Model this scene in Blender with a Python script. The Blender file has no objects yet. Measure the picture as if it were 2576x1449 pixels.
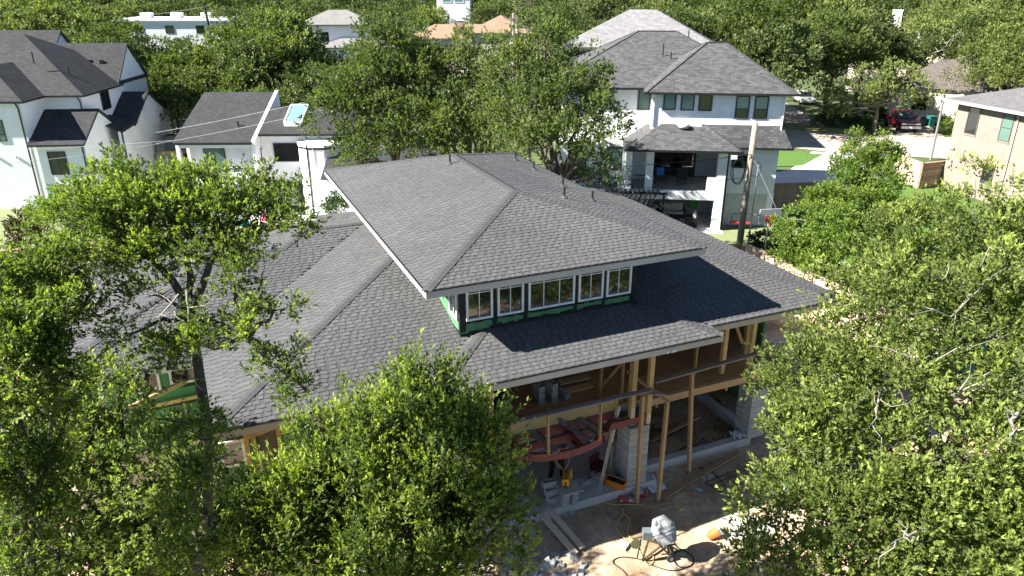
import bpy, bmesh, math, random
import numpy as np
from mathutils import Vector, Matrix

random.seed(7); RNG = np.random.default_rng(7)
SC = bpy.context.scene
COL = SC.collection
R = math.radians

# ---------------------------------------------------------------- camera, sky, sun, exposure
CAM_H, PITCH = 14.0, R(22.24)
cam = bpy.data.cameras.new('camera'); cam.sensor_width = 36.0; cam.lens = 36 * 1849 / 2576
cam.clip_start = 0.1; cam.clip_end = 3000
camo = bpy.data.objects.new('camera', cam); COL.objects.link(camo)
camo.location = (0, 0, CAM_H); camo.rotation_euler = (math.pi / 2 - PITCH, 0, 0)
SC.camera = camo

SUN_TRAVEL = Vector((1.25, 0.28, -1.0)).normalized()
SUN_EL = math.asin(-SUN_TRAVEL.z)
wd = bpy.data.worlds.new('World'); SC.world = wd; wd.use_nodes = True
nt = wd.node_tree
sky = nt.nodes.new('ShaderNodeTexSky'); sky.sky_type = 'NISHITA'; sky.sun_disc = False
sky.sun_elevation = SUN_EL; sky.sun_rotation = math.atan2(-SUN_TRAVEL.x, -SUN_TRAVEL.y)
sky.air_density = 0.55; sky.dust_density = 0.1; sky.ozone_density = 1.5; sky.altitude = 300
bg = nt.nodes['Background']; bg.inputs['Strength'].default_value = 0.062
nt.links.new(sky.outputs['Color'], bg.inputs['Color'])
sl = bpy.data.lights.new('sun', 'SUN'); sl.energy = 5.0; sl.angle = R(0.53); sl.color = (1.0, 0.955, 0.88)
so = bpy.data.objects.new('sun', sl); COL.objects.link(so)
so.rotation_euler = SUN_TRAVEL.to_track_quat('-Z', 'Y').to_euler(); so.location = (-60, -15, 60)
SC.view_settings.view_transform = 'Standard'; SC.view_settings.look = 'None'
SC.view_settings.exposure = 2.0; SC.view_settings.gamma = 1.0
SC.render.engine = 'CYCLES'
SC.cycles.max_bounces = 6; SC.cycles.diffuse_bounces = 3; SC.cycles.glossy_bounces = 3
SC.cycles.transmission_bounces = 4; SC.cycles.transparent_max_bounces = 8

# ---------------------------------------------------------------- pixel -> place helpers (photo at 2576 wide)
F_PX, CX, CY = 1849.0, 1288.0, 724.5
_fw = np.array([0, math.cos(PITCH), -math.sin(PITCH)]); _up = np.array([0, math.sin(PITCH), math.cos(PITCH)])
def ray(x, y): return _fw * F_PX + np.array([1.0, 0, 0]) * (x - CX) - _up * (y - CY)
def on_z(x, y, z=0.0):
    d = ray(x, y); t = (z - CAM_H) / d[2]; return Vector((d[0] * t, d[1] * t, z))
def on_y(x, y, Y):
    d = ray(x, y); t = Y / d[1]; return Vector((d[0] * t, Y, CAM_H + d[2] * t))
HA = R(23.2); HU = Vector((math.cos(HA), math.sin(HA), 0)); HV = Vector((-math.sin(HA), math.cos(HA), 0))
def uvz(u, v, z=0.0): return HU * u + HV * v + Vector((0, 0, z))
def to_uv(p): return Vector((p.dot(HU), p.dot(HV), p.z))

# ---------------------------------------------------------------- materials
def new_mat(name):
    m = bpy.data.materials.new(name); m.use_nodes = True
    return m, m.node_tree, m.node_tree.nodes['Principled BSDF']
def N(t, ty, **kw):
    n = t.nodes.new(ty)
    for k, v in kw.items(): setattr(n, k, v)
    return n
def ramp(t, fac, stops):
    r = N(t, 'ShaderNodeValToRGB'); e = r.color_ramp.elements
    while len(e) < len(stops): e.new(0.5)
    for i, (p, c) in enumerate(stops): e[i].position = p; e[i].color = (*c, 1)
    t.links.new(fac, r.inputs[0]); return r.outputs[0]
def noise(t, scale, detail=4, rough=0.55, vec=None, dist=0.0):
    n = N(t, 'ShaderNodeTexNoise'); n.inputs['Scale'].default_value = scale
    n.inputs['Detail'].default_value = detail; n.inputs['Roughness'].default_value = rough
    n.inputs['Distortion'].default_value = dist
    if vec is None: vec = N(t, 'ShaderNodeTexCoord').outputs['Object']
    t.links.new(vec, n.inputs['Vector']); return n.outputs['Fac']
def bump(t, b, h, strength=0.3, dist=0.02):
    n = N(t, 'ShaderNodeBump'); n.inputs['Strength'].default_value = strength; n.inputs['Distance'].default_value = dist
    t.links.new(h, n.inputs['Height']); t.links.new(n.outputs[0], b.inputs['Normal'])
def mixc(t, fac, a, b, mode='MIX'):
    n = N(t, 'ShaderNodeMix', data_type='RGBA', blend_type=mode)
    if isinstance(fac, float): n.inputs[0].default_value = fac
    else: t.links.new(fac, n.inputs[0])
    for s, v in ((6, a), (7, b)):
        if isinstance(v, tuple): n.inputs[s].default_value = (*v, 1)
        else: t.links.new(v, n.inputs[s])
    return n.outputs[2]
MATS = {}
def rough_mat(name, c1, c2, scale=6.0, rough=0.8, bmp=0.15, bscale=None, metal=0.0, spec=0.3, stops=None, bdist=0.01, obj_var=0.0):
    if name in MATS: return MATS[name]
    m, t, b = new_mat(name)
    f = noise(t, scale, 6)
    col = ramp(t, f, stops or [(0.3, c1), (0.7, c2)])
    if obj_var:
        oi = N(t, 'ShaderNodeObjectInfo'); geo = N(t, 'ShaderNodeNewGeometry')
        ad = N(t, 'ShaderNodeMath', operation='ADD'); t.links.new(oi.outputs['Random'], ad.inputs[0]); t.links.new(geo.outputs['Random Per Island'], ad.inputs[1])
        fr = N(t, 'ShaderNodeMath', operation='FRACT'); t.links.new(ad.outputs[0], fr.inputs[0])
        v = ramp(t, fr.outputs[0], [(0, (1 - obj_var,) * 3), (1, (1 + obj_var,) * 3)])
        col = mixc(t, 1.0, col, v, 'MULTIPLY')
    t.links.new(col, b.inputs['Base Color'])
    b.inputs['Roughness'].default_value = rough; b.inputs['Metallic'].default_value = metal
    b.inputs['Specular IOR Level'].default_value = spec
    if bmp: bump(t, b, noise(t, bscale or scale * 6, 5), bmp, bdist)
    MATS[name] = m; return m
def plain(name, c, rough=0.6, metal=0.0, spec=0.4):
    return rough_mat(name, tuple(x * 0.86 for x in c), tuple(min(1, x * 1.12) for x in c), 3.0, rough, 0.05, metal=metal, spec=spec)
def wood_mat(name, c1, c2, scale=1.0, ov=0.22):
    if name in MATS: return MATS[name]
    m, t, b = new_mat(name)
    tc = N(t, 'ShaderNodeTexCoord'); f1 = noise(t, 3.5 * scale, 5, 0.6, tc.outputs['Object'], 0.6); f2 = noise(t, 28 * scale, 4, 0.6, tc.outputs['Object'], 1.5)
    col = mixc(t, 0.4, ramp(t, f1, [(0.3, c1), (0.7, c2)]), ramp(t, f2, [(0.35, c1), (0.65, c2)]))
    oi = N(t, 'ShaderNodeObjectInfo'); geo = N(t, 'ShaderNodeNewGeometry')
    ad = N(t, 'ShaderNodeMath', operation='ADD'); t.links.new(oi.outputs['Random'], ad.inputs[0]); t.links.new(geo.outputs['Random Per Island'], ad.inputs[1])
    fr = N(t, 'ShaderNodeMath', operation='FRACT'); t.links.new(ad.outputs[0], fr.inputs[0])
    col = mixc(t, 1.0, col, ramp(t, fr.outputs[0], [(0, (1 - ov,) * 3), (1, (1 + ov * 0.8,) * 3)]), 'MULTIPLY')
    t.links.new(col, b.inputs['Base Color']); b.inputs['Roughness'].default_value = 0.78; b.inputs['Specular IOR Level'].default_value = 0.25
    bump(t, b, f2, 0.2, 0.004); MATS[name] = m; return m
def glass_mat(name, c, rough=0.05, spec=0.9):
    if name in MATS: return MATS[name]
    m, t, b = new_mat(name); b.inputs['Base Color'].default_value = (*c, 1)
    b.inputs['Roughness'].default_value = rough; b.inputs['Specular IOR Level'].default_value = spec
    b.inputs['Coat Weight'].default_value = 0.6; b.inputs['Coat Roughness'].default_value = 0.02
    bump(t, b, noise(t, 1.3, 2), 0.04, 0.05); MATS[name] = m; return m
def shingle_piece_mat(name, lo, mid, hi):
    if name in MATS: return MATS[name]
    m, t, b = new_mat(name)
    oi = N(t, 'ShaderNodeObjectInfo'); geo = N(t, 'ShaderNodeNewGeometry')
    ad = N(t, 'ShaderNodeMath', operation='ADD'); t.links.new(oi.outputs['Random'], ad.inputs[0]); t.links.new(geo.outputs['Random Per Island'], ad.inputs[1])
    fr = N(t, 'ShaderNodeMath', operation='FRACT'); t.links.new(ad.outputs[0], fr.inputs[0])
    c = ramp(t, fr.outputs[0], [(0.0, lo), (0.45, mid), (1.0, hi)])
    g = noise(t, 55, 5, 0.7); c = mixc(t, 0.45, c, ramp(t, g, [(0.3, lo), (0.7, hi)]))
    w = noise(t, 0.35, 3); c = mixc(t, 1.0, c, ramp(t, w, [(0.3, (0.86, 0.86, 0.88)), (0.7, (1.1, 1.1, 1.08))]), 'MULTIPLY')
    t.links.new(c, b.inputs['Base Color']); b.inputs['Roughness'].default_value = 0.9; b.inputs['Specular IOR Level'].default_value = 0.25
    bump(t, b, noise(t, 160, 3), 0.35, 0.004); MATS[name] = m; return m
def shingle_tex_mat(name, lo, hi, course=0.145, tab=0.24, gap=0.35):
    """shingle courses on far roofs from UVs in metres"""
    if name in MATS: return MATS[name]
    m, t, b = new_mat(name)
    uv = N(t, 'ShaderNodeTexCoord').outputs['UV']
    br = N(t, 'ShaderNodeTexBrick'); t.links.new(uv, br.inputs['Vector'])
    br.inputs['Scale'].default_value = 1.0; br.inputs['Brick Width'].default_value = tab; br.inputs['Row Height'].default_value = course
    br.inputs['Mortar Size'].default_value = 0.012; br.inputs['Mortar Smooth'].default_value = 0.5; br.inputs['Bias'].default_value = -0.1
    br.inputs['Color1'].default_value = (*lo, 1); br.inputs['Color2'].default_value = (*hi, 1)
    br.inputs['Mortar'].default_value = (*[x * 0.5 for x in lo], 1); br.offset = 0.37; br.squash = 1.0
    w = noise(t, 0.5, 3, 0.5, uv); c = mixc(t, 1.0, br.outputs['Color'], ramp(t, w, [(0.3, (0.85,) * 3), (0.7, (1.12,) * 3)]), 'MULTIPLY')
    g = noise(t, 30, 3, 0.6, uv); c = mixc(t, gap, c, ramp(t, g, [(0.3, lo), (0.7, hi)]))
    t.links.new(c, b.inputs['Base Color']); b.inputs['Roughness'].default_value = 0.92; b.inputs['Specular IOR Level'].default_value = 0.2
    bump(t, b, br.outputs['Fac'], 0.5, 0.01); b.id_data.nodes[-1].invert = True
    MATS[name] = m; return m
def brick_mat(name, c1, c2, mortar, w=0.21, h=0.07, ms=0.009):
    if name in MATS: return MATS[name]
    m, t, b = new_mat(name)
    uv = N(t, 'ShaderNodeTexCoord').outputs['UV']
    br = N(t, 'ShaderNodeTexBrick'); t.links.new(uv, br.inputs['Vector']); br.inputs['Scale'].default_value = 1.0
    br.inputs['Brick Width'].default_value = w; br.inputs['Row Height'].default_value = h; br.inputs['Mortar Size'].default_value = ms
    br.inputs['Color1'].default_value = (*c1, 1); br.inputs['Color2'].default_value = (*c2, 1); br.inputs['Mortar'].default_value = (*mortar, 1)
    wv = noise(t, 0.8, 4, 0.6, uv); c = mixc(t, 1.0, br.outputs['Color'], ramp(t, wv, [(0.3, (0.88,) * 3), (0.7, (1.08,) * 3)]), 'MULTIPLY')
    t.links.new(c, b.inputs['Base Color']); b.inputs['Roughness'].default_value = 0.85
    bump(t, b, br.outputs['Fac'], 0.4, 0.01); b.id_data.nodes[-1].invert = True
    MATS[name] = m; return m
def leaf_mat(name, dark, mid, light, fresh, trans=0.42, rough=0.42):
    if name in MATS: return MATS[name]
    m, t, b = new_mat(name)
    geo = N(t, 'ShaderNodeNewGeometry'); at = N(t, 'ShaderNodeAttribute'); at.attribute_name = 'tone'
    c = ramp(t, geo.outputs['Random Per Island'], [(0.0, dark), (0.55, mid), (1.0, light)])
    c = mixc(t, at.outputs['Fac'], c, fresh)
    oi = N(t, 'ShaderNodeObjectInfo'); c = mixc(t, 1.0, c, ramp(t, oi.outputs['Random'], [(0, (0.82, 0.84, 0.8)), (1, (1.15, 1.12, 1.1))]), 'MULTIPLY')
    t.links.new(c, b.inputs['Base Color']); b.inputs['Roughness'].default_value = rough + 0.1; b.inputs['Specular IOR Level'].default_value = 0.26
    tr = N(t, 'ShaderNodeBsdfTranslucent'); c2 = mixc(t, 1.0, c, (1.5, 1.7, 0.7), 'MULTIPLY'); t.links.new(c2, tr.inputs['Color'])
    mx = N(t, 'ShaderNodeMixShader'); mx.inputs[0].default_value = trans
    t.links.new(b.outputs[0], mx.inputs[1]); t.links.new(tr.outputs[0], mx.inputs[2])
    t.links.new(mx.outputs[0], t.nodes['Material Output'].inputs['Surface'])
    MATS[name] = m; return m

# ---------------------------------------------------------------- object helpers
def obj(name, me, mat=None, parent=None, loc=None, rot=None):
    if mat is not None and not me.materials: me.materials.append(mat)
    o = bpy.data.objects.new(name, me); COL.objects.link(o)
    if parent: o.parent = parent
    if loc is not None: o.location = loc
    if rot is not None: o.rotation_euler = rot
    return o
def tag(o, label=None, cat=None, group=None, kind=None):
    if label: o['label'] = label
    if cat: o['category'] = cat
    if group: o['group'] = group
    if kind: o['kind'] = kind
    return o
def thing(name, label, cat, loc=(0, 0, 0), rotz=0.0, group=None):
    o = bpy.data.objects.new(name, None); COL.objects.link(o); o.empty_display_size = 0.3
    o.location = loc; o.rotation_euler = (0, 0, rotz); return tag(o, label, cat, group)
def clone(o, loc=None, rotz=None, scale=None, label=None):
    c = o.copy(); COL.objects.link(c)
    if loc is not None: c.location = loc
    if rotz is not None: c.rotation_euler = (0, 0, rotz)
    if scale is not None: c.scale = (scale,) * 3 if isinstance(scale, (int, float)) else scale
    if label: c['label'] = label
    for ch in list(o.children):
        d = ch.copy(); COL.objects.link(d); d.parent = c
        for g in list(ch.children):
            e = g.copy(); COL.objects.link(e); e.parent = d
    return c
V3 = Vector
class MB:
    """collects shapes; build() links them as one mesh"""
    def __init__(s): s.v = []; s.f = []; s.uv = []
    def poly(s, pts, uv=None):
        i = len(s.v); s.v += [tuple(p) for p in pts]; s.f.append(tuple(range(i, i + len(pts)))); s.uv += list(uv) if uv else [(p[0], p[2]) for p in pts]
        return s
    def box(s, x0, x1, y0, y1, z0, z1):
        return s.obox(((x0 + x1) / 2, (y0 + y1) / 2, (z0 + z1) / 2), (abs(x1 - x0), abs(y1 - y0), abs(z1 - z0)))
    def obox(s, c, size, rot=None):
        c = V3(c); h = [x / 2 for x in size]
        def P(a, b, d):
            v = V3((a * h[0], b * h[1], d * h[2])); return c + (rot @ v if rot else v)
        for (n, q) in (((0, -1), [(-1, -1, -1), (1, -1, -1), (1, -1, 1), (-1, -1, 1)]), ((0, 1), [(1, 1, -1), (-1, 1, -1), (-1, 1, 1), (1, 1, 1)]),
                       ((1, -1), [(-1, 1, -1), (-1, -1, -1), (-1, -1, 1), (-1, 1, 1)]), ((1, 1), [(1, -1, -1), (1, 1, -1), (1, 1, 1), (1, -1, 1)]),
                       ((2, -1), [(-1, 1, -1), (1, 1, -1), (1, -1, -1), (-1, -1, -1)]), ((2, 1), [(-1, -1, 1), (1, -1, 1), (1, 1, 1), (-1, 1, 1)])):
            pts = [P(*k) for k in q]; ax = n[0]
            uv = [((p.y if ax == 0 and False else (p.x if ax != 1 else p.y)), (p.z if ax != 2 else p.y)) for p in pts]
            s.poly(pts, uv)
        return s
    def bar(s, a, b, w, h, up=(0, 0, 1)):
        a, b = V3(a), V3(b); d = b - a; L = d.length; d.normalize(); up = V3(up)
        if abs(d.dot(up)) > 0.98: up = V3((0, 1, 0))
        y = up.cross(d).normalized(); z = d.cross(y)
        rot = Matrix((d, y, z)).transposed(); return s.obox((a + b) / 2, (L, w, h), rot)
    def tube(s, pts, r, n=8, cap=True):
        pts = [V3(p) for p in pts]; rs = r if isinstance(r, (list, tuple)) else [r] * len(pts); rings = []
        for i, p in enumerate(pts):
            d = (pts[min(i + 1, len(pts) - 1)] - pts[max(i - 1, 0)]).normalized()
            a = d.orthogonal() if i == 0 else (prev - d * prev.dot(d))
            a = a.normalized(); prev = a; b = d.cross(a); k = len(s.v)
            s.v += [tuple(p + (a * math.cos(2 * math.pi * j / n) + b * math.sin(2 * math.pi * j / n)) * rs[i]) for j in range(n)]
            rings.append(k)
        for i in range(len(rings) - 1):
            for j in range(n):
                j2 = (j + 1) % n; s.f.append((rings[i] + j, rings[i] + j2, rings[i + 1] + j2, rings[i + 1] + j)); s.uv += [(0, 0)] * 4
        if cap:
            s.f.append(tuple(rings[0] + j for j in reversed(range(n)))); s.uv += [(0, 0)] * n
            s.f.append(tuple(rings[-1] + j for j in range(n))); s.uv += [(0, 0)] * n
        return s
    def lathe(s, prof, n=16, c=(0, 0, 0), M=None):
        k0 = len(s.v); c = V3(c)
        for r, z in prof:
            for j in range(n):
                p = V3((r * math.cos(2 * math.pi * j / n), r * math.sin(2 * math.pi * j / n), z)); s.v.append(tuple(c + (M @ p if M else p)))
        for i in range(len(prof) - 1):
            for j in range(n):
                j2 = (j + 1) % n; a = k0 + i * n; s.f.append((a + j, a + j2, a + n + j2, a + n + j)); s.uv += [(0, 0)] * 4
        s.f.append(tuple(k0 + j for j in reversed(range(n)))); s.uv += [(0, 0)] * n
        a = k0 + (len(prof) - 1) * n; s.f.append(tuple(a + j for j in range(n))); s.uv += [(0, 0)] * n
        return s
    def prism(s, pts, d):
        """extrude polygon pts by vector d"""
        pts = [V3(p) for p in pts]; d = V3(d); q = [p + d for p in pts]
        nrm = (pts[1] - pts[0]).cross(pts[2] - pts[1])
        if nrm.dot(d) > 0: pts, q = pts[::-1], q[::-1]
        def uvs(ps): return [((p.x + p.y), p.z) for p in ps]
        s.poly(pts, uvs(pts)); s.poly(q[::-1], uvs(q[::-1]))
        for i in range(len(pts)):
            j = (i + 1) % len(pts); fa = [pts[i], q[i], q[j], pts[j]]; s.poly(fa, uvs(fa))
        return s
    def mesh(s, name, mat=None, smooth=False, bevel=0.0):
        me = bpy.data.meshes.new(name); me.from_pydata(s.v, [], s.f)
        l = me.uv_layers.new(name='UVMap'); l.data.foreach_set('uv', np.array(s.uv, dtype=np.float32).ravel())
        if smooth: me.polygons.foreach_set('use_smooth', [True] * len(me.polygons))
        if mat: me.materials.append(mat)
        me.update(); return me
    def build(s, name, mat, parent=None, loc=None, rot=None, smooth=False, bevel=0.0):
        o = obj(name, s.mesh(name, mat, smooth), None, parent, loc, rot)
        if bevel:
            m = o.modifiers.new('bevel', 'BEVEL'); m.width = bevel; m.segments = 2; m.limit_method = 'ANGLE'
        return o
def bx(name, mat, parent, x0, x1, y0, y1, z0, z1, **k): return MB().box(x0, x1, y0, y1, z0, z1).build(name, mat, parent, **k)
def barp(name, mat, parent, a, b, w, h, up=(0, 0, 1)): return MB().bar(a, b, w, h, up).build(name, mat, parent)
def clip_poly(P, A, B):
    """keep the part of 2-D polygon P left of line A->B"""
    out = []
    def side(p): return (B[0] - A[0]) * (p[1] - A[1]) - (B[1] - A[1]) * (p[0] - A[0])
    for i in range(len(P)):
        p, q = P[i], P[(i + 1) % len(P)]; a, b = side(p), side(q)
        if a >= 0: out.append(p)
        if (a >= 0) != (b >= 0):
            t = a / (a - b); out.append((p[0] + (q[0] - p[0]) * t, p[1] + (q[1] - p[1]) * t))
    return out
# ---------------------------------------------------------------- photo zoom frames used for reading positions
ZM = dict(A=(0, 0, 1.917), B=(1200, 0, 1.917), C=(2300, 0, 2.576), D=(2300, 400, 2.415), E=(3032, 0, 1.811), F=(1600, 950, 2.576),
          G=(1700, 1350, 2.229), H=(2300, 1200, 1.932), I=(1900, 1750, 2.342), J=(0, 700, 1.449), K=(0, 1400, 1.669), L=(2800, 900, 1.059),
          M=(0, 300, 3.15), N=(1950, 1550, 3.22), O=(2350, 1980, 4.293))
def zq(k, x, y):
    ox, oy, s = ZM[k]; return ((ox + x / s) / 1.5652, (oy + y / s) / 1.5652)
def gz(k, x, y, z=0.0): return on_z(*zq(k, x, y), z)
def gu(k, x, y, z=0.0): return to_uv(on_z(*zq(k, x, y), z))
def house_at(k, x, y, v):
    d = Vector(ray(*zq(k, x, y))); t = v / d.dot(HV); return Vector((d.dot(HU) * t, v, CAM_H + d.z * t))

# ---------------------------------------------------------------- material palette
M_white = rough_mat('white_paint', (0.74, 0.75, 0.75), (0.82, 0.82, 0.81), 1.2, 0.7, 0.06, 30)
M_white_board = rough_mat('white_board', (0.74, 0.75, 0.76), (0.83, 0.83, 0.83), 2.0, 0.6, 0.05, 30, obj_var=0.03)
M_black = plain('black_metal', (0.016, 0.016, 0.018), 0.45)
M_tape = rough_mat('black_flashing_tape', (0.008, 0.008, 0.009), (0.02, 0.02, 0.021), 9, 0.55, 0.2)
M_green = rough_mat('green_sheathing', (0.07, 0.19, 0.085), (0.10, 0.26, 0.115), 2.2, 0.7, 0.05)
M_fascia = rough_mat('primed_fascia', (0.44, 0.40, 0.36), (0.52, 0.48, 0.43), 1.5, 0.7, 0.05, obj_var=0.05)
M_lumber = wood_mat('yellow_lumber', (0.44, 0.29, 0.12), (0.58, 0.42, 0.20))
M_lumber2 = wood_mat('brown_lumber', (0.31, 0.19, 0.10), (0.44, 0.29, 0.16))
M_greywood = wood_mat('weathered_board', (0.16, 0.135, 0.12), (0.27, 0.235, 0.21))
M_ply = wood_mat('plywood', (0.25, 0.15, 0.075), (0.38, 0.24, 0.12), 0.4)
M_fence = wood_mat('fence_cedar', (0.19, 0.12, 0.08), (0.34, 0.24, 0.17), 0.8)
M_fence_new = wood_mat('fence_light', (0.34, 0.25, 0.18), (0.52, 0.41, 0.31), 0.8)
M_cmu = rough_mat('concrete_block', (0.30, 0.295, 0.28), (0.43, 0.42, 0.40), 5, 0.95, 0.4, 60, obj_var=0.12)
M_cmu_tan = rough_mat('tan_block', (0.42, 0.33, 0.25), (0.52, 0.42, 0.33), 4, 0.95, 0.3, 50, obj_var=0.08)
M_mortar = rough_mat('mortar', (0.26, 0.255, 0.24), (0.34, 0.33, 0.31), 8, 0.95, 0.3)
M_conc = rough_mat('concrete', (0.36, 0.345, 0.32), (0.48, 0.46, 0.43), 1.3, 0.9, 0.2, 40)
M_red = rough_mat('red_primer_steel', (0.16, 0.048, 0.042), (0.22, 0.07, 0.06), 3, 0.55, 0.1)
M_under = plain('roof_underlay', (0.03, 0.03, 0.033), 0.9)
M_soffit = rough_mat('soffit', (0.30, 0.26, 0.21), (0.40, 0.35, 0.29), 2, 0.8)
M_sh = shingle_piece_mat('main_shingle', (0.0680, 0.0680, 0.0695), (0.0860, 0.0856, 0.0868), (0.1080, 0.1075, 0.1075))
M_sh2 = shingle_piece_mat('main_shingle_thin', (0.0520, 0.0520, 0.0535), (0.0680, 0.0676, 0.0688), (0.0860, 0.0855, 0.0860))
M_cap = shingle_piece_mat('main_cap', (0.0518, 0.0518, 0.054), (0.0629, 0.0629, 0.0644), (0.074, 0.074, 0.0755))
M_glass = glass_mat('dark_glass', (0.012, 0.015, 0.016))
M_glass_blue = glass_mat('blue_grey_glass', (0.17, 0.28, 0.275), 0.08)
M_glass_green = glass_mat('green_glass', (0.10, 0.17, 0.14), 0.08)
M_winwhite = plain('white_vinyl', (0.8, 0.8, 0.79), 0.4)
M_steel = rough_mat('galvanised_steel', (0.36, 0.36, 0.36), (0.6, 0.6, 0.58), 20, 0.4, 0.2, metal=0.8)
M_pole = wood_mat('pole_wood', (0.20, 0.165, 0.12), (0.36, 0.31, 0.24), 0.6)
M_rubber = plain('black_rubber', (0.012, 0.012, 0.013), 0.6)
M_orange = plain('orange_plastic', (0.55, 0.17, 0.02), 0.5)
M_yel = plain('yellow_tool', (0.8, 0.36, 0.03), 0.45)

# ---------------------------------------------------------------- ground, yards, road
def ground_material():
    m, t, b = new_mat('ground_grass_soil')
    f = noise(t, 0.05, 6); g = noise(t, 1.1, 6)
    c = mixc(t, 0.5, ramp(t, f, [(0.35, (0.035, 0.06, 0.014)), (0.6, (0.075, 0.11, 0.03)), (0.75, (0.16, 0.13, 0.08))]), ramp(t, g, [(0.3, (0.03, 0.045, 0.012)), (0.7, (0.09, 0.12, 0.035))]))
    t.links.new(c, b.inputs['Base Color']); b.inputs['Roughness'].default_value = 1.0; bump(t, b, noise(t, 9, 6), 0.5, 0.05); return m
g = MB().poly([(-900, -300, -0.03), (900, -300, -0.03), (900, 1500, -0.03), (-900, 1500, -0.03)]).build('ground', ground_material()); tag(g, kind='structure')

def dirt_material():
    m, t, b = new_mat('site_dirt')
    f = noise(t, 0.45, 8, 0.6); h = noise(t, 5, 8, 0.65); k = noise(t, 40, 5, 0.7)
    c = ramp(t, f, [(0.32, (0.25, 0.165, 0.105)), (0.48, (0.47, 0.35, 0.245)), (0.66, (0.58, 0.475, 0.36)), (0.78, (0.52, 0.48, 0.43))])
    c = mixc(t, 1.0, c, ramp(t, h, [(0.25, (0.62, 0.6, 0.58)), (0.65, (1.08, 1.06, 1.04))]), 'MULTIPLY')
    c = mixc(t, 1.0, c, ramp(t, k, [(0.2, (0.8, 0.8, 0.8)), (0.7, (1.06, 1.06, 1.06))]), 'MULTIPLY')
    t.links.new(c, b.inputs['Base Color']); b.inputs['Roughness'].default_value = 1.0; b.inputs['Specular IOR Level'].default_value = 0.1
    bump(t, b, h, 0.7, 0.06); return m
def value_noise(x, y, seed, cell):
    r = np.random.default_rng(seed); T = r.random((64, 64)); X = x / cell; Y = y / cell
    i = np.floor(X).astype(int); j = np.floor(Y).astype(int); a = X - i; b = Y - j; a = a * a * (3 - 2 * a); b = b * b * (3 - 2 * b)
    g = lambda p, q: T[p % 64, q % 64]
    return (g(i, j) * (1 - a) + g(i + 1, j) * a) * (1 - b) + (g(i, j + 1) * (1 - a) + g(i + 1, j + 1) * a) * b
def grid_sheet(name, u0, u1, v0, v1, nu, nv, zfun, mat, in_uv=True):
    us = np.linspace(u0, u1, nu); vs = np.linspace(v0, v1, nv); uu, vv = np.meshgrid(us, vs); zz = zfun(uu, vv)
    if in_uv:
        X = uu * HU.x + vv * HV.x; Y = uu * HU.y + vv * HV.y
    else: X, Y = uu, vv
    P = np.stack([X, Y, zz], -1).reshape(-1, 3)
    a = (np.arange(nv - 1)[:, None] * nu + np.arange(nu - 1)[None, :]).ravel(); Fc = np.stack([a, a + 1, a + nu + 1, a + nu], -1)
    me = bpy.data.meshes.new(name); me.from_pydata(P.tolist(), [], Fc.tolist()); me.polygons.foreach_set('use_smooth', [True] * len(Fc)); me.update()
    return tag(obj(name, me, mat), kind='structure')
def dirt_z(u, v):
    z = value_noise(u + 50, v + 50, 3, 0.9) * 0.09 + value_noise(u + 50, v + 50, 4, 0.3) * 0.045 + value_noise(u + 50, v + 50, 5, 3.2) * 0.10
    near = np.clip((15.0 - v) / 0.8, 0, 1)
    bank = np.clip((13.0 - v) / 2.5, 0, 1) * np.clip((u - 9.6) / 2, 0, 1) * 0.22 * value_noise(u + 9, v + 9, 8, 1.1)
    return (z - 0.1) * (0.35 + 0.65 * near) + bank + 0.015
grid_sheet('dirt_yard', -14, 25, 3, 33, 330, 260, dirt_z, dirt_material())
def sheet(name, pts, mat, z=0.0):
    o = MB().poly([(p[0], p[1], z) for p in pts], [(p[0], p[1]) for p in pts]).build(name, mat); return tag(o, kind='structure')
M_turf = rough_mat('green_turf', (0.15, 0.18, 0.08), (0.195, 0.225, 0.105), 1.5, 0.95, 0.3, 60)
M_lawn = rough_mat('lawn_grass', (0.05, 0.11, 0.016), (0.09, 0.165, 0.03), 4, 1.0, 0.5, 50)
M_drygrass = rough_mat('dry_grass', (0.20, 0.20, 0.06), (0.33, 0.30, 0.11), 3, 1.0, 0.5, 40)
M_road = rough_mat('concrete_road', (0.32, 0.265, 0.21), (0.45, 0.385, 0.32), 0.7, 0.9, 0.15, 30)
M_drive = rough_mat('driveway_concrete', (0.42, 0.41, 0.40), (0.54, 0.53, 0.51), 0.8, 0.9, 0.15, 30)
M_patio = rough_mat('patio_concrete', (0.46, 0.43, 0.40), (0.60, 0.57, 0.53), 0.9, 0.9, 0.1, 30)
sheet('neighbour_turf', [(2, 34.5), (18.5, 36.5), (17.6, 45.5), (2, 47)], M_turf, 0.075)
sheet('side_lawn', [(18.5, 36.5), (32, 40), (33, 56), (24, 56), (18.3, 47)], M_lawn, 0.012)
sheet('front_road', [(16, 78), (26, 69.5), (29.5, 67), (60, 58), (90, 52), (90, 62), (60, 68.5), (41, 75.5), (34, 78.5), (37, 110), (42, 160), (34, 160), (29, 110), (26.5, 78)], M_road, 0.012)
sheet('driveway', [(17.8, 46.8), (27, 52), (29.5, 58), (31, 66.6), (27.6, 67.4), (23, 60), (18, 57)], M_drive, 0.022)
sheet('front_lawn', [(20.5, 61), (24.6, 61.6), (28.2, 66.2), (24.5, 67.6), (20, 68)], M_lawn, 0.03)
sheet('verge', [(28.5, 80), (31.6, 77.4), (37.3, 74.9), (39, 76.5), (33.5, 80.5), (30, 84)], M_drygrass, 0.03)
sheet('truck_drive', [(39.6, 75.5), (43.6, 74.2), (48, 90), (44, 92)], M_road, 0.024)
sheet('far_lawn', [(-2, 78), (5, 78), (5, 88), (-2, 88)], rough_mat('bright_lawn', (0.20, 0.40, 0.03), (0.28, 0.50, 0.05), 3, 1, 0.3), 0.03)
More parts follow.
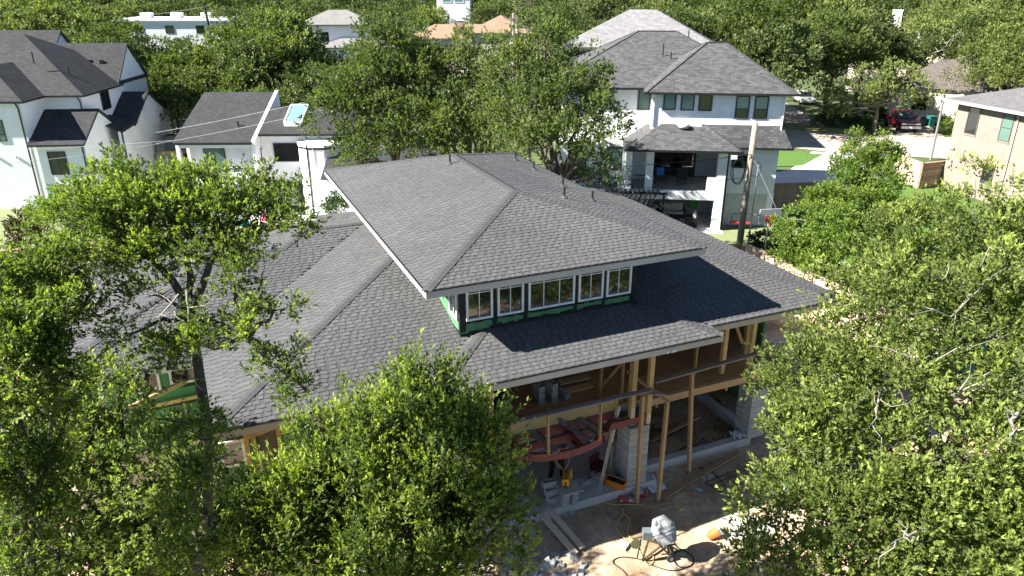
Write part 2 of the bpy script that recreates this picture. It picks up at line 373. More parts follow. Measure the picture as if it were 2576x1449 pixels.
sheet('left_patio', [(-17, 40.5), (-5, 36), (-3, 44), (-11.5, 52), (-18, 51)], M_patio, 0.075)
sheet('left_turf', [(-48, 40), (-26.5, 38), (-27, 49), (-48, 52)], M_turf, 0.02)
sheet('left_street_lawn', [(-27.5, 64), (-20, 62), (-18, 78), (-28, 80)], M_lawn, 0.02)
# ---------------------------------------------------------------- main house under construction (local frame u, v, z)
house = thing('house', 'grey shingled house under construction with raised clerestory roof and open porch framing', 'house', (0, 0, 0), HA)
def hip_faces(u0, u1, v0, v1, z0, p):
    W, D = u1 - u0, v1 - v0; k = math.sqrt(1 + p * p); out = []
    for (O, e, n, w, d) in (((u0, v0), (1, 0), (0, 1), W, D), ((u1, v0), (0, 1), (-1, 0), D, W), ((u1, v1), (-1, 0), (0, -1), W, D), ((u0, v1), (0, -1), (1, 0), D, W)):
        h = min(w, d) / 2
        poly = [(0, 0), (w, 0), (w - h, h * k), (h, h * k)] if w > d + 1e-6 else [(0, 0), (w, 0), (w / 2, w / 2 * k)]
        out.append(dict(O=V3((*O, z0)), e=V3((*e, 0)), s=V3((n[0], n[1], p)) / k, poly=poly))
    return out
def hip_z(r, u, v):
    u0, u1, v0, v1, z0, p = r
    if u < u0 or u > u1 or v < v0 or v > v1: return -1
    return z0 + p * min(u - u0, u1 - u, v - v0, v1 - v)
Z_E, Z_U = 5.2, 7.3
LOW = [(4.27, 12.49, 14.41, 24.0, Z_E, .25), (-0.68, 12.3, 14.80, 29.6, Z_E, .25), (4.0, 17.5, 15.0, 30.3, Z_E, .25), (-4.55, 14.0, 18.5, 27.7, Z_E, .25), (-2.6, 14.0, 18.504, 29.6, Z_E, .25)]
UP = [(4.5, 12.6, 15.7, 29.4, Z_U, .262)]
WALLBOX = (5.62, 10.8, 16.42, 28.6)
SH_THICK = [0.095, 0.12, 0.145, 0.17]; SH_THIN = [0.06, 0.085, 0.11]; EXPO = 0.143
_sh_me = {}
def shingle_mesh(w, t):
    if (w, t) not in _sh_me:
        L = EXPO + 0.02; b = MB()
        for (z0, z1) in ((0, 0),): pass
        P = [(0, 0, -0.004), (w, 0, -0.004), (w, L, -0.004), (0, L, -0.004), (0, 0, t), (w, 0, t), (w, L, 0.002), (0, L, 0.002)]
        b.v = P; b.f = [(4, 5, 6, 7), (0, 1, 5, 4), (1, 2, 6, 5), (3, 0, 4, 7)]; b.uv = [(0, 0)] * 16
        _sh_me[(w, t)] = b.mesh('shingle', M_sh if t > 0.01 else M_sh2)
    return _sh_me[(w, t)]
def roof_on(rects, name, buried_box=None):
    deck = MB()
    for i, (u0, u1, v0, v1, z0, p) in enumerate(rects):
        dz = 0.014 + 0.003 * i
        for f in hip_faces(u0, u1, v0, v1, z0, p):
            deck.poly([f['O'] + f['e'] * a + f['s'] * b - V3((0, 0, dz)) for a, b in f['poly']])
        deck.poly([(u0, v1, z0 - dz), (u1, v1, z0 - dz), (u1, v0, z0 - dz), (u0, v0, z0 - dz)])
    roof = deck.build(name, M_under, house)
    pieces = []
    rr = random.Random(11)
    camp = V3((0, 0, CAM_H))
    for i, r in enumerate(rects):
        for f in hip_faces(*r):
            O, e, s, poly = f['O'], f['e'], f['s'], f['poly']; n = e.cross(s)
            cen = O + e * (sum(a for a, b in poly) / len(poly)) + s * (sum(b for a, b in poly) / len(poly))
            facing = n.dot(camp - cen) > 0
            bmax = max(b for a, b in poly); amax = max(a for a, b in poly); j = 0
            while j * EXPO < bmax:
                b0 = j * EXPO; a = -rr.random() * 0.3; tog = rr.random() < 0.5
                while a < amax:
                    tog = not tog; w = rr.choice(SH_THICK if tog else SH_THIN); t = 0.018 if tog else 0.007; a1 = a + w
                    q = [(a, b0), (a1, b0), (a1, b0 + EXPO + 0.02), (a, b0 + EXPO + 0.02)]
                    full = True; c = q
                    for k in range(len(poly)):
                        c2 = clip_poly(c, poly[k], poly[(k + 1) % len(poly)])
                        c = c2
                        if not c: break
                    a0, a = a, a1
                    if len(c) < 3: continue
                    full = len(c) == 4 and all(abs(x[0] - y[0]) < 1e-6 and abs(x[1] - y[1]) < 1e-6 for x, y in zip(c, q))
                    m = O + e * (sum(x for x, y in c) / len(c)) + s * (sum(y for x, y in c) / len(c))
                    if any((hip_z(o, m.x, m.y) > m.z + 0.012) or (k < i and abs(hip_z(o, m.x, m.y) - m.z) < 0.012) for k, o in enumerate(rects) if k != i): continue
                    if buried_box and buried_box[0] < m.x < buried_box[1] and buried_box[2] < m.y < buried_box[3]: continue
                    pieces.append((i, O, e, s, n, c, a0, b0, w, t, full, m, facing))
                j += 1
    return roof, pieces
roof_low, pc_low = roof_on(LOW, 'lower_roof', WALLBOX)
roof_up, pc_up = roof_on(UP, 'upper_roof')
for roof, pcs, count in ((roof_low, pc_low, 300), (roof_up, pc_up, 300)):
    def size(q):
        d = uvz(*q[11]) - camo.location; vis = q[10] and q[12]
        # shingles the photo shows unobstructed
        m = q[11]; hid = (m.x < 4.4 and m.z < 5.75 and m.y < 17) or m.x > 14.5 or (m.x < 3)
        hid = hid or (roof is roof_low and 4.5 < m.x < 12.6 and m.y > 15.8)
        return -(1 / d.length if vis and not hid else 0)
    order = sorted(range(len(pcs)), key=lambda k: size(pcs[k])); single = set(order[:count])
    joined, joined2 = MB(), MB()
    for k, (i, O, e, s, n, c, a0, b0, w, t, full, m, facing) in enumerate(pcs):
        if k in single:
            o = obj('shingle', shingle_mesh(w, t), None, roof)
            o.matrix_local = Matrix.Translation(O + e * a0 + s * b0) @ Matrix((e, s, n)).transposed().to_4x4()
        else:
            L = EXPO + 0.02
            top = [O + e * x + s * y + n * (t + (0.002 - t) * (y - b0) / L) for x, y in c]
            bot = [O + e * x + s * y - n * 0.004 for x, y in c]
            jm = joined if t > 0.01 else joined2; jm.poly(top)
            for p in range(len(c)):
                r_ = (p + 1) % len(c)
                if c[p][1] > b0 + EXPO and c[r_][1] > b0 + EXPO: continue
                jm.poly([bot[p], bot[r_], top[r_], top[p]])
    tag(joined.build('shingle_courses', M_sh, roof), 'grey laminated shingle courses', kind='stuff'); tag(joined2.build('shingle_courses', M_sh2, roof), 'darker thin tabs between the laminated shingles', kind='stuff')
# hip and ridge caps
def caps(roof, a, b, nl, nr, step=0.145, wing=0.135):
    """bent cap shingles from a (low) to b (high); nl/nr outward horizontal directions falling away on both sides"""
    a, b = V3(a), V3(b); d = (b - a); L = d.length; d.normalize()
    nl = V3(nl); nr = V3(nr)
    def wingdir(n, p): return (V3(n) - V3((0, 0, p))).normalized()
    l = nl - d * nl.dot(d); r = nr - d * nr.dot(d)
    l.normalize(); r.normalize(); up = -(l + r); up = up.normalized() if up.length > 1e-4 else V3((0, 0, 1))
    if up.z < 0: up = -up
    x = d; z = (up - d * up.dot(d)).normalized(); y = z.cross(x); rot = Matrix((x, y, z)).transposed()
    def loc(v): return V3((v.dot(x), v.dot(y), v.dot(z)))
    lw, rw = loc(l) * wing, loc(r) * wing; S = step + 0.05; t0, t1 = 0.030, 0.017
    P = [(0, *lw[1:3]), (0, 0, 0), (0, *rw[1:3]), (S, *lw[1:3]), (S, 0, 0), (S, *rw[1:3])]
    top = [(p[0], p[1], p[2] + (t0 if p[0] == 0 else t1)) for p in P]; bot = [(p[0], p[1], p[2]) for p in P]
    m = MB(); m.v = top + bot; m.f = [(0, 1, 4, 3), (1, 2, 5, 4), (6, 7, 1, 0), (7, 8, 2, 1), (0, 3, 9, 6), (2, 8, 11, 5)]; m.uv = [(0, 0)] * 24
    me = m.mesh('cap_shingle', M_cap); k = 0
    while k * step < L - 0.03:
        o = obj('cap_shingle', me, None, roof); o.matrix_local = Matrix.Translation(a + d * (k * step)) @ rot.to_4x4(); k += 1
def slope(n, p): return (n[0], n[1], -p)
q = .262; u0, u1, v0, v1, z0, _ = UP[0]; hw = (u1 - u0) / 2; zr = z0 + hw * q; um = (u0 + u1) / 2
FRO, BAC, LEF, RIG = (0, -1), (0, 1), (-1, 0), (1, 0)
caps(roof_up, (u0, v0, z0), (um, v0 + hw, zr), slope(LEF, q), slope(FRO, q))
caps(roof_up, (u1, v0, z0), (um, v0 + hw, zr), slope(RIG, q), slope(FRO, q))
caps(roof_up, (um, v0 + hw, zr), (um, v1 - hw, zr), slope(LEF, q), slope(RIG, q))
caps(roof_up, (u0, v1, z0), (um, v1 - hw, zr), slope(LEF, q), slope(BAC, q))
caps(roof_up, (u1, v1, z0), (um, v1 - hw, zr), slope(RIG, q), slope(BAC, q))
q = .25
def zl(d): return Z_E + .25 * d
caps(roof_low, (4.27, 14.41, Z_E), (6.3, 16.44, zl(2.03)), slope(LEF, q), slope(FRO, q))
caps(roof_low, (12.49, 14.41, Z_E), (10.7, 16.2, zl(1.79)), slope(RIG, q), slope(FRO, q))
caps(roof_low, (-0.68, 14.8, Z_E), (5.6, 21.08, zl(6.28)), slope(LEF, q), slope(FRO, q))
caps(roof_low, (17.5, 15.0, Z_E), (11.0, 21.5, zl(6.5)), slope(RIG, q), slope(FRO, q))
caps(roof_low, (-4.55, 18.5, Z_E), (0.05, 23.1, zl(4.6)), slope(LEF, q), slope(FRO, q))
caps(roof_low, (0.05, 23.1, zl(4.6)), (2.0, 23.1, zl(4.6)), slope(BAC, q), slope(FRO, q))
caps(roof_low, (2.0, 23.1, zl(4.6)), (2.95, 24.05, zl(5.55)), slope(LEF, q), slope(FRO, q))
caps(roof_low, (2.95, 24.05, zl(5.55)), (5.6, 24.05, zl(5.55)), slope(BAC, q), slope(FRO, q))
# fascia boards with black drip edge, soffits
def fascia(a, b, z1, h=0.2, out=(0, -1)):
    ax, bx_ = V3((*a, 0)), V3((*b, 0)); n = V3((*out, 0)) * 0.018
    f = barp('fascia', M_fascia, house, ax - n * 0.2 + V3((0, 0, z1 - h / 2 - 0.016)), bx_ - n * 0.2 + V3((0, 0, z1 - h / 2 - 0.016)), 0.03, h)
    barp('drip_edge', M_black, f, ax + n * 1.2 + V3((0, 0, z1 - 0.012)), bx_ + n * 1.2 + V3((0, 0, z1 - 0.012)), 0.045, 0.032)
u0, u1, v0, v1 = UP[0][:4]
fascia((u0, v0), (u1, v0), Z_U); fascia((u0, v0 - .01), (u0, v1), Z_U, out=LEF); fascia((u1, v0), (u1, v1), Z_U, out=RIG); fascia((u0, v1), (u1, v1), Z_U, out=BAC)
fascia((-4.55, 18.5), (-0.70, 18.5), Z_E); fascia((-4.55, 18.5), (-4.55, 27.7), Z_E, out=LEF)
fascia((-0.68, 14.79), (-0.68, 18.5), Z_E, out=LEF); fascia((-0.68, 14.8), (4.29, 14.8), Z_E)
fascia((4.27, 14.41), (4.27, 14.8), Z_E, out=LEF); fascia((4.26, 14.41), (12.5, 14.41), Z_E); fascia((12.49, 14.42), (12.49, 15.0), Z_E, out=RIG)
fascia((12.5, 15.0), (17.5, 15.0), Z_E); fascia((17.5, 15.0), (17.5, 30.3), Z_E, out=RIG); fascia((-2.6, 27.7), (-2.6, 29.6), Z_E, out=LEF); fascia((-2.6, 29.6), (12, 29.6), Z_E, out=BAC)
fascia((-4.55, 27.7), (-2.6, 27.7), Z_E, out=BAC)
sticker = barp('fascia_sticker', plain('white_label', (0.8, 0.8, 0.82), 0.5), house, house_at('H', 668, 356, 14.372) , house_at('H', 702, 349, 14.372), 0.012, 0.075)
barp('fascia_sticker', MATS['white_label'], house, house_at('H', 630, 364, 14.372), house_at('H', 648, 361, 14.372), 0.012, 0.07)
bx('soffit', M_soffit, house, 4.55, 12.55, 15.75, 29.35, Z_U - 0.19, Z_U - 0.17)
for k, (a, b, c, d) in enumerate(((4.3, 12.45, 14.45, 15.1), (-0.64, 17.45, 15.03, 29.5), (-4.5, -0.6, 18.55, 27.65), (-0.64, 4.3, 14.84, 15.03))):
    bx('soffit', M_soffit, house, a, b, c, d, Z_E - 0.19 - 0.004 * k, Z_E - 0.165 - 0.004 * k)
# plumbing vents on the upper roof
def vent(px, py, rect, roof):
    lo, hi = Z_E, 9.5
    for _ in range(40):
        z = (lo + hi) / 2; p = to_uv(on_z(px, py, z)); h = hip_z(rect, p.x, p.y)
        if h > z: lo = z
        else: hi = z
    v = MB().tube([(p.x, p.y, z - 0.05), (p.x, p.y, z + 0.34)], 0.035, 10).build('vent_pipe', M_black, roof)
    MB().lathe([(0.14, z - 0.05), (0.12, z + 0.02), (0.05, z + 0.07), (0.04, z + 0.1)], 12, (p.x, p.y, 0)).build('vent_flashing', M_cap, v)
for px, py in ((1132, 413), (1297, 404), (1343, 428), (1416, 470), (1419, 499), (1490, 506)): vent(px, py, UP[0], roof_up)

# clerestory band
CV = 16.34
bx('sheathing', M_green, house, 5.56, 10.82, CV, CV + 0.1, 5.3, 7.1)
bx('sheathing', M_green, house, 5.55, 5.65, CV + 0.101, 28.6, 5.3, 7.1)
bx('sheathing', M_green, house, 10.73, 10.83, CV + 0.101, 28.6, 5.3, 7.1)
def window(parent, name, x0, x1, z0, z1, y, frame, glass, fw=0.05, grid=None, depth=0.06, axis='u', sgn=-1, meeting=None, gridmat=None):
    """window lying in plane y (front face to -y when sgn=-1); axis 'v' lays it in a plane of constant u"""
    def B(a0, a1, b0, b1, d0, d1):
        d0, d1 = y + sgn * d0, y + sgn * d1
        return (a0, a1, min(d0, d1), max(d0, d1), b0, b1) if axis == 'u' else (min(d0, d1), max(d0, d1), a0, a1, b0, b1)
    fr = MB()
    for a in ((x0, x0 + fw, z0, z1), (x1 - fw, x1, z0, z1), (x0 + fw, x1 - fw, z0, z0 + fw), (x0 + fw, x1 - fw, z1 - fw, z1)): fr.box(*B(*a, 0.0, depth))
    w = fr.build(name, frame, parent)
    MB().box(*B(x0 + fw, x1 - fw, z0 + fw, z1 - fw, 0.012, 0.022)).build('pane', glass, w)
    if grid or meeting:
        g_ = MB()
        for fx in (grid[0] if grid else []):
            xx = x0 + (x1 - x0) * fx; g_.box(*B(xx - 0.011, xx + 0.011, z0 + fw, z1 - fw, 0.022, 0.034))
        for fz in (grid[1] if grid else []):
            zz = z0 + (z1 - z0) * fz; g_.box(*B(x0 + fw, x1 - fw, zz - 0.011, zz + 0.011, 0.022, 0.033))
        if meeting: zz = z0 + (z1 - z0) * meeting; g_.box(*B(x0 + fw, x1 - fw, zz - 0.025, zz + 0.025, 0.022, 0.04))
        g_.build('glazing_bar', gridmat or frame, w)
    return w
def wu(x, y): return house_at('F', x, y, CV - 0.06)
edges = [(612, 880), (928, 1192), (1240, 1706), (1745, 1995), (2028, 2275)]
ws = []
for (a, b) in edges:
    ya = 808 - (a - 610) * 0.1774; yb = 808 - (b - 610) * 0.1774
    ws.append((wu(a, ya).x, wu(b, yb).x))
for k, (a, b) in enumerate(ws):
    window(house, 'clerestory_window', a, b, 6.02, 7.06, CV - 0.002, M_winwhite, M_glass, 0.055, ([0.33, 0.67] if k == 2 else [0.5], [0.72]), 0.065)
xs = [5.56] + [x for w_ in ws for x in w_] + [10.82]
for k in range(0, len(xs), 2):
    if xs[k + 1] - xs[k] > 0.04: bx('flashing_tape', M_tape, house, xs[k] + 0.004, xs[k + 1] - 0.004, CV - 0.016, CV - 0.001, 5.72, 7.08)
    for _ in (0,): pass
tp = MB(); rr = random.Random(4); x = 5.57
while x < 10.8:
    w_ = rr.uniform(0.08, 0.2); tp.box(x, x + w_ + 0.02, CV - 0.012, CV - 0.002, 5.4, 5.78 + rr.uniform(-0.03, 0.05) - (0.1 if x < 6.3 else 0)); tp.box(x, x + w_ + 0.02, CV - 0.014, CV - 0.003, 5.95 + rr.uniform(-0.04, 0.0), 6.03); x += w_
tp.build('base_flashing', M_tape, house)
window(house, 'clerestory_window', CV + 0.12, CV + 0.75, 6.0, 7.06, 5.552, M_winwhite, M_glass, 0.05, ([0.5], [0.72]), 0.06, axis='v')
window(house, 'clerestory_window', CV + 1.3, CV + 1.9, 6.2, 7.06, 5.552, M_winwhite, M_glass, 0.05, None, 0.06, axis='v')
bx('flashing_tape', M_tape, house, 5.538, 5.556, CV - 0.01, CV + 0.11, 5.35, 7.08)
bx('flashing_tape', M_tape, house, 5.535, 5.549, CV + 0.115, 20, 5.55, 5.72)

# ---- left wing and left front walls
bx('sheathing', M_green, house, -4.2, -0.55, 19.0, 19.12, 2.6, 5.0)
bx('block_wall', M_cmu_tan, house, -4.2, -0.55, 18.96, 19.1, 0, 2.59)
bx('sheathing', M_green, house, -4.2, -4.08, 19.13, 27.2, 0, 5.0)
for k, z in enumerate((3.05, 3.75, 4.25)): bx('flashing_tape', M_tape, house, -3.2 + 0.5 * k, -0.7, 18.985, 18.998, z, z + 0.09)
for u in (-1.0, -2.2, -3.3): bx('flashing_tape', M_tape, house, u, u + 0.09, 18.978, 18.996, 2.7, 4.9)
window(house, 'window', -1.57, -0.9, 4.38, 4.95, 18.99, M_winwhite, M_glass, 0.06)
window(house, 'window', -2.5, -1.8, 4.3, 4.95, 18.99, M_winwhite, M_glass, 0.06)
barp('lumber', M_lumber, house, (-2.3, 18.9, 3.9), (-0.8, 18.9, 3.95), 0.05, 0.1); barp('lumber', M_lumber, house, (-1.33, 18.8, 2.6), (-1.33, 18.8, 4.0), 0.05, 0.09)
FR = [((-3.5, 17.6, 0.3), (-3.46, 17.6, 5.1)), ((-3.75, 17.5, 4.75), (-2.75, 17.5, 4.62)), ((-2.92, 17.55, 0.2), (-2.9, 17.55, 4.72)), ((-3.65, 17.45, 4.68), (-3.45, 17.45, 3.9)), ((-2.8, 17.5, 4.6), (-1.2, 18.9, 4.45)), ((-3.8, 17.5, 4.1), (-2.7, 17.5, 4.05))]
for a, b in FR: barp('scaffold_lumber', M_lumber2, house, a, b, 0.09, 0.12)
bx('block_wall', M_cmu_tan, house, -0.6, 5.4, 15.4, 15.55, 0, 2.7)
bx('sheathing', M_green, house, -0.6, 5.4, 15.38, 15.5, 2.71, 4.99)
bx('sheathing', M_green, house, -0.6, -0.5, 15.551, 18.95, 0, 4.98)
window(house, 'window', -0.56, -0.02, 3.9, 4.58, 15.37, M_winwhite, M_glass, 0.06)
window(house, 'window', 1.6, 2.4, 3.7, 4.8, 15.37, M_winwhite, M_glass, 0.06)
for (a, b) in (((0.02, 15.15, 3.85), (0.02, 15.15, 4.95)), ((0.2, 15.12, 3.8), (0.16, 15.1, 4.95)), ((0.72, 15.2, 2.5), (0.72, 15.2, 5.0))): barp('lumber', M_lumber, house, a, b, 0.1, 0.14, (0, 1, 0))
bx('board', M_greywood, house, 0.3, 0.66, 15.3, 15.34, 3.5, 4.8); barp('lumber', M_lumber, house, (0.05, 15.1, 4.75), (0.75, 15.15, 4.85), 0.1, 0.12); barp('lumber', M_greywood, house, (-0.1, 15.05, 3.78), (0.6, 15.1, 3.86), 0.12, 0.05)
# ---- slab, pillars
bx('slab', M_conc, house, 2.0, 11.15, 15.1, 29.0, -0.15, 0.3)
bx('slab', M_conc, house, -4.2, 2.0, 19.2, 27, -0.15, 0.28)
def pillar(u0, v0, n=10, s=0.66):
    p = bx('pillar', M_mortar, house, u0 + 0.02, u0 + s - 0.02, v0 + 0.02, v0 + s - 0.02, 0.3, 0.3 + n * 0.2)
    h = s / 2
    mA = MB().box(0, s, 0, h - 0.006, 0, 0.19).mesh('block', M_cmu); mB = MB().box(0, h - 0.006, 0, s, 0, 0.19).mesh('block', M_cmu)
    for k in range(n):
        z = 0.3 + k * 0.2
        if k % 2: obj('block', mA, None, p, (u0, v0, z)); obj('block', mA, None, p, (u0, v0 + h + 0.003, z))
        else: obj('block', mB, None, p, (u0, v0, z)); obj('block', mB, None, p, (u0 + h + 0.003, v0, z))
    return p
pillar(10.17, 15.14); pillar(15.1, 15.72, 9); pillar(5.3, 15.2, 10)
# ---- red steel curved balcony frame
arc = [(6.36, 15.19), (6.62, 14.91), (6.98, 14.69), (7.36, 14.57), (7.75, 14.51), (8.15, 14.51), (8.53, 14.57), (8.92, 14.69), (9.29, 14.91), (9.55, 15.19)]
beam = MB()
def channel(b, p, q_, z0=2.4, z1=2.62):
    b.bar((*p, (z0 + z1) / 2), (*q_, (z0 + z1) / 2), 0.02, z1 - z0)
    d = (V3((*q_, 0)) - V3((*p, 0))).normalized(); n = V3((-d.y, d.x, 0)) * 0.05
    for z in (z1 - 0.01, z0 + 0.01): b.bar(V3((*p, z)) + n, V3((*q_, z)) + n, 0.1, 0.014)
path = [(5.5, 15.2)] + arc + [(10.72, 15.2)]
for a, b in zip(path[:-1], path[1:]):
    d = V3((b[0] - a[0], b[1] - a[1])).normalized() * 0.012
    channel(beam, (a[0] - d.x, a[1] - d.y), (b[0] + d.x, b[1] + d.y))
beam.build('curved_steel_beam', M_red, house)
for v in (15.68, 15.17): b_ = MB(); channel(b_, (5.6, v + 0.02), (9.9 if v > 15.5 else 9.5, v + 0.02)); b_.build('steel_beam', M_red, house)
for u in (6.75, 7.55, 8.35, 9.1):
    for (v0_, v1_) in ((14.72 if u in (6.75, 9.1) else 14.57, 15.16), (15.24, 15.66)):
        b_ = MB(); channel(b_, (u, v0_), (u, v1_)); b_.build('steel_joist', M_red, house)
bx('header_beam', M_lumber, house, 5.5, 10.1, 15.74, 15.83, 2.64, 2.98)
bx('sill_plate', M_greywood, house, 5.5, 10.1, 15.70, 15.738, 2.58, 2.63)
# loose planks over the joists, rail above
for i_, (a, b, w, m) in enumerate((((7.25, 15.75, 2.66), (7.5, 14.52, 2.66), 0.2, M_greywood), ((8.2, 15.9, 2.66), (8.62, 14.62, 2.66), 0.14, M_greywood), ((8.75, 15.95, 2.69), (9.08, 14.75, 2.66), 0.16, M_greywood), ((8.35, 15.95, 2.67), (8.85, 14.8, 2.66), 0.045, rough_mat('faded_green_board', (0.12, 0.17, 0.13), (0.2, 0.26, 0.2), 5)), ((8.0, 16.1, 2.99), (8.3, 15.5, 2.7), 0.12, M_greywood))):
    tag(barp('plank', m, None, uvz(*a), uvz(*b), w, 0.04), ('wide tan plank, leftmost on the red steel frame', 'long grey plank in the middle of the red steel frame', 'grey plank, rightmost on the red steel frame', 'narrow faded green strip on the red steel frame', 'short grey plank against the yellow header beam')[i_], 'plank', 'loose planks on the curved steel frame')
RV = 14.55
barp('guard_rail', M_greywood, house, (5.6, RV, 3.88), (10.35, RV, 3.88), 0.16, 0.045)
for u, v, z in ((5.98, 15.0, 2.4), (7.28, RV + 0.0, 2.64), (8.85, 14.62, 2.64)): barp('rail_post', M_lumber2, house, (u, v, z), (u - 0.03, RV + 0.03, 3.86), 0.05, 0.1, (0, 1, 0))
barp('guard_rail', M_greywood, house, (10.9, 15.2, 3.66), (14.6, 15.35, 3.72), 0.16, 0.05)
barp('guard_rail', M_greywood, house, (10.1, 14.75, 3.72), (10.95, 14.75, 3.5), 0.14, 0.04)
barp('guard_rail', M_lumber2, house, (10.45, 15.9, 3.75), (11.0, 14.7, 3.3), 0.1, 0.05)
# tall temporary props standing in the dirt
for (a, b) in (((10.27, 14.69, 0.0), (10.19, 14.69, 3.66)), ((10.88, 14.51, 0.0), (11.03, 14.69, 3.31)), ((12.49, 15.22, -0.02), (12.23, 15.26, 3.66))):
    barp('temporary_prop', M_lumber2, house, a, b, 0.09, 0.12, (0, 1, 0))
# roof posts
for u, v, z in ((5.86, 15.2, 2.62), (10.19, 15.2, 2.62), (10.74, 15.2, 2.3), (5.0, 15.6, 2.6), (4.75, 15.6, 2.6), (10.5, 15.75, 2.7), (14.2, 16.3, 2.62), (15.2, 16.2, 2.62), (15.6, 16.9, 2.62)):
    p = bx('roof_post', M_lumber, house, u, u + 0.14, v, v + 0.14, z, 5.0)
    if 10 < u < 10.8 and v < 15.5:
        for du in (0.03, 0.09): bx('anchor_strap', M_winwhite, p, u + du, u + du + 0.022, v - 0.006, v + 0.001, z - 0.25, z + 0.32)
for (a, b) in (((14.2, 16.2, 4.9), (14.9, 16.3, 3.6)), ((15.3, 16.1, 4.8), (15.9, 17, 4.0)), ((13.4, 16.6, 2.6), (13.4, 16.6, 4.9)), ((10.35, 16.0, 2.7), (10.35, 16.0, 4.6)), ((9.85, 16.4, 2.7), (9.9, 16.4, 5.0)), ((10.0, 16.8, 2.7), (10.9, 16.3, 4.2)), ((5.3, 16.2, 2.7), (5.6, 15.9, 3.6)), ((15.0, 15.8, 3.4), (16.2, 16.3, 3.3)), ((9.7, 17.2, 3.4), (11.2, 17.0, 3.5))): barp('framing_stud', M_lumber2, house, a, b, 0.06, 0.09)
# decks
bx('floor_deck', M_ply, house, 5.5, 11.1, 15.84, 27.5, 2.64, 2.72)
rim = bx('rim_joist', M_lumber2, house, 11.2, 15.75, 15.9, 15.95, 2.36, 2.6)
for i in range(4):
    for j in range(2):
        a = 11.22 + i * 1.13; b_ = 15.96 + j * 1.22
        if (i, j) == (3, 1): continue
        bx('plywood_panel', M_ply, house, a, a + 1.12, b_, b_ + 1.21, 2.6, 2.625)
bx('floor_deck', M_ply, house, 11.2, 16.8, 15.97, 27, 2.4, 2.59)
bx('floor_membrane', rough_mat('green_floor_membrane', (0.10, 0.15, 0.09), (0.17, 0.22, 0.14), 3, 0.7), house, 12.6, 15.9, 18.45, 21.8, 2.6, 2.62)
for u in (11.6, 12.9, 14.2, 15.3): bx('floor_joist', M_lumber2, house, u, u + 0.05, 15.97, 18, 2.2, 2.39)
# lower level walls and upper dark back walls
bx('block_wall', M_cmu, house, 5.4, 8.7, 17.6, 17.75, 0.3, 2.5); bx('block_wall', M_cmu, house, 9.6, 11.1, 18.6, 18.75, 0.3, 2.5); bx('block_wall', M_cmu, house, 11.0, 11.14, 18.0, 27, 0.0, 2.4)
bx('block_wall', M_cmu, house, 11.15, 16.8, 21.5, 21.65, 0, 2.38)
bx('sheathing', M_green, house, 4.5, 17.0, 22.0, 22.1, 2.7, 4.98); bx('sheathing', M_green, house, 16.85, 16.95, 17.5, 21.95, 0, 4.98)
bx('sheathing', M_green, house, 5.4, 5.5, 15.6, 22.0, 2.75, 4.98)
for k in range(9): bx('stair_tread', M_lumber, house, 9.0, 10.0, 17.0 + k * 0.26, 17.28 + k * 0.26, 2.72 + k * 0.17, 2.76 + k * 0.17)
# kerb walls round the grass pit
bx('kerb_wall', M_conc, house, 11.16, 15.3, 15.76, 16.02, -0.1, 0.32); bx('kerb_wall', M_conc, house, 15.45, 15.68, 16.4, 19.2, -0.1, 0.32)
bx('kerb_wall', M_cmu, house, 11.16, 15.7, 19.2, 19.4, -0.1, 0.6)
# ---------------------------------------------------------------- things lying and standing on the building site
def dirt_at(p):
    q_ = to_uv(V3(p)); return float(dirt_z(np.array([q_.x]), np.array([q_.y]))[0])
def ground_pt(k, x, y):
    p = gz(k, x, y, 0.03); return V3((p.x, p.y, dirt_at(p)))
def hollow_block(l=0.4, w=0.19, h=0.19):
    m = MB(); t = 0.032
    m.box(-l / 2, l / 2, -w / 2, -w / 2 + t, 0, h); m.box(-l / 2, l / 2, w / 2 - t, w / 2, 0, h)
    for x in (-l / 2 + t / 2, 0, l / 2 - t / 2): m.box(x - t / 2, x + t / 2, -w / 2 + t, w / 2 - t, 0.0005, h - 0.0005)
    return m.mesh('concrete_block', M_cmu)
HB = hollow_block()
def block(u, v, z, rz, label, group, rx=0.0):
    o = obj('concrete_block', HB, None, None, uvz(u, v, z), (rx, 0, HA + rz)); return tag(o, label, 'block', group)
block(7.9, 15.42, 0.3, 0.1, 'bottom hollow block of the stack left of the saw bench', None); block(7.88, 15.5, 0.5, 0.05, 'middle block of the stack left of the saw bench', None); block(7.85, 15.62, 0.7, -0.1, 'top block of the stack left of the saw bench', None)
block(9.12, 15.75, 0.3, 0.2, 'grey block standing on the slab right of the saw bench', None); block(9.5, 15.75, 0.49, 0.0, 'hollow block on end between the saw bench and the perforated prop', None, R(90)); block(9.6, 16.1, 0.3, 0.3, 'lone block behind the orange crate', None)
for k, (u, v, z) in enumerate([(7.5 + 0.42 * i, 16.9 + 0.02 * j, 2.72 + 0.195 * j) for j in range(3) for i in range(2 if j else 3)]): block(u + 0.6, v, z, R(90) + 0.03 * k, 'grey block in the stack on the upper porch deck', 'blocks stacked on the porch deck')
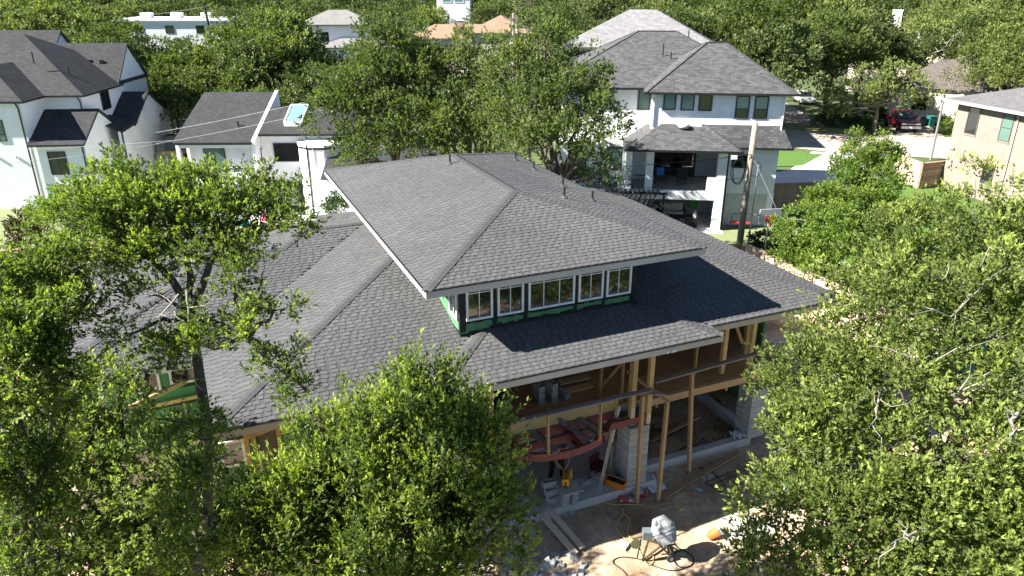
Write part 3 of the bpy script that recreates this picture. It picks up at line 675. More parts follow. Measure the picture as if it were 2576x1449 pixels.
# saw bench
sb = thing('saw_bench', 'dusty plywood cutting bench on block legs with a saw on it', 'bench', uvz(8.3, 15.28, 0.3), HA)
bx('top', rough_mat('dusty_board', (0.33, 0.31, 0.28), (0.45, 0.42, 0.38), 4), sb, -0.3, 0.32, -0.34, 0.34, 0.47, 0.51)
for x in (-0.18, 0.12): bx('leg', M_cmu, sb, x - 0.1, x + 0.1, -0.25, -0.05, 0, 0.468); bx('leg', M_cmu, sb, x - 0.1, x + 0.1, 0.1, 0.3, 0, 0.468)
saw = thing('cutoff_saw', 'yellow cut-off saw held down on the dusty bench', 'saw', uvz(8.3, 15.42, 0.81), HA + R(60))
MB().box(-0.26, 0.1, -0.1, 0.1, 0.08, 0.3).build('motor_housing', M_yel, saw, bevel=0.03); MB().lathe([(0.16, -0.03), (0.17, -0.01), (0.17, 0.02), (0.16, 0.04)], 20, (0.28, -0.12, 0.13), Matrix.Rotation(R(90), 3, 'X')).build('blade_guard', M_yel, saw); MB().lathe([(0.145, -0.004), (0.145, 0.004)], 24, (0.28, -0.12, 0.105), Matrix.Rotation(R(90), 3, 'X')).build('blade', M_steel, saw)
MB().tube([(-0.25, 0, 0.28), (-0.15, 0, 0.42), (0.05, 0, 0.42), (0.1, 0, 0.3)], 0.018, 8).build('front_handle', M_black, saw); MB().tube([(-0.26, 0, 0.2), (-0.42, 0, 0.25), (-0.42, 0, 0.12), (-0.26, 0, 0.1)], 0.02, 8).build('rear_handle', M_black, saw); bx('base_plate', M_steel, saw, 0.05, 0.45, -0.16, -0.02, 0.0, 0.012)
# perforated leaning prop
b0 = uvz(9.33, 15.28, 0.3); t0 = V3(house_at('N', 1545, 205, 15.42)); t0 = uvz(*t0)
pp = thing('metal_prop', 'perforated galvanised steel prop leaning on the red beam', 'prop', b0); m = MB(); d = (t0 - b0)
for s_ in (-0.035, 0.035): m.bar(V3((s_, 0, 0)), d + V3((s_, 0, 0)), 0.012, 0.08, (0, 1, 0))
m.bar(V3((0, 0.03, 0)), d + V3((0, 0.03, 0)), 0.075, 0.012, (0, 1, 0)); m.build('channel', M_steel, pp); h_ = MB()
for k in range(34): p_ = d * ((k + 0.5) / 34); h_.obox(p_ + V3((0.0, 0.02, 0)), (0.03, 0.012, 0.035))
h_.build('slots', M_black, pp)
m = MB().bar(d * 0.6 + V3((0.06, 0.05, 0)), d * 1.03 + V3((0.06, 0.05, 0)), 0.05, 0.05, (0, 1, 0)).build('inner_channel', M_steel, pp)
# crate, red toolbox, stick
cr = thing('tool_crate', 'orange crate heaped with black cords at the pillar foot', 'crate', uvz(9.95, 15.35, 0.3), HA + R(-55))
for a in ((-0.3, 0.3, -0.17, -0.15), (-0.3, 0.3, 0.15, 0.17), (-0.3, -0.28, -0.149, 0.149), (0.28, 0.3, -0.149, 0.149)): bx('side', M_orange, cr, *a, 0, 0.2)
bx('bottom', M_orange, cr, -0.279, 0.279, -0.149, 0.149, 0.001, 0.02)
rr = random.Random(3)
for k in range(9): a = rr.uniform(0, 6); MB().tube([(0.22 * math.cos(a + t * 0.9) * rr.uniform(.6, 1), 0.11 * math.sin(a + t * 0.9), 0.1 + 0.02 * k + 0.01 * math.sin(t)) for t in range(6)], 0.014, 6).build('cord', M_rubber, cr)
bx('handle_board', M_lumber2, cr, -0.28, 0.28, -0.03, 0.03, 0.27, 0.3)
tbx = thing('toolbox', 'dark red open toolbox standing behind the orange crate', 'toolbox', uvz(9.75, 16.15, 0.3), HA + R(20)); bx('body', plain('dark_red_metal', (0.11, 0.012, 0.016), 0.6), tbx, -0.22, 0.22, -0.12, 0.12, 0, 0.3); bx('lid', MATS['dark_red_metal'], tbx, -0.22, 0.22, 0.12, 0.15, 0.301, 0.55); MB().tube([(-0.1, 0.135, 0.56), (-0.1, 0.135, 0.62), (0.1, 0.135, 0.62), (0.1, 0.135, 0.56)], 0.012, 6).build('handle', M_black, tbx)
tag(barp('stick', M_lumber, None, uvz(9.98, 15.78, 0.3), uvz(10.12, 15.95, 1.25), 0.03, 0.03), 'thin wooden stick leaning on the pillar side', 'stick')
# planks
def plank(k1, a, k2, b, w, h, za, zb, label, mat=M_greywood, nm='plank', up=(0, 0, 1)):
    A, B_ = gz(k1, *a, za), gz(k2, *b, zb); return tag(barp(nm, mat, None, A, B_, w, h, up), label, 'plank')
M_oldplank = wood_mat('site_plank', (0.40, 0.30, 0.21), (0.55, 0.44, 0.33), 0.6)
plank('I', (600, 585), 'I', (925, 955), 0.17, 0.045, 0.33, 0.13, 'right one of two long planks ramping from the slab to the dirt', M_oldplank)
plank('I', (545, 640), 'I', (860, 1008), 0.17, 0.045, 0.33, 0.12, 'left one of two long planks ramping from the slab to the dirt', M_oldplank)
plank('I', (1650, 490), 'I', (2360, 70), 0.2, 0.05, 0.1, 0.12, 'long board lying across the dirt below the wooden deck', M_lumber2)
plank('I', (1520, 572), 'I', (1770, 525), 0.09, 0.05, 0.07, 0.08, 'short stick of lumber lying in the shade by the props', M_lumber2)
plank('H', (500, 1040), 'H', (875, 850), 0.12, 0.05, 0.12, 0.55, 'board slanting across the grass pit under the deck', M_lumber2); plank('H', (750, 1035), 'H', (790, 960), 0.15, 0.04, 0.06, 0.1, 'stub of board lying in the grass pit')
plank('H', (1010, 690), 'H', (1060, 740), 0.16, 0.05, 0.1, 0.1, 'short plank on the dirt beyond the kerb wall', M_lumber2)
p = ground_pt('O', 1425, 92); tag(MB().obox((0, 0, 0.04), (0.16, 0.14, 0.09)).build('wood_block', M_lumber, None, p, (0, 0, 0.3)), 'square offcut of yellow lumber on the shaded dirt', 'offcut')
# grass in the pit (short blades)
r_ = np.random.default_rng(2); n = 5000; P_ = np.stack([r_.uniform(11.2, 15.4, n), r_.uniform(16.05, 19.1, n)], -1); P_ = P_[value_noise(P_[:, 0], P_[:, 1], 9, 0.6) > 0.42]; n = len(P_)
m = MB()
for (u, v) in P_: a = r_.uniform(0, 6.28); h_ = r_.uniform(0.04, 0.16); b = uvz(u, v, dirt_at(uvz(u, v))); s_ = V3((math.cos(a), math.sin(a), 0)) * 0.012; m.poly([b - s_, b + s_, b + s_ * r_.uniform(-2, 3) + V3((0, 0, h_))])
tag(m.build('grass', rough_mat('pit_grass', (0.06, 0.09, 0.02), (0.18, 0.17, 0.06), 2, 0.9)), 'thin grass and weeds growing in the pit under the deck', 'grass', kind='stuff')
# rubble
chunk = []
rr = random.Random(8)
for k in range(7):
    bm = bmesh.new(); bmesh.ops.create_cube(bm, size=1)
    for v in bm.verts: v.co += V3((rr.uniform(-.22, .22), rr.uniform(-.22, .22), rr.uniform(-.2, .2)))
    bmesh.ops.bevel(bm, geom=bm.edges[:], offset=0.05, segments=1, affect='EDGES'); me = bpy.data.meshes.new('rubble'); bm.to_mesh(me); bm.free(); me.materials.append(M_cmu); chunk.append(me)
for k in range(78):
    while True:
        x, y = rr.uniform(180, 980), rr.uniform(870, 1215)
        if y > 1500 - x * 0.75 - 350 and (x < 560 or y > 930 + (x - 560) * 0.35): break
    p = ground_pt('I', x, y); s_ = rr.choice((0.05, 0.07, 0.09, 0.115, 0.15))
    o = obj('concrete_chunk', chunk[k % 7], None, None, p + V3((0, 0, s_ * 0.15)), (rr.uniform(-.5, .5), rr.uniform(-.5, .5), rr.uniform(0, 6))); o.scale = (s_ * 1.5, s_, s_ * rr.uniform(0.4, 0.8))
    tag(o, 'broken grey block chunk in the rubble by the planks', 'chunk', 'broken block pieces at the bottom of the yard')
for k, (x, y, s_) in enumerate(((820, 635, .12), (770, 650, .1), (1360, 510, .2), (1330, 490, .12), (2090, 300, .12), (2040, 310, .1), (1990, 420, .13), (1890, 290, .14), (2070, 510, .08), (1740, 230, .12), (430, 800, .2), (460, 830, .14))):
    p = ground_pt('I', x, y); o = obj('concrete_chunk', chunk[k % 7], None, None, p + V3((0, 0, 0.02)), (0.2, 0.3, k)); o.scale = (s_ * 1.4, s_, s_ * 0.5); tag(o, 'small grey stone scattered over the shaded dirt', 'stone', 'loose stones on the dirt')
p = ground_pt('I', 1430, 455); bm = bmesh.new(); bmesh.ops.create_icosphere(bm, subdivisions=3, radius=0.17)
for v in bm.verts: v.co.z *= 0.75; v.co += v.co * 0.12 * math.sin(v.co.x * 21 + v.co.y * 17)
me = bpy.data.meshes.new('boulder'); bm.to_mesh(me); bm.free(); tag(obj('boulder', me, M_mortar, None, p + V3((0, 0, 0.08))), 'round grey stone behind the first wooden prop', 'stone')
# jugs, bag, bucket, spill, rebar
M_jug = plain('red_plastic', (0.6, 0.05, 0.04), 0.45)
for k, (x, y) in enumerate(((1270, 490), (1285, 520), (1490, 490), (1460, 485))):
    p = ground_pt('I', x, y); j = thing('jug', ('red bottle lying left of the round stone, rear one', 'red bottle lying left of the round stone, front one', 'red bottle lying right of the round stone', 'small red bottle touching the round stone')[k], 'bottle', p, k * 1.3)
    MB().lathe([(0.05, 0), (0.055, 0.02), (0.055, 0.14), (0.02, 0.19), (0.02, 0.22)], 12, (0, 0, 0.05), Matrix.Rotation(R(84), 3, 'X')).build('body', M_jug, j, smooth=True); MB().lathe([(0.024, 0), (0.024, 0.03)], 10, (0, -0.22, 0.075), Matrix.Rotation(R(84), 3, 'X')).build('cap', M_winwhite, j)
def crumple(name, w, h, seed, amp):
    bm = bmesh.new(); bmesh.ops.create_grid(bm, x_segments=14, y_segments=14, size=0.5); r = random.Random(seed)
    for v in bm.verts: v.co = V3((v.co.x * w, v.co.y * h, amp * (0.5 + 0.5 * math.sin(v.co.x * 13 + seed) * math.cos(v.co.y * 11 + seed)) + r.uniform(0, amp * 0.6)))
    me = bpy.data.meshes.new(name); bm.to_mesh(me); bm.free(); return me
M_bag = plain('white_plastic', (0.62, 0.64, 0.7), 0.4)
tag(obj('plastic_bag', crumple('plastic_bag', 0.55, 0.75, 1, 0.07), M_bag, None, ground_pt('I', 1570, 385) + V3((0, 0, 0.03)), (0, 0, 0.5)), 'crumpled white plastic sack between the wooden props', 'bag')
tag(obj('plastic_bag', crumple('plastic_bag', 0.45, 0.4, 5, 0.09), M_bag, None, gz('H', 1168, 1000, 0.33), (0, 0, 0.2)), 'white plastic bag on the kerb wall corner', 'bag'); tag(obj('plastic_bag', crumple('plastic_bag', 0.3, 0.25, 7, 0.05), M_winwhite, None, ground_pt('O', 440, 740) + V3((0, 0, 0.02)), (0, 0, 1)), 'scrap of white plastic on the sunny dirt', 'litter')
p = ground_pt('O', 2000, 580); bk = thing('bucket', 'tipped orange bucket spilling a lump of white plaster', 'bucket', p + V3((0, 0, 0.12)), 0.4)
MB().lathe([(0.11, -0.16), (0.14, 0.12), (0.15, 0.13), (0.14, 0.135), (0.125, 0.1), (0.1, -0.14)], 16, (-0.08, 0, 0), Matrix.Rotation(R(75), 3, 'Y')).build('shell', plain('stained_orange', (0.40, 0.13, 0.03), 0.7), bk, smooth=True)
bm = bmesh.new(); bmesh.ops.create_icosphere(bm, subdivisions=2, radius=0.14)
for v in bm.verts: v.co *= 1 + 0.25 * math.sin(v.co.x * 30 + v.co.z * 25)
me = bpy.data.meshes.new('plaster_lump'); bm.to_mesh(me); bm.free(); obj('plaster_lump', me, M_winwhite, bk, (0.1, 0.02, 0.02))
c_ = gz('I', 2440, 760, 0.0); m = MB(); rg = 9; pv = []
for i in range(rg + 1):
    for j in range(24):
        a = j / 24 * 6.283; r_ = (0.85 + 0.22 * math.sin(a * 3 + 1) + 0.12 * math.sin(a * 7)) * i / rg; w_ = V3((c_.x + r_ * math.cos(a), c_.y + r_ * 0.8 * math.sin(a), 0)); w_.z = dirt_at(w_) + 0.05 * (1 - (i / rg) ** 2) - 0.012; m.v.append(tuple(w_))
for i in range(rg):
    for j in range(24): j2 = (j + 1) % 24; m.f.append((i * 24 + j, (i + 1) * 24 + j, (i + 1) * 24 + j2, i * 24 + j2)); m.uv += [(0, 0)] * 4
tag(m.build('concrete_spill', M_conc, None, smooth=True), 'pale grey splash of spilled concrete at the edge of the right oak', 'spill')
rb_ = thing('rebar_mat', 'black rebar lengths lying in the shaded dirt at the right', 'rebar', ground_pt('I', 2150, 380) + V3((0, 0, 0.03)))
for a, b in (((2055, 360), (2340, 250)), ((2100, 390), (2340, 290)), ((2060, 365), (2300, 520)), ((2250, 260), (2330, 420))):
    A, B_ = ground_pt('I', *a), ground_pt('I', *b); o_ = rb_.location; MB().tube([A - o_ + V3((0, 0, 0.05)), (A + B_) / 2 - o_ + V3((0, 0, 0.06)), B_ - o_ + V3((0, 0, 0.05))], 0.012, 6).build('bar', M_black, rb_)
def line(name, k, pts, r, mat, label, cat, lift=0.02, top=None):
    P_ = [ground_pt(k, *p) + V3((0, 0, lift)) for p in pts]
    if top: P_[0].z += top
    out = []
    for i in range(len(P_) - 1):
        p0, p1, p2, p3 = P_[max(0, i - 1)], P_[i], P_[i + 1], P_[min(len(P_) - 1, i + 2)]
        for j in range(5):
            t = j / 5; out.append(0.5 * ((2 * p1) + (p2 - p0) * t + (2 * p0 - 5 * p1 + 4 * p2 - p3) * t * t + (3 * p1 - p0 - 3 * p2 + p3) * t ** 3))
    out.append(P_[-1]); return tag(MB().tube(out, r, 6).build(name, mat, None, smooth=True), label, cat)
line('hose', 'O', [(1290, 480), (1295, 600), (1350, 750), (1480, 830), (1600, 910), (1640, 980), (1580, 1080), (1440, 1105), (1330, 1030), (1300, 930), (1330, 850), (1420, 830)], 0.017, M_rubber, 'black hose looped beside the cement mixer', 'hose', 0.02, 0.35)
line('power_cord', 'O', [(510, 1236), (430, 1150), (290, 1050), (285, 970), (400, 928), (560, 938), (760, 968), (930, 1045), (1200, 1130), (1400, 1135), (1560, 1080)], 0.013, M_rubber, 'thin black power cord trailing to the bottom edge', 'cord')
M_ycord = plain('yellow_cord', (0.6, 0.45, 0.14), 0.6)
line('extension_cord', 'O', [(430, 100), (445, 190), (340, 330), (325, 440), (400, 540), (520, 650)], 0.012, M_ycord, 'left strand of yellow cord crossing the sunlit dirt', 'cord'); line('extension_cord', 'O', [(460, 200), (550, 280), (540, 390), (510, 480), (570, 600), (690, 730), (760, 900), (860, 1050), (950, 1000), (950, 900), (900, 870)], 0.012, M_ycord, 'yellow cord ending in a coil by the mixer', 'cord')
line('extension_cord', 'I', [(900, 545), (1060, 520), (1200, 560), (1350, 560), (1500, 570)], 0.012, M_ycord, 'yellow cord along the foot of the slab', 'cord'); line('power_cord', 'I', [(2000, 220), (2100, 240), (2180, 320), (2250, 400)], 0.014, M_rubber, 'black cable near the long board in the shade', 'cord')
# cement mixer
A0 = ground_pt('O', 1250, 985); mx = thing('cement_mixer', 'small cement mixer with dented galvanised drum on olive legs', 'mixer', A0)
Mo = gz('O', 1185, 590, 0.85) - A0; Bo = gz('O', 1085, 350, 1.12) - A0; ax = (Mo - Bo).normalized(); cen = (Mo + Bo) / 2
xx = ax.orthogonal().normalized(); rot = Matrix((xx, ax.cross(xx), ax)).transposed(); L_ = 0.62
M_drum = rough_mat('cement_coated_drum', (0.30, 0.31, 0.32), (0.58, 0.58, 0.57), 6, 0.7, 0.5, 40, metal=0.25, stops=[(0.25, (0.13, 0.14, 0.15)), (0.5, (0.25, 0.26, 0.265)), (0.75, (0.42, 0.42, 0.41))])
dr = MB().lathe([(0.02, -0.36), (0.17, -0.36), (0.29, -0.16), (0.31, -0.12), (0.31, 0.1), (0.29, 0.13), (0.21, 0.33), (0.2, 0.33), (0.28, 0.12), (0.28, -0.1), (0.1, -0.3)], 22, cen, rot).build('drum', M_drum, mx, smooth=False)
MB().lathe([(0.318, -0.02), (0.33, -0.01), (0.33, 0.02), (0.318, 0.03)], 22, cen, rot).build('ring_gear', M_drum, dr)
M_olive = plain('olive_paint', (0.10, 0.095, 0.045), 0.6)
f2 = ground_pt('O', 770, 985) - A0; f3 = ground_pt('O', 1150, 730) - A0; hub = Bo - ax * 0.12
for k, (a, b) in enumerate(((V3((0, 0, 0.1)), hub + V3((0.1, 0, -0.25))), (V3((0.02, 0.05, 0.1)), cen + V3((-0.28, -0.1, -0.15))), (f2 + V3((0, 0, 0.03)), cen + V3((-0.4, -0.1, -0.2))), (f3 + V3((0, 0, 0.1)), cen + V3((-0.25, 0.05, -0.25))), (f2 + V3((0, 0, 0.05)), f3 + V3((0, 0, 0.12))), (f3 + V3((0, 0, 0.13)), V3((0, 0, 0.12))), (cen + V3((-0.45, -0.1, -0.2)), cen + V3((-0.1, -0.12, -0.32))), (cen + V3((-0.8, 0.02, -0.28)), cen + V3((-0.3, 0.0, -0.12))))): barp('frame_tube', M_olive, mx, a, b, 0.045, 0.045)
for c_ in (V3((0, 0, 0.11)), f3 + V3((0, 0, 0.12))):
    w_ = MB().lathe([(0.06, -0.03), (0.115, -0.03), (0.12, 0), (0.115, 0.03), (0.06, 0.03)], 16, c_, Matrix.Rotation(R(90), 3, 'X') @ Matrix.Rotation(0.3, 3, 'Y')).build('wheel', M_rubber, mx); MB().lathe([(0.058, -0.034), (0.058, 0.034)], 10, c_, Matrix.Rotation(R(90), 3, 'X') @ Matrix.Rotation(0.3, 3, 'Y')).build('rim', M_drive, w_)
MB().obox(cen + V3((-0.42, 0.02, -0.12)), (0.24, 0.22, 0.24)).build('motor_box', plain('grey_blue_box', (0.12, 0.14, 0.15), 0.6), mx, bevel=0.02)
MB().tube([cen + V3((-0.6, -0.1, -0.2)), cen + V3((-0.62, -0.1, -0.5)), cen + V3((-0.66, -0.1, -0.8))], 0.02, 6).build('plug_cord', M_rubber, mx)
MB().lathe([(0.14, -0.01), (0.14, 0.01)], 16, cen + V3((-0.72, -0.1, -0.35)), Matrix.Rotation(R(80), 3, 'X')).build('tilt_wheel', M_olive, mx)

# ---------------------------------------------------------------- people
M_skin = rough_mat('skin', (0.24, 0.13, 0.085), (0.32, 0.18, 0.12), 5, 0.6, 0.05); M_hair = plain('dark_hair', (0.015, 0.012, 0.01), 0.7)
def skin_mesh(name, verts, edges, rad, mat, parent, root=0, sub=2):
    me = bpy.data.meshes.new(name); me.from_pydata([tuple(v) for v in verts], edges, []); me.materials.append(mat); o = obj(name, me, None, parent)
    md = o.modifiers.new('skin', 'SKIN'); md.use_smooth_shade = True; sv = me.skin_vertices[0].data if me.skin_vertices else None
    if sv is None:
        bm = bmesh.new(); bm.from_mesh(me); bm.verts.layers.skin.verify(); bm.to_mesh(me); bm.free(); sv = me.skin_vertices[0].data
    for i, r in enumerate(rad): sv[i].radius = (r, r) if not isinstance(r, tuple) else r; sv[i].use_root = (i == root)
    s2 = o.modifiers.new('sub', 'SUBSURF'); s2.levels = sub; s2.render_levels = sub; return o
def person(label, loc, rz, J, shirt, pants, shoe, head_dir, hat=None):
    t = thing('person', label, 'person', loc, rz)
    V_ = [J['pelvis'], J['chest'], J['neck'], J['head'], J['sl'], J['el'], J['wl'], J['sr'], J['er'], J['wr'], J['hl'], J['kl'], J['al'], J['hr'], J['kr'], J['ar'], J['head'] + V3(head_dir[1]) * 0.11, J['al'] + V3(J['toe']) * 0.16, J['ar'] + V3(J['toe']) * 0.16]
    E_ = [(0, 1), (1, 2), (2, 3), (1, 4), (4, 5), (5, 6), (1, 7), (7, 8), (8, 9), (0, 10), (10, 11), (11, 12), (0, 13), (13, 14), (14, 15), (3, 16), (12, 17), (15, 18)]
    rad = [(0.13, 0.11), (0.15, 0.11), 0.055, 0.095, 0.065, 0.045, 0.033, 0.065, 0.045, 0.033, 0.085, 0.06, 0.045, 0.085, 0.06, 0.045, 0.085, 0.035, 0.035]
    body = skin_mesh('body', V_, E_, rad, M_skin, t)
    # hands: palm and five fingers
    for w_, e_ in (('wl', 'el'), ('wr', 'er')):
        d = (J[w_] - J[e_]).normalized(); s_ = d.cross(V3((0, 0, 1))).normalized(); dn = d.cross(s_).normalized()
        hv = [J[w_], J[w_] + d * 0.05]; he = [(0, 1)]; hr = [0.026, 0.034]
        for k, (off, ln) in enumerate(((-0.03, 0.065), (-0.01, 0.078), (0.01, 0.075), (0.03, 0.06))):
            i = len(hv); a = J[w_] + d * 0.085 + s_ * off; hv += [a, a + d * ln * 0.5 - dn * 0.012, a + d * ln * 0.8 - dn * 0.045]; he += [(1, i), (i, i + 1), (i + 1, i + 2)]; hr += [0.0105, 0.0095, 0.008]
        i = len(hv); a = J[w_] + d * 0.04 + s_ * 0.045; hv += [a, a + d * 0.04 + s_ * 0.012 - dn * 0.02]; he += [(1, i), (i, i + 1)]; hr += [0.012, 0.009]
        skin_mesh('hand', hv, he, hr, M_skin, body, 0, 1)
    skin_mesh('shirt', [J['pelvis'] + V3((0, 0, 0.05)), J['chest'], J['neck'] * 0.6 + J['chest'] * 0.4, J['sl'], J['sl'] * 0.45 + J['el'] * 0.55, J['sr'], J['sr'] * 0.45 + J['er'] * 0.55], [(0, 1), (1, 2), (1, 3), (3, 4), (1, 5), (5, 6)], [(0.155, 0.135), (0.175, 0.135), 0.09, 0.085, 0.072, 0.085, 0.072], shirt, t)
    skin_mesh('trousers', [J['pelvis'], J['hl'], J['kl'], J['al'] + V3((0, 0, 0.03)), J['hr'], J['kr'], J['ar'] + V3((0, 0, 0.03))], [(0, 1), (1, 2), (2, 3), (0, 4), (4, 5), (5, 6)], [(0.15, 0.13), 0.105, 0.08, 0.07, 0.105, 0.08, 0.07], pants, t)
    for a in ('al', 'ar'): skin_mesh('shoe', [J[a] - V3(J['toe']) * 0.05 + V3((0, 0, -0.02)), J[a] + V3(J['toe']) * 0.1 + V3((0, 0, -0.035)), J[a] + V3(J['toe']) * 0.2 + V3((0, 0, -0.04))], [(0, 1), (1, 2)], [0.055, 0.05, 0.04], shoe, t, 0, 1)
    fd, up_ = V3(head_dir[0]).normalized(), V3(head_dir[1]).normalized(); H = J['head'] + up_ * 0.05; sd = fd.cross(up_)
    skin_mesh('hair', [H - fd * 0.03, H + up_ * 0.06 - fd * 0.015, H + up_ * 0.04 + fd * 0.04], [(0, 1), (1, 2)], [0.1, 0.09, 0.07], hat or M_hair, t, 0, 2)
    f_ = MB(); f_.obox(H + fd * 0.1 - up_ * 0.02, (0.025, 0.03, 0.04)); f_.build('nose', M_skin, body)
    for s_ in (-1, 1):
        MB().lathe([(0.002, -0.012), (0.012, 0), (0.002, 0.012)], 8, H + fd * 0.085 + sd * 0.035 * s_ + up_ * 0.0).build('eye', M_black, body); MB().obox(H + sd * 0.1 * s_ - up_ * 0.01, (0.03, 0.02, 0.05)).build('ear', M_skin, body)
    MB().obox(H + fd * 0.09 - up_ * 0.065, (0.02, 0.045, 0.01)).build('mouth', plain('lips', (0.25, 0.08, 0.07), 0.6), body)
    return t
Vv = V3
J = dict(pelvis=Vv((0, 0.06, 0.92)), chest=Vv((0.02, -0.22, 1.26)), neck=Vv((0.02, -0.36, 1.4)), head=Vv((0.02, -0.45, 1.47)), sl=Vv((-0.17, -0.26, 1.3)), el=Vv((-0.2, -0.46, 1.06)), wl=Vv((-0.05, -0.66, 0.93)), sr=Vv((0.2, -0.26, 1.3)), er=Vv((0.2, -0.5, 1.08)), wr=Vv((0.0, -0.72, 0.98)),
         hl=Vv((-0.11, 0.05, 0.86)), kl=Vv((-0.16, -0.04, 0.48)), al=Vv((-0.19, 0.04, 0.09)), hr=Vv((0.11, 0.05, 0.86)), kr=Vv((0.16, -0.02, 0.48)), ar=Vv((0.2, 0.06, 0.09)), toe=(0, -1, 0))
person('worker in white shirt and black trousers bending over the yellow saw', uvz(8.38, 16.18, 0.3), HA + R(-8), J, plain('white_cotton', (0.7, 0.69, 0.72), 0.9), plain('black_cloth', (0.012, 0.012, 0.014), 0.9), M_black, ((0, -0.8, -0.6), (0, -0.5, 0.86)))
J2 = dict(J, pelvis=Vv((0, 0.1, 0.9)), chest=Vv((0, -0.2, 1.2)), neck=Vv((0, -0.34, 1.3)), head=Vv((0, -0.44, 1.34)), sl=Vv((-0.18, -0.22, 1.22)), el=Vv((-0.24, -0.35, 0.95)), wl=Vv((-0.15, -0.5, 0.75)), sr=Vv((0.18, -0.22, 1.22)), er=Vv((0.24, -0.36, 0.95)), wr=Vv((0.12, -0.52, 0.75)))
person('worker in red shirt stooping in the dark porch above the slab', to_uv(V3((0, 0, 0))) + uvz(6.9, 17.1, 2.72), HA + R(40), J2, plain('red_cotton', (0.35, 0.015, 0.02), 0.9), plain('navy_cloth', (0.012, 0.014, 0.022), 0.9), M_black, ((0.3, -0.8, -0.6), (0, -0.5, 0.86)), plain('red_cap', (0.4, 0.02, 0.02), 0.8))

# ---------------------------------------------------------------- cutting dust hanging round the bench
bm = bmesh.new(); bmesh.ops.create_icosphere(bm, subdivisions=3, radius=1.0)
for v in bm.verts: v.co *= 1 + 0.18 * math.sin(v.co.x * 4 + 1) * math.cos(v.co.y * 5); v.co = V3((v.co.x * 0.95, v.co.y * 0.5, v.co.z * 0.42))
me = bpy.data.meshes.new('dust_cloud'); bm.to_mesh(me); bm.free()
m_, t_, b_ = new_mat('dust_air'); t_.nodes.remove(b_); vol = N(t_, 'ShaderNodeVolumePrincipled'); vol.inputs['Color'].default_value = (0.85, 0.82, 0.78, 1)
tc_ = N(t_, 'ShaderNodeTexCoord'); nz = N(t_, 'ShaderNodeTexNoise'); nz.inputs['Scale'].default_value = 2.6; nz.inputs['Detail'].default_value = 3; t_.links.new(tc_.outputs['Object'], nz.inputs['Vector'])
mr = N(t_, 'ShaderNodeMapRange'); mr.inputs['From Min'].default_value = 0.42; mr.inputs['From Max'].default_value = 0.75; mr.inputs['To Max'].default_value = 2.2; t_.links.new(nz.outputs['Fac'], mr.inputs['Value'])
t_.links.new(mr.outputs[0], vol.inputs['Density']); t_.links.new(vol.outputs[0], t_.nodes['Material Output'].inputs['Volume'])
tag(obj('dust_cloud', me, m_, None, uvz(8.45, 14.95, 0.72), (0, 0, HA)), 'thin grey cutting dust drifting round the saw bench', 'dust', kind='stuff')
# ---------------------------------------------------------------- helpers for neighbouring houses (each in its own local frame)
S_dark = shingle_tex_mat('dark_shingle', (0.0302, 0.0306, 0.0324), (0.0612, 0.0619, 0.0641))
S_mid = shingle_tex_mat('mixed_grey_shingle', (0.0432, 0.0432, 0.0454), (0.1224, 0.1217, 0.1224), 0.14, 0.3)
S_light = shingle_tex_mat('pale_grey_shingle', (0.144, 0.1404, 0.144), (0.2592, 0.252, 0.252), 0.2, 0.4)
S_tan = shingle_tex_mat('tan_shingle', (0.2376, 0.1548, 0.1008), (0.3096, 0.216, 0.1512))
S_brown = shingle_tex_mat('brown_shingle', (0.072, 0.0612, 0.054), (0.1368, 0.1188, 0.108))
S_far = shingle_tex_mat('far_grey_shingle', (0.1728, 0.1656, 0.1548), (0.2592, 0.252, 0.2376))
S_concrete = shingle_tex_mat('concrete_tile', (0.10, 0.098, 0.099), (0.145, 0.142, 0.143), 0.16, 0.3)
def roof_plane(m, pts):
    """pts[0]->pts[1] is the eave line; uv in metres along the eave and up the slope"""
    P = [V3(p) for p in pts]; e = (P[1] - P[0]).normalized(); n = (P[1] - P[0]).cross(P[2] - P[0]).normalized()
    if n.z < 0: n = -n
    s = n.cross(e); m.poly(P, [((p - P[0]).dot(e), (p - P[0]).dot(s)) for p in P])
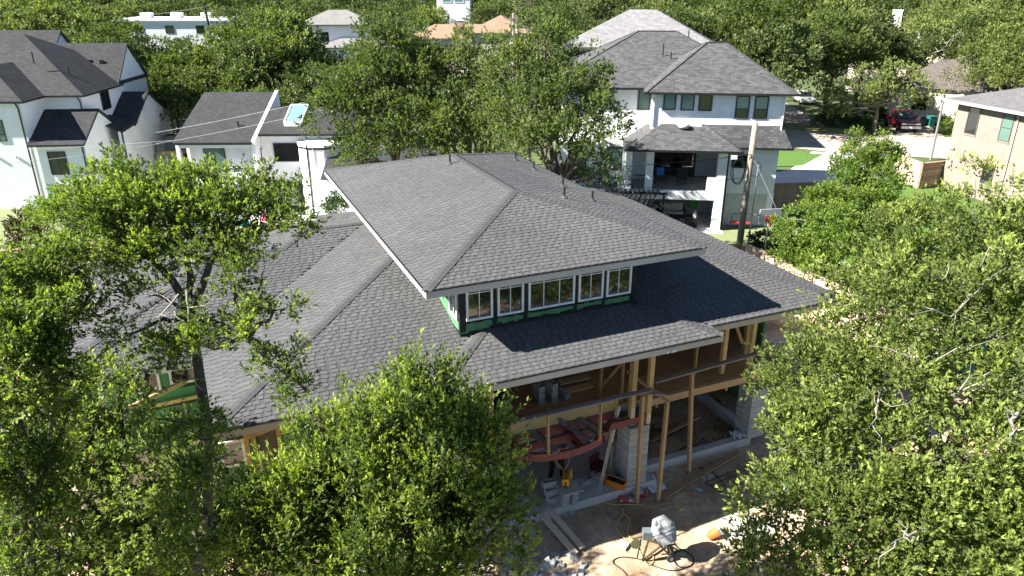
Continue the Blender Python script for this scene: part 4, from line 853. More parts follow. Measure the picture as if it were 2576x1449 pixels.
def hip_roof(parent, name, rect, z0, p, mat, trim=None, gut=0.13, cap=None):
    u0, u1, v0, v1 = rect; m = MB()
    for f in hip_faces(u0, u1, v0, v1, z0, p): roof_plane(m, [f['O'] + f['e'] * a + f['s'] * b for a, b in f['poly']])
    m.poly([(u0, v1, z0 - 0.02), (u1, v1, z0 - 0.02), (u1, v0, z0 - 0.02), (u0, v0, z0 - 0.02)])
    r = m.build(name, mat, parent)
    if trim:
        g_ = MB()
        g_.box(u0 - 0.06, u1 + 0.06, v0 - 0.06, v0 + 0.02, z0 - gut, z0 + 0.012); g_.box(u0 - 0.06, u1 + 0.06, v1 - 0.02, v1 + 0.06, z0 - gut, z0 + 0.012)
        g_.box(u0 - 0.06, u0 + 0.02, v0 + 0.021, v1 - 0.021, z0 - gut, z0 + 0.012); g_.box(u1 - 0.02, u1 + 0.06, v0 + 0.021, v1 - 0.021, z0 - gut, z0 + 0.012)
        g_.build('gutter', trim, r)
    if cap:
        h = min(u1 - u0, v1 - v0) / 2; zr = z0 + p * h
        if (u1 - u0) > (v1 - v0): a, b = V3((u0 + h, v0 + h, zr)), V3((u1 - h, v0 + h, zr))
        else: a, b = V3((u0 + h, v0 + h, zr)), V3((u0 + h, v1 - h, zr))
        c = MB()
        for s_, t_ in (((u0, v0, z0), a), ((u1, v0, z0), b if (u1 - u0) > (v1 - v0) else a), ((u0, v1, z0), a if (u1 - u0) > (v1 - v0) else b), ((u1, v1, z0), b), (a, b)):
            if (V3(s_) - V3(t_)).length > 0.05: c.bar(V3(s_) + V3((0, 0, 0.005)), V3(t_) + V3((0, 0, 0.005)), 0.2, 0.03)
        c.build('ridge_cap', cap, r)
    return r
def gable_roof(parent, name, u0, u1, v0, v1, z0, zr, mat, axis='u', trim=None, over=0.12, t=0.12):
    """ridge along axis"""
    m = MB(); tr = MB()
    if axis == 'u':
        vm = (v0 + v1) / 2; A = [(u0, v0, z0), (u1, v0, z0), (u1, vm, zr), (u0, vm, zr)]; Bq = [(u1, v1, z0), (u0, v1, z0), (u0, vm, zr), (u1, vm, zr)]
    else:
        um = (u0 + u1) / 2; A = [(u0, v1, z0), (u0, v0, z0), (um, v0, zr), (um, v1, zr)]; Bq = [(u1, v0, z0), (u1, v1, z0), (um, v1, zr), (um, v0, zr)]
    for q_ in (A, Bq):
        roof_plane(m, q_); m.poly([(p[0], p[1], p[2] - 0.03) for p in reversed(q_)])
        for i, j in ((0, 1), (1, 2), (3, 0)): tr.bar(V3(q_[i]) - V3((0, 0, 0.06)), V3(q_[j]) - V3((0, 0, 0.06)), 0.1, t)
    r = m.build(name, mat, parent)
    if trim: tr.build('roof_trim', trim, r)
    return r
def pent(parent, name, mat, u, v0, v1, z0, z1, zp, th=0.15, vm=None):
    """gable wall in plane of constant u, thickness towards -u"""
    vm = (v0 + v1) / 2 if vm is None else vm
    return MB().prism([(u, v0, z0), (u, v1, z0), (u, v1, z1), (u, vm, zp), (u, v0, z1)], (-th, 0, 0)).build(name, mat, parent)
def spout(parent, pts, mat=M_black, r=0.05): return MB().tube(pts, r, 6).build('downspout', mat, parent)

# ---------------------------------------------------------------- white house at the left (gables, black gutters)
LH = thing('white_house', 'large white stucco house with dark hip and gable roofs, at the far left', 'house', (-31.96, 48.69, 0), R(4.5))
bx('wall', M_white, LH, -9.5, 0, 0, 11, 0, 7.15); bx('wall', M_white, LH, -9.45, 2.59, 2.8, 8.7, 0, 7.14)
hip_roof(LH, 'roof', (-6.2, 0.35, -0.35, 9.0), 7.2, 0.59, S_dark, M_black); hip_roof(LH, 'roof', (-14, 2.92, 2.45, 14.9), 7.195, 0.59, S_dark, None)
barp('gutter', M_black, LH, (0.42, 2.40, 7.14), (2.98, 2.40, 7.14), 0.09, 0.13); barp('gutter', M_black, LH, (2.96, 2.38, 7.14), (2.96, 8.95, 7.14), 0.09, 0.13)
pent(LH, 'gable_wall', M_white, 2.61, 8.69, 14.45, 0, 7.3, 9.95); gable_roof(LH, 'roof', -3.5, 2.75, 8.55, 14.62, 7.2, 10.0, S_dark, 'u', M_black)
pent(LH, 'gable_wall', rough_mat('pale_stucco', (0.62, 0.64, 0.65), (0.7, 0.72, 0.72), 2), -3.25, 11.0, 16.6, 6, 8.4, 10.75); gable_roof(LH, 'roof', -14, -3.1, 10.8, 16.8, 8.35, 10.85, S_dark, 'u', M_black)
bx('wall', M_white, LH, -13, 2.45, 8.75, 14.4, 0, 7.2)
# small gabled bump-out
bx('wall', M_white, LH, 0.01, 3.27, 0.02, 5.6, 0, 4.35); pent(LH, 'gable_wall', M_white, 3.42, 0.02, 5.62, 0, 4.42, 6.12)
gable_roof(LH, 'roof', 0.02, 3.55, -0.32, 5.95, 4.38, 6.25, S_dark, 'u', M_black)
# painted brick gable
M_wbrick = brick_mat('whitewashed_brick', (0.74, 0.73, 0.71), (0.83, 0.82, 0.80), (0.7, 0.69, 0.67), 0.24, 0.085, 0.012)
MB().prism([(4.4, 3.6, 0), (4.4, 13.4, 0), (4.4, 13.4, 4.25), (4.4, 9.43, 6.45), (4.4, 6.3, 4.72), (4.4, 3.6, 4.5)], (-0.2, 0, 0)).build('brick_gable', M_wbrick, LH)
for (h_, uu) in ((0, 0),):
    m = MB(); roof_plane(m, [(2.6, 5.9, 4.62), (4.55, 5.9, 4.62), (4.55, 9.43, 6.56), (2.6, 9.43, 6.56)]); roof_plane(m, [(4.55, 13.6, 4.2), (2.6, 13.6, 4.2), (2.6, 9.43, 6.56), (4.55, 9.43, 6.56)]); roof_plane(m, [(4.55, 3.5, 4.55), (4.55, 6.4, 4.75), (2.6, 6.4, 5.3), (2.6, 3.5, 5.2)])
    r_ = m.build('roof', S_dark, LH); t_ = MB()
    for a, b in (((4.5, 3.5, 4.5), (4.5, 6.4, 4.72)), ((4.5, 5.9, 4.56), (4.5, 9.43, 6.52)), ((4.5, 9.43, 6.52), (4.5, 13.6, 4.16))): t_.bar(a, b, 0.12, 0.14)
    t_.build('roof_trim', M_black, r_)
bx('wall', M_wbrick, LH, 2.6, 4.19, 5.65, 13.4, 0, 4.2)
window(LH, 'window', -1.95, -1.35, 4.6, 6.0, 0, M_black, M_glass_green, 0.05, ([], [0.33, 0.66]), 0.05)
window(LH, 'window', -4.2, -3.4, 4.6, 6.0, 0, M_black, M_glass_green, 0.05, ([0.5], [0.5]), 0.05)
window(LH, 'window', 0.95, 2.12, 2.3, 3.87, 0.02, M_black, M_glass, 0.06, ([0.5], [0.34, 0.67]), 0.06)
window(LH, 'window', 5.62, 7.0, 5.68, 7.0, 2.59, M_black, M_glass, 0.06, ([0.5], []), 0.06, axis='v', sgn=1)
spout(LH, [(-0.25, -0.1, 7.1), (-0.12, -0.1, 6.7), (-0.12, -0.1, 0.1)]); spout(LH, [(2.45, 2.55, 7.1), (2.5, 2.72, 6.7), (2.5, 2.72, 6.2)]); spout(LH, [(3.3, -0.1, 4.3), (3.32, -0.08, 4.0), (3.32, -0.08, 0.1)]); spout(LH, [(4.48, 3.62, 4.45), (4.48, 3.7, 0.1)]); spout(LH, [(4.45, 13.45, 4.2), (4.45, 13.48, 0.1)]); spout(LH, [(2.7, 14.5, 7.2), (2.7, 14.5, 4)])
for u, z in ((-1.0, 3.5), (-2.2, 3.5)): MB().tube([(u, -0.06, z - 0.08), (u, -0.06, z + 0.12)], 0.05, 8).build('wall_lamp', M_steel, LH)
for k, (x, y, z, h) in enumerate(((-0.9, 4.6, 9.4, 0.5), (1.0, 5.2, 8.5, 0.35), (-2.0, 1.9, 8.2, 0.45))): MB().tube([(x, y, z - 0.3), (x, y, z + h)], 0.05, 8).build('vent_pipe', M_black, LH)
for x, y in ((0.2, 10.1), (1.1, 10.0)): bx('roof_vent', M_black, LH, x, x + 0.25, y, y + 0.2, 8.5, 8.85)
bx('house_number', M_black, LH, 3.425, 3.44, 3.42, 3.48, 2.2, 2.52); bx('house_number', M_black, LH, 3.4255, 3.4395, 3.36, 3.54, 2.16, 2.2)
MB().tube([(3.435, 3.76 + 0.1 * math.cos(a * 0.5236), 2.36 + 0.16 * math.sin(a * 0.5236)) for a in range(13)], 0.028, 6).build('house_number', M_black, LH)
bx('utility_box', M_steel, LH, 4.4, 4.55, 8.6, 9.1, 1.9, 2.7); bx('utility_box', M_steel, LH, 4.41, 4.52, 8.4, 8.7, 0.4, 1.9)
# wall-side equipment
bb = thing('grill', 'covered grey kettle grill and cart beside the small white gable', 'grill', (-27.3, 52.2, 0), R(4.5))
MB().lathe([(0.1, 0.9), (0.42, 1.1), (0.45, 1.4), (0.3, 1.8), (0.12, 2.05)], 14).build('cover', plain('grey_cover', (0.22, 0.22, 0.22), 0.8), bb, smooth=True); MB().box(0.5, 1.2, -0.2, 0.5, 0.8, 1.7).build('cart_hood', plain('grey_cart', (0.35, 0.36, 0.37), 0.5), bb, bevel=0.08)
for x, y in ((-0.25, -0.2), (0.25, -0.2), (0.0, 0.3), (0.55, 0), (1.15, 0)): MB().tube([(x, y, 0), (x, y, 1.0)], 0.03, 6).build('leg', M_black, bb)
st = thing('equipment_stand', 'raised timber stand carrying a dark air conditioner by the whitewashed gable', 'stand', (-27.9, 58.2, 0), R(4.5))
bx('platform', M_lumber2, st, 0.3, 2.0, -0.9, 2.6, 1.9, 2.1)
for x in (0.4, 1.9):
    for y in (-0.8, 2.5): bx('leg', M_lumber2, st, x - 0.08, x + 0.08, y - 0.08, y + 0.08, 0, 1.9)
barp('brace', M_lumber, st, (1.95, -0.8, 0.3), (1.95, 1.0, 1.9), 0.1, 0.1)
ac = thing('air_conditioner', 'dark grey air conditioner box on the raised timber stand', 'air conditioner', (-27.3, 58.1, 2.1), R(4.5)); bx('casing', plain('dark_grey_metal', (0.07, 0.075, 0.08), 0.5), ac, 0, 0.9, -0.6, 0.4, 0, 1.15); MB().lathe([(0.35, 1.15), (0.35, 1.19)], 16, (0.45, -0.1, 0)).build('fan_grille', M_black, ac)
gen = thing('screen_panel', 'dark grey screen panel behind the air conditioner', 'screen', (-27.1, 59.4, 2.1), R(4.5)); bx('panel', plain('charcoal_metal', (0.045, 0.047, 0.05), 0.5), gen, 0.7, 0.8, -0.3, 1.7, 0, 1.7)
for y in (-0.3, 0.36, 1.02, 1.66): bx('rib', MATS['charcoal_metal'], gen, 0.8, 0.83, y, y + 0.04, 0, 1.7)

# ---------------------------------------------------------------- white house in the middle with skylight and round tower
MH = thing('white_house', 'white modern house with big shed roof, skylight and round corner tower', 'house', (-21.0, 46.4, 0), R(1.5))
m = MB(); roof_plane(m, [(-0.3, -0.35, 5.0), (4.6, -0.35, 5.0), (4.6, 6.2, 7.25), (-0.3, 6.2, 7.25)]); m.poly([(4.6, -0.35, 4.94), (-0.3, -0.35, 4.94), (-0.3, 6.2, 7.19), (4.6, 6.2, 7.19)])
r_ = m.build('roof', S_dark, MH); barp('gutter', M_black, r_, (-0.34, -0.4, 4.93), (4.64, -0.4, 4.93), 0.1, 0.14)
MB().tube([(3.3, 1.6, 5.6), (3.3, 1.6, 6.0)], 0.06, 8).build('vent_pipe', M_black, r_)
# right parapet wall (slopes with the roof) and left side wall
MB().prism([(4.6, -0.3, 0), (4.6, 6.3, 0), (4.6, 6.3, 7.35), (4.6, -0.3, 5.08)], (0.22, 0, 0)).build('wall', M_white, MH); MB().prism([(-0.2, 1.4, 0), (-0.2, 6.3, 0), (-0.2, 6.3, 7.1), (-0.2, 1.4, 5.4)], (0.2, 0, 0)).build('wall', M_white, MH)
bx('wall', M_white, MH, 0.0, 4.59, 1.7, 1.9, 0, 5.4); bx('balcony_floor', M_white, MH, -0.2, 4.59, -0.2, 1.69, 2.0, 2.3); bx('corner_column', M_white, MH, -0.2, 0.02, -0.2, 0.02, 2.3, 4.9); bx('header', M_white, MH, 0.021, 4.59, -0.18, 0.0, 4.62, 4.88)
bx('wall', M_white, MH, -0.2, 4.59, -0.15, 0.05, 0, 1.98)
window(MH, 'sliding_door', 0.75, 2.15, 2.3, 4.35, 1.7, M_black, M_glass_green, 0.05, ([0.5], []), 0.05)
bl = MB(); bl.box(0.0, 4.55, -0.17, -0.13, 3.28, 3.33)
for z in (2.5, 2.7, 2.9, 3.1): bl.box(0.0, 4.55, -0.16, -0.14, z, z + 0.02)
for x in (0.05, 1.2, 2.3, 3.4, 4.5): bl.box(x - 0.02, x + 0.02, -0.171, -0.129, 2.3, 3.28)
bl.build('balcony_rail', M_black, MH)
# skylight wing
m = MB(); roof_plane(m, [(4.83, 0.55, 5.35), (12.5, 0.55, 5.35), (12.5, 3.9, 6.55), (4.83, 3.9, 6.55)]); roof_plane(m, [(12.5, 7.3, 5.35), (4.83, 7.3, 5.35), (4.83, 3.9, 6.55), (12.5, 3.9, 6.55)]); r2 = m.build('roof', S_dark, MH); barp('gutter', M_black, r2, (4.83, 0.5, 5.29), (12.5, 0.5, 5.29), 0.1, 0.14)
bx('wall', M_white, MH, 4.83, 12.3, 0.9, 6.9, 0, 5.3)
sk = MB()
def skp(x, t, h=0.0): return V3((x, 0.55 + 3.35 * t, 5.35 + 1.2 * t + h))
for a, b in (((6.3, 0.28), (7.4, 0.28)), ((7.4, 0.28), (7.4, 0.95)), ((7.4, 0.95), (6.3, 0.95)), ((6.3, 0.95), (6.3, 0.28))): sk.bar(skp(*a, 0.12), skp(*b, 0.12), 0.1, 0.3)
s_ = sk.build('skylight', M_winwhite, r2); MB().poly([skp(6.33, 0.3, 0.24), skp(7.37, 0.3, 0.24), skp(7.37, 0.93, 0.24), skp(6.33, 0.93, 0.24)]).build('pane', M_glass_blue, s_)
window(MH, 'window', 5.6, 7.3, 3.5, 4.7, 0.9, M_black, M_glass, 0.07)
bx('patio_opening_panel', plain('painted_dark_interior', (0.05, 0.055, 0.06), 0.9), MH, 5.2, 7.2, 0.86, 0.895, 0.05, 2.2); window(MH, 'window', 5.5, 6.9, 0.5, 1.9, 0.85, M_black, M_glass_green, 0.05)  # flat panel on the wall; the opening's inner shade is its dark colour
window(MH, 'side_window', 0.6, 1.4, 3.4, 4.4, 4.82, M_black, M_white, 0.04, axis='v', sgn=1)
tw = MB().lathe([(1.5, 0), (1.5, 4.7), (1.56, 4.72), (1.56, 4.84), (0.8, 4.93), (0.05, 4.96)], 10, (8.75, 0.7, 0)).build('round_tower', M_white, MH)
MB().lathe([(1.53, 4.58), (1.53, 4.69)], 10, (8.75, 0.7, 0)).build('tower_gutter', M_black, tw)
for a in (-2.2, -1.75, -1.3, -0.9): barp('tower_seam', M_white, tw, (8.75 + 1.48 * math.cos(a), 0.7 + 1.48 * math.sin(a), 0.05), (8.75 + 1.48 * math.cos(a), 0.7 + 1.48 * math.sin(a), 4.68), 0.03, 0.03)
spout(tw, [(8.75 + 1.52 * math.cos(-2.0), 0.7 + 1.52 * math.sin(-2.0), 4.9), (8.75 + 1.52 * math.cos(-2.0), 0.7 + 1.52 * math.sin(-2.0), 0.1)])
# low rear wing of the middle house, seen behind the oaks
m = MB(); roof_plane(m, [(9.3, -3.0, 3.2), (16.5, -3.0, 3.2), (16.5, 0.5, 4.4), (9.3, 0.5, 4.4)]); m.build('roof', S_dark, MH); bx('wall', M_white, MH, 9.4, 16.4, -2.6, 0.6, 0, 3.15)
ch = thing('balcony_table', 'white table top on the balcony of the shed roofed house', 'table', (-18.1, 46.9, 2.3), R(1.5)); bx('top', M_winwhite, ch, -0.9, 0.7, -0.3, 0.35, 0.72, 0.78)
for x in (-0.8, 0.6): bx('leg', M_black, ch, x - 0.03, x + 0.03, -0.05, 0.05, 0, 0.72)
chr_ = thing('balcony_chair', 'black office chair at the left end of the balcony', 'chair', (-19.6, 47.2, 2.3), R(20))
bx('seat', M_black, chr_, -0.25, 0.25, -0.25, 0.25, 0.42, 0.5); bx('backrest', M_black, chr_, -0.22, 0.22, 0.22, 0.28, 0.55, 1.15); MB().tube([(0, 0, 0.1), (0, 0, 0.42)], 0.03, 8).build('column', M_black, chr_)
for k in range(5): barp('caster_leg', M_black, chr_, (0, 0, 0.08), (0.28 * math.cos(k * 1.257), 0.28 * math.sin(k * 1.257), 0.04), 0.04, 0.03)

# ---------------------------------------------------------------- white three-level house at the right with balcony
RH = thing('white_house', 'white lap sided house with grey hip roofs and a railed balcony', 'house', (16.2, 44.4, 0), R(-6))
def siding(parent, x0, x1, z0, z1, y, holes=(), expo=0.16, sgn=-1):
    """one object per run of lap board; holes are (x0, x1, z0, z1)"""
    z = z0
    while z < z1 - 0.02:
        zt = min(z + expo, z1); runs = [(x0, x1)]
        for (a, b, c, d) in holes:
            if c < zt - 0.005 and d > z + 0.005:
                nr = []
                for (p, q_) in runs:
                    if b <= p or a >= q_: nr.append((p, q_)); continue
                    if a > p: nr.append((p, a))
                    if b < q_: nr.append((b, q_))
                runs = nr
        for (p, q_) in runs:
            if q_ - p < 0.03: continue
            m = MB(); t0, t1 = 0.026, 0.006
            A = [(p, y + sgn * t0, z), (q_, y + sgn * t0, z), (q_, y + sgn * t1, zt), (p, y + sgn * t1, zt)]; Bk = [(p, y, z), (q_, y, z)]
            m.poly(A); m.poly([Bk[0], Bk[1], A[1], A[0]]); m.poly([Bk[0], A[0], A[3]]); m.poly([A[1], Bk[1], A[2]])
            m.build('siding_board', M_white_board, parent)
        z = zt
wl = bx('wall', M_white, RH, -7.75, 0, 0, 7.5, 5.0, 8.2); bx('wall', M_white, RH, -3.0, 0, 0, 7.5, 0, 4.998); bx('wall', M_white, RH, -7.75, -3.001, 2.42, 7.5, 0, 4.998)
wins = [(-7.13, -6.39, 7.17, 8.1), (-6.09, -5.32, 7.15, 8.1), (-5.05, -4.27, 7.14, 8.1), (-2.87, -2.08, 6.74, 8.06), (-1.78, -0.99, 6.73, 8.05)]
siding(wl, -7.74, -0.01, 5.7, 8.18, -0.002, [(a - 0.05, b + 0.05, c - 0.05, d + 0.05) for a, b, c, d in wins])
for k, (a, b, c, d) in enumerate(wins): window(RH, 'window', a, b, c, d, -0.004, M_black, M_glass if k == 2 else M_glass_blue, 0.06, None, 0.07, meeting=0.42 if k > 2 else None)
for k in (3, 4): a, b, c, d = wins[k]; bx('lower_sash', M_glass, RH, a + 0.07, b - 0.07, -0.04, -0.028, c + 0.07, c + 0.52)
wl2 = bx('wall', M_white, RH, -13.5, -7.76, 1.5, 8, 0, 8.3); siding(wl2, -13.5, -7.77, 5.2, 8.28, 1.498, [(-8.6, -7.78, 6.9, 8.25), (-10.9, -10.05, 6.9, 8.25)])
window(RH, 'window', -8.55, -7.8, 6.92, 8.22, 1.496, M_black, M_glass_green, 0.06, None, 0.07); window(RH, 'window', -10.85, -10.08, 6.92, 8.22, 1.496, M_black, M_glass_blue, 0.06, None, 0.07)
hip_roof(RH, 'roof', (-8.3, 0.55, -0.55, 7.1), 8.25, 0.68, S_mid, M_black, 0.12, S_mid)
hip_roof(RH, 'roof', (-14.5, 0.0, 1.0, 13.0), 8.31, 0.5, S_mid, M_black, 0.12, S_mid)
spout(RH, [(-7.68, -0.08, 8.2), (-7.7, -0.08, 6.2)], M_winwhite); spout(RH, [(-0.08, -0.09, 8.2), (-0.08, -0.09, 5.5)], M_winwhite)
for x, y, h in ((-7.0, 4.2, 0.8), (-6.5, 3.9, 0.45), (-5.2, 6.5, 0.5), (-3.9, 5.6, 0.5)): z_ = max(hip_z((-8.3, 0.55, -0.55, 7.1, 8.25, .68), x, y), hip_z((-14.5, 0, 1, 13, 8.31, .5), x, y)); MB().tube([(x, y, z_ - 0.1), (x, y, z_ + h)], 0.04, 8).build('vent_pipe', M_black, RH)
for k in range(14): y = -0.45 + k * 0.5; bx('gutter_guard', M_winwhite, RH, 0.57, 0.66, y, y + 0.22, 8.27, 8.3)
# lower roof over porch and right bay
m = MB(); PE = 5.1
for pts in ([(-9.3, -1.85, PE), (-2.55, -1.85, PE), (-4.7, 0.0, 6.42), (-5.9, 0.9, 6.75), (-7.1, 0.0, 6.35)], [(-2.55, -1.85, PE), (-2.55, -0.6, PE), (-4.7, 0.0, 6.42)], [(-2.55, -0.6, PE), (0.6, -0.6, PE), (-0.75, 0.02, 6.38), (-4.7, 0.02, 6.42)], [(0.6, -0.6, PE), (0.6, 3.0, PE), (-0.02, 3.0, 6.0), (-0.02, 0.02, 6.38), (-0.75, 0.02, 6.38)], [(-9.3, 1.6, PE), (-9.3, -1.85, PE), (-7.1, 0.0, 6.35), (-7.6, 1.6, 6.3)]): roof_plane(m, pts)
r_ = m.build('porch_roof', S_mid, RH); t_ = MB()
for a, b in (((-9.33, -1.9, 5.05), (-2.5, -1.9, 5.05)), ((-2.5, -1.9, 5.05), (-2.5, -0.65, 5.05)), ((-2.5, -0.65, 5.05), (0.65, -0.65, 5.05)), ((0.65, -0.65, 5.05), (0.65, 3, 5.05)), ((-9.33, -1.9, 5.05), (-9.33, 1.6, 5.05))): t_.bar(a, b, 0.1, 0.12)
t_.build('gutter', M_black, r_)
MB().lathe([(0.28, 0.0), (0.34, 0.1), (0.34, 0.2), (0.2, 0.27), (0.03, 0.3)], 18, (-5.85, -0.25, 6.15)).build('turbine_vent', plain('pale_vent', (0.6, 0.6, 0.6), 0.5), r_, smooth=True)
bx('soffit', M_white, RH, -9.25, -2.6, -1.8, -0.05, 4.98, 5.0)
bx('pillar', M_white, RH, -3.75, -3.25, -1.35, -0.9, 0, 4.97); bx('pillar', M_white, RH, -9.2, -8.85, -1.35, -0.9, 0, 4.97); bx('pillar', M_white, RH, -8.0, -7.55, -1.3, -0.95, 2.55, 4.97)
bx('balcony_beam', M_white, RH, -8.84, -3.76, -1.32, -0.9, 1.98, 2.5); bx('balcony_floor', M_drive, RH, -8.84, -3.3, -0.89, 2.2, 2.3, 2.52); bx('half_wall', M_white, RH, -4.3, -3.76, -1.3, -1.1, 2.51, 3.4)
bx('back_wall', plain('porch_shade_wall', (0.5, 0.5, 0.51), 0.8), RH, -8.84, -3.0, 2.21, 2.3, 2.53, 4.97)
window(RH, 'glazed_door', -7.4, -4.6, 2.55, 4.85, 2.2, M_black, M_glass, 0.08, ([0.33, 0.66], []), 0.05)
rl = MB(); rl.box(-8.8, -4.3, -1.2, -1.14, 3.38, 3.43); rl.box(-8.8, -4.3, -1.19, -1.15, 2.6, 2.63); rl.build('balcony_rail', M_black, RH)
bm = MB().box(-0.012, 0.012, -0.012, 0.012, 0, 0.76).mesh('baluster', M_black)
for k in range(41): obj('baluster', bm, None, RH, (-8.75 + k * 0.11, -1.17, 2.62))
# lower patio back wall, right bay with a flat panel for the ground opening
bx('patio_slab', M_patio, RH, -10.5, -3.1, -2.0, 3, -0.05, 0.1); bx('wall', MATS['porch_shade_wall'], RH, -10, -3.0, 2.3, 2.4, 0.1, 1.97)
siding(wl, -2.95, -0.01, 2.2, 5.0, -0.002, [(-2.78, -1.78, 3.7, 4.6)]); window(RH, 'window', -2.74, -1.83, 3.74, 4.57, -0.004, M_black, M_glass, 0.06, None, 0.07)
bx('pier', M_white, RH, -0.36, 0.02, -0.06, -0.003, 0, 2.2); bx('garage_recess_panel', plain('recess_painted_shade', (0.5, 0.5, 0.5), 0.8), RH, -2.9, -0.37, -0.02, -0.001, 0.08, 2.12)  # recess is a flat panel with its shade put into the grey
bx('wall', M_white, RH, -9.2, -8.85, -0.89, 2.4, 0, 4.96); wl3 = bx('wall', M_white, RH, -15, -9.21, -0.9, 1.4, 0, 2.6); bx('wall', M_white, RH, -13.5, -9.21, 0.0, 1.49, 2.6, 5.0); window(RH, 'window', -10.4, -9.4, 3.4, 4.9, -0.004, M_black, M_glass_green, 0.06, None, 0.07); window(RH, 'window', -12.6, -11.6, 3.0, 4.8, -0.004, M_black, M_glass_green, 0.06, None, 0.07)
spout(RH, [(-3.15, -1.0, 4.95), (-3.1, -0.95, 4.7), (-3.1, -0.95, 0.1)])
def RHw(x, y, z): return RH.matrix_basis @ V3((x, y, z))
bpy.context.view_layer.update()
# patio furniture
M_wicker = plain('dark_wicker', (0.05, 0.04, 0.035), 0.8); M_cush = rough_mat('cream_cushion', (0.55, 0.52, 0.47), (0.66, 0.63, 0.58), 5, 0.9)
def sofa(label, x, y, rz, w, z=0.1, nm='patio_sofa', cat='sofa'):
    t = thing(nm, label, cat, RHw(x, y, z), R(-6) + rz)
    bx('base', M_wicker, t, -w / 2, w / 2, -0.35, 0.4, 0.08, 0.3); bx('backrest', M_wicker, t, -w / 2, w / 2, 0.32, 0.42, 0.3, 0.85)
    for s_ in (-1, 1): bx('armrest', M_wicker, t, s_ * w / 2 - 0.07, s_ * w / 2 + 0.07, -0.35, 0.42, 0.08, 0.6)
    n = max(1, round(w / 0.75))
    for k in range(n):
        a = -w / 2 + 0.08 + k * (w - 0.16) / n; b = a + (w - 0.16) / n - 0.02
        MB().box(a, b, -0.33, 0.28, 0.31, 0.45).build('seat_cushion', M_cush, t, bevel=0.03); MB().box(a, b, 0.12, 0.31, 0.46, 0.92).build('back_cushion', M_cush, t, bevel=0.04)
    for s_ in (-1, 1):
        for yy in (-0.3, 0.35): bx('foot', M_wicker, t, s_ * (w / 2 - 0.05) - 0.03, s_ * (w / 2 - 0.05) + 0.03, yy - 0.03, yy + 0.03, 0, 0.08)
    return t
sofa('cream cushioned two-seat patio sofa under the balcony', -6.0, 1.2, 0, 1.7); sofa('patio armchair with striped cushion left of the sofa', -7.1, 0.6, R(50), 0.8, 0.1, 'patio_chair', 'chair'); sofa('patio armchair seen from behind at the front of the patio', -4.95, -0.6, R(-100), 0.8, 0.1, 'patio_chair', 'chair')
tb = thing('coffee_table', 'low dark coffee table before the patio sofa', 'table', RHw(-6.1, -0.1, 0.1), R(-6)); bx('top', M_wicker, tb, -0.5, 0.5, -0.3, 0.3, 0.34, 0.4)
for x in (-0.45, 0.45):
    for y in (-0.25, 0.25): bx('leg', M_wicker, tb, x - 0.03, x + 0.03, y - 0.03, y + 0.03, 0, 0.34)
tag(MB().lathe([(0.16, 0), (0.3, 0.01), (0.34, 0.07), (0.3, 0.13), (0.16, 0.14), (0.14, 0.07)], 16).build('pool_ring', plain('green_inflatable', (0.05, 0.3, 0.06), 0.4), None, RHw(-4.6, 1.6, 0.95), (R(70), 0, 0.3), smooth=True), 'green inflatable ring hanging on the patio wall', 'inflatable')
for k, (x, y, rz) in enumerate(((-6.9, 0.3, 0.3), (-5.6, 0.4, -0.2))):
    t = thing('balcony_chair', ('dark wicker chair with blue towel on the white balcony, left one', 'dark wicker chair on the white balcony beside the glazed door')[k], 'chair', RHw(x, y, 2.52), R(-6) + rz)
    bx('seat', M_wicker, t, -0.3, 0.3, -0.3, 0.3, 0.3, 0.42); bx('backrest', M_wicker, t, -0.3, 0.3, 0.24, 0.32, 0.42, 0.95)
    for s_ in (-1, 1):
        for yy in (-0.25, 0.25): bx('leg', M_wicker, t, s_ * 0.26 - 0.03, s_ * 0.26 + 0.03, yy - 0.03, yy + 0.03, 0, 0.3)
    if k == 0: bx('towel', plain('blue_towel', (0.05, 0.2, 0.5), 0.9), t, -0.2, 0.25, 0.2, 0.345, 0.5, 0.98)
# pergola beams left of the patio
pg = thing('pergola', 'dark slatted pergola roof between the main roof and the patio', 'pergola', RHw(-9.6, -2.2, 0), R(-6))
for k in range(13): barp('slat', M_greywood if k % 3 else M_black, pg, (-1.6 + k * 0.28, -2.2, 2.45), (-0.9 + k * 0.28, 1.0, 2.5), 0.06, 0.14)
for y in (-2.0, 0.9): barp('beam', M_black, pg, (-1.9, y, 2.33), (3.0, y, 2.33), 0.12, 0.14)
for x, y in ((-1.7, -2.0), (2.8, -2.0), (-1.7, 0.9), (2.8, 0.9)): bx('post', M_black, pg, x - 0.06, x + 0.06, y - 0.06, y + 0.06, 0, 2.26)
# soccer rebounder in the recess
gl = thing('goal_frame', 'small black goal frame with red bar before the garage recess', 'goal', RHw(-2.0, -0.8, 0.02), R(-6))
MB().tube([(-0.5, 0, 0), (-0.5, 0.1, 1.0), (0.7, 0.1, 1.0), (0.7, 0, 0)], 0.025, 6).build('frame', M_black, gl); MB().tube([(-0.6, -0.15, 0.5), (0.6, -0.1, 0.45)], 0.09, 8).build('red_bar', plain('red_pad', (0.6, 0.03, 0.04), 0.6), gl)
for s_ in (-0.5, 0.7): MB().tube([(s_, 0, 0.02), (s_, 0.6, 0.02)], 0.02, 6).build('foot', M_black, gl)

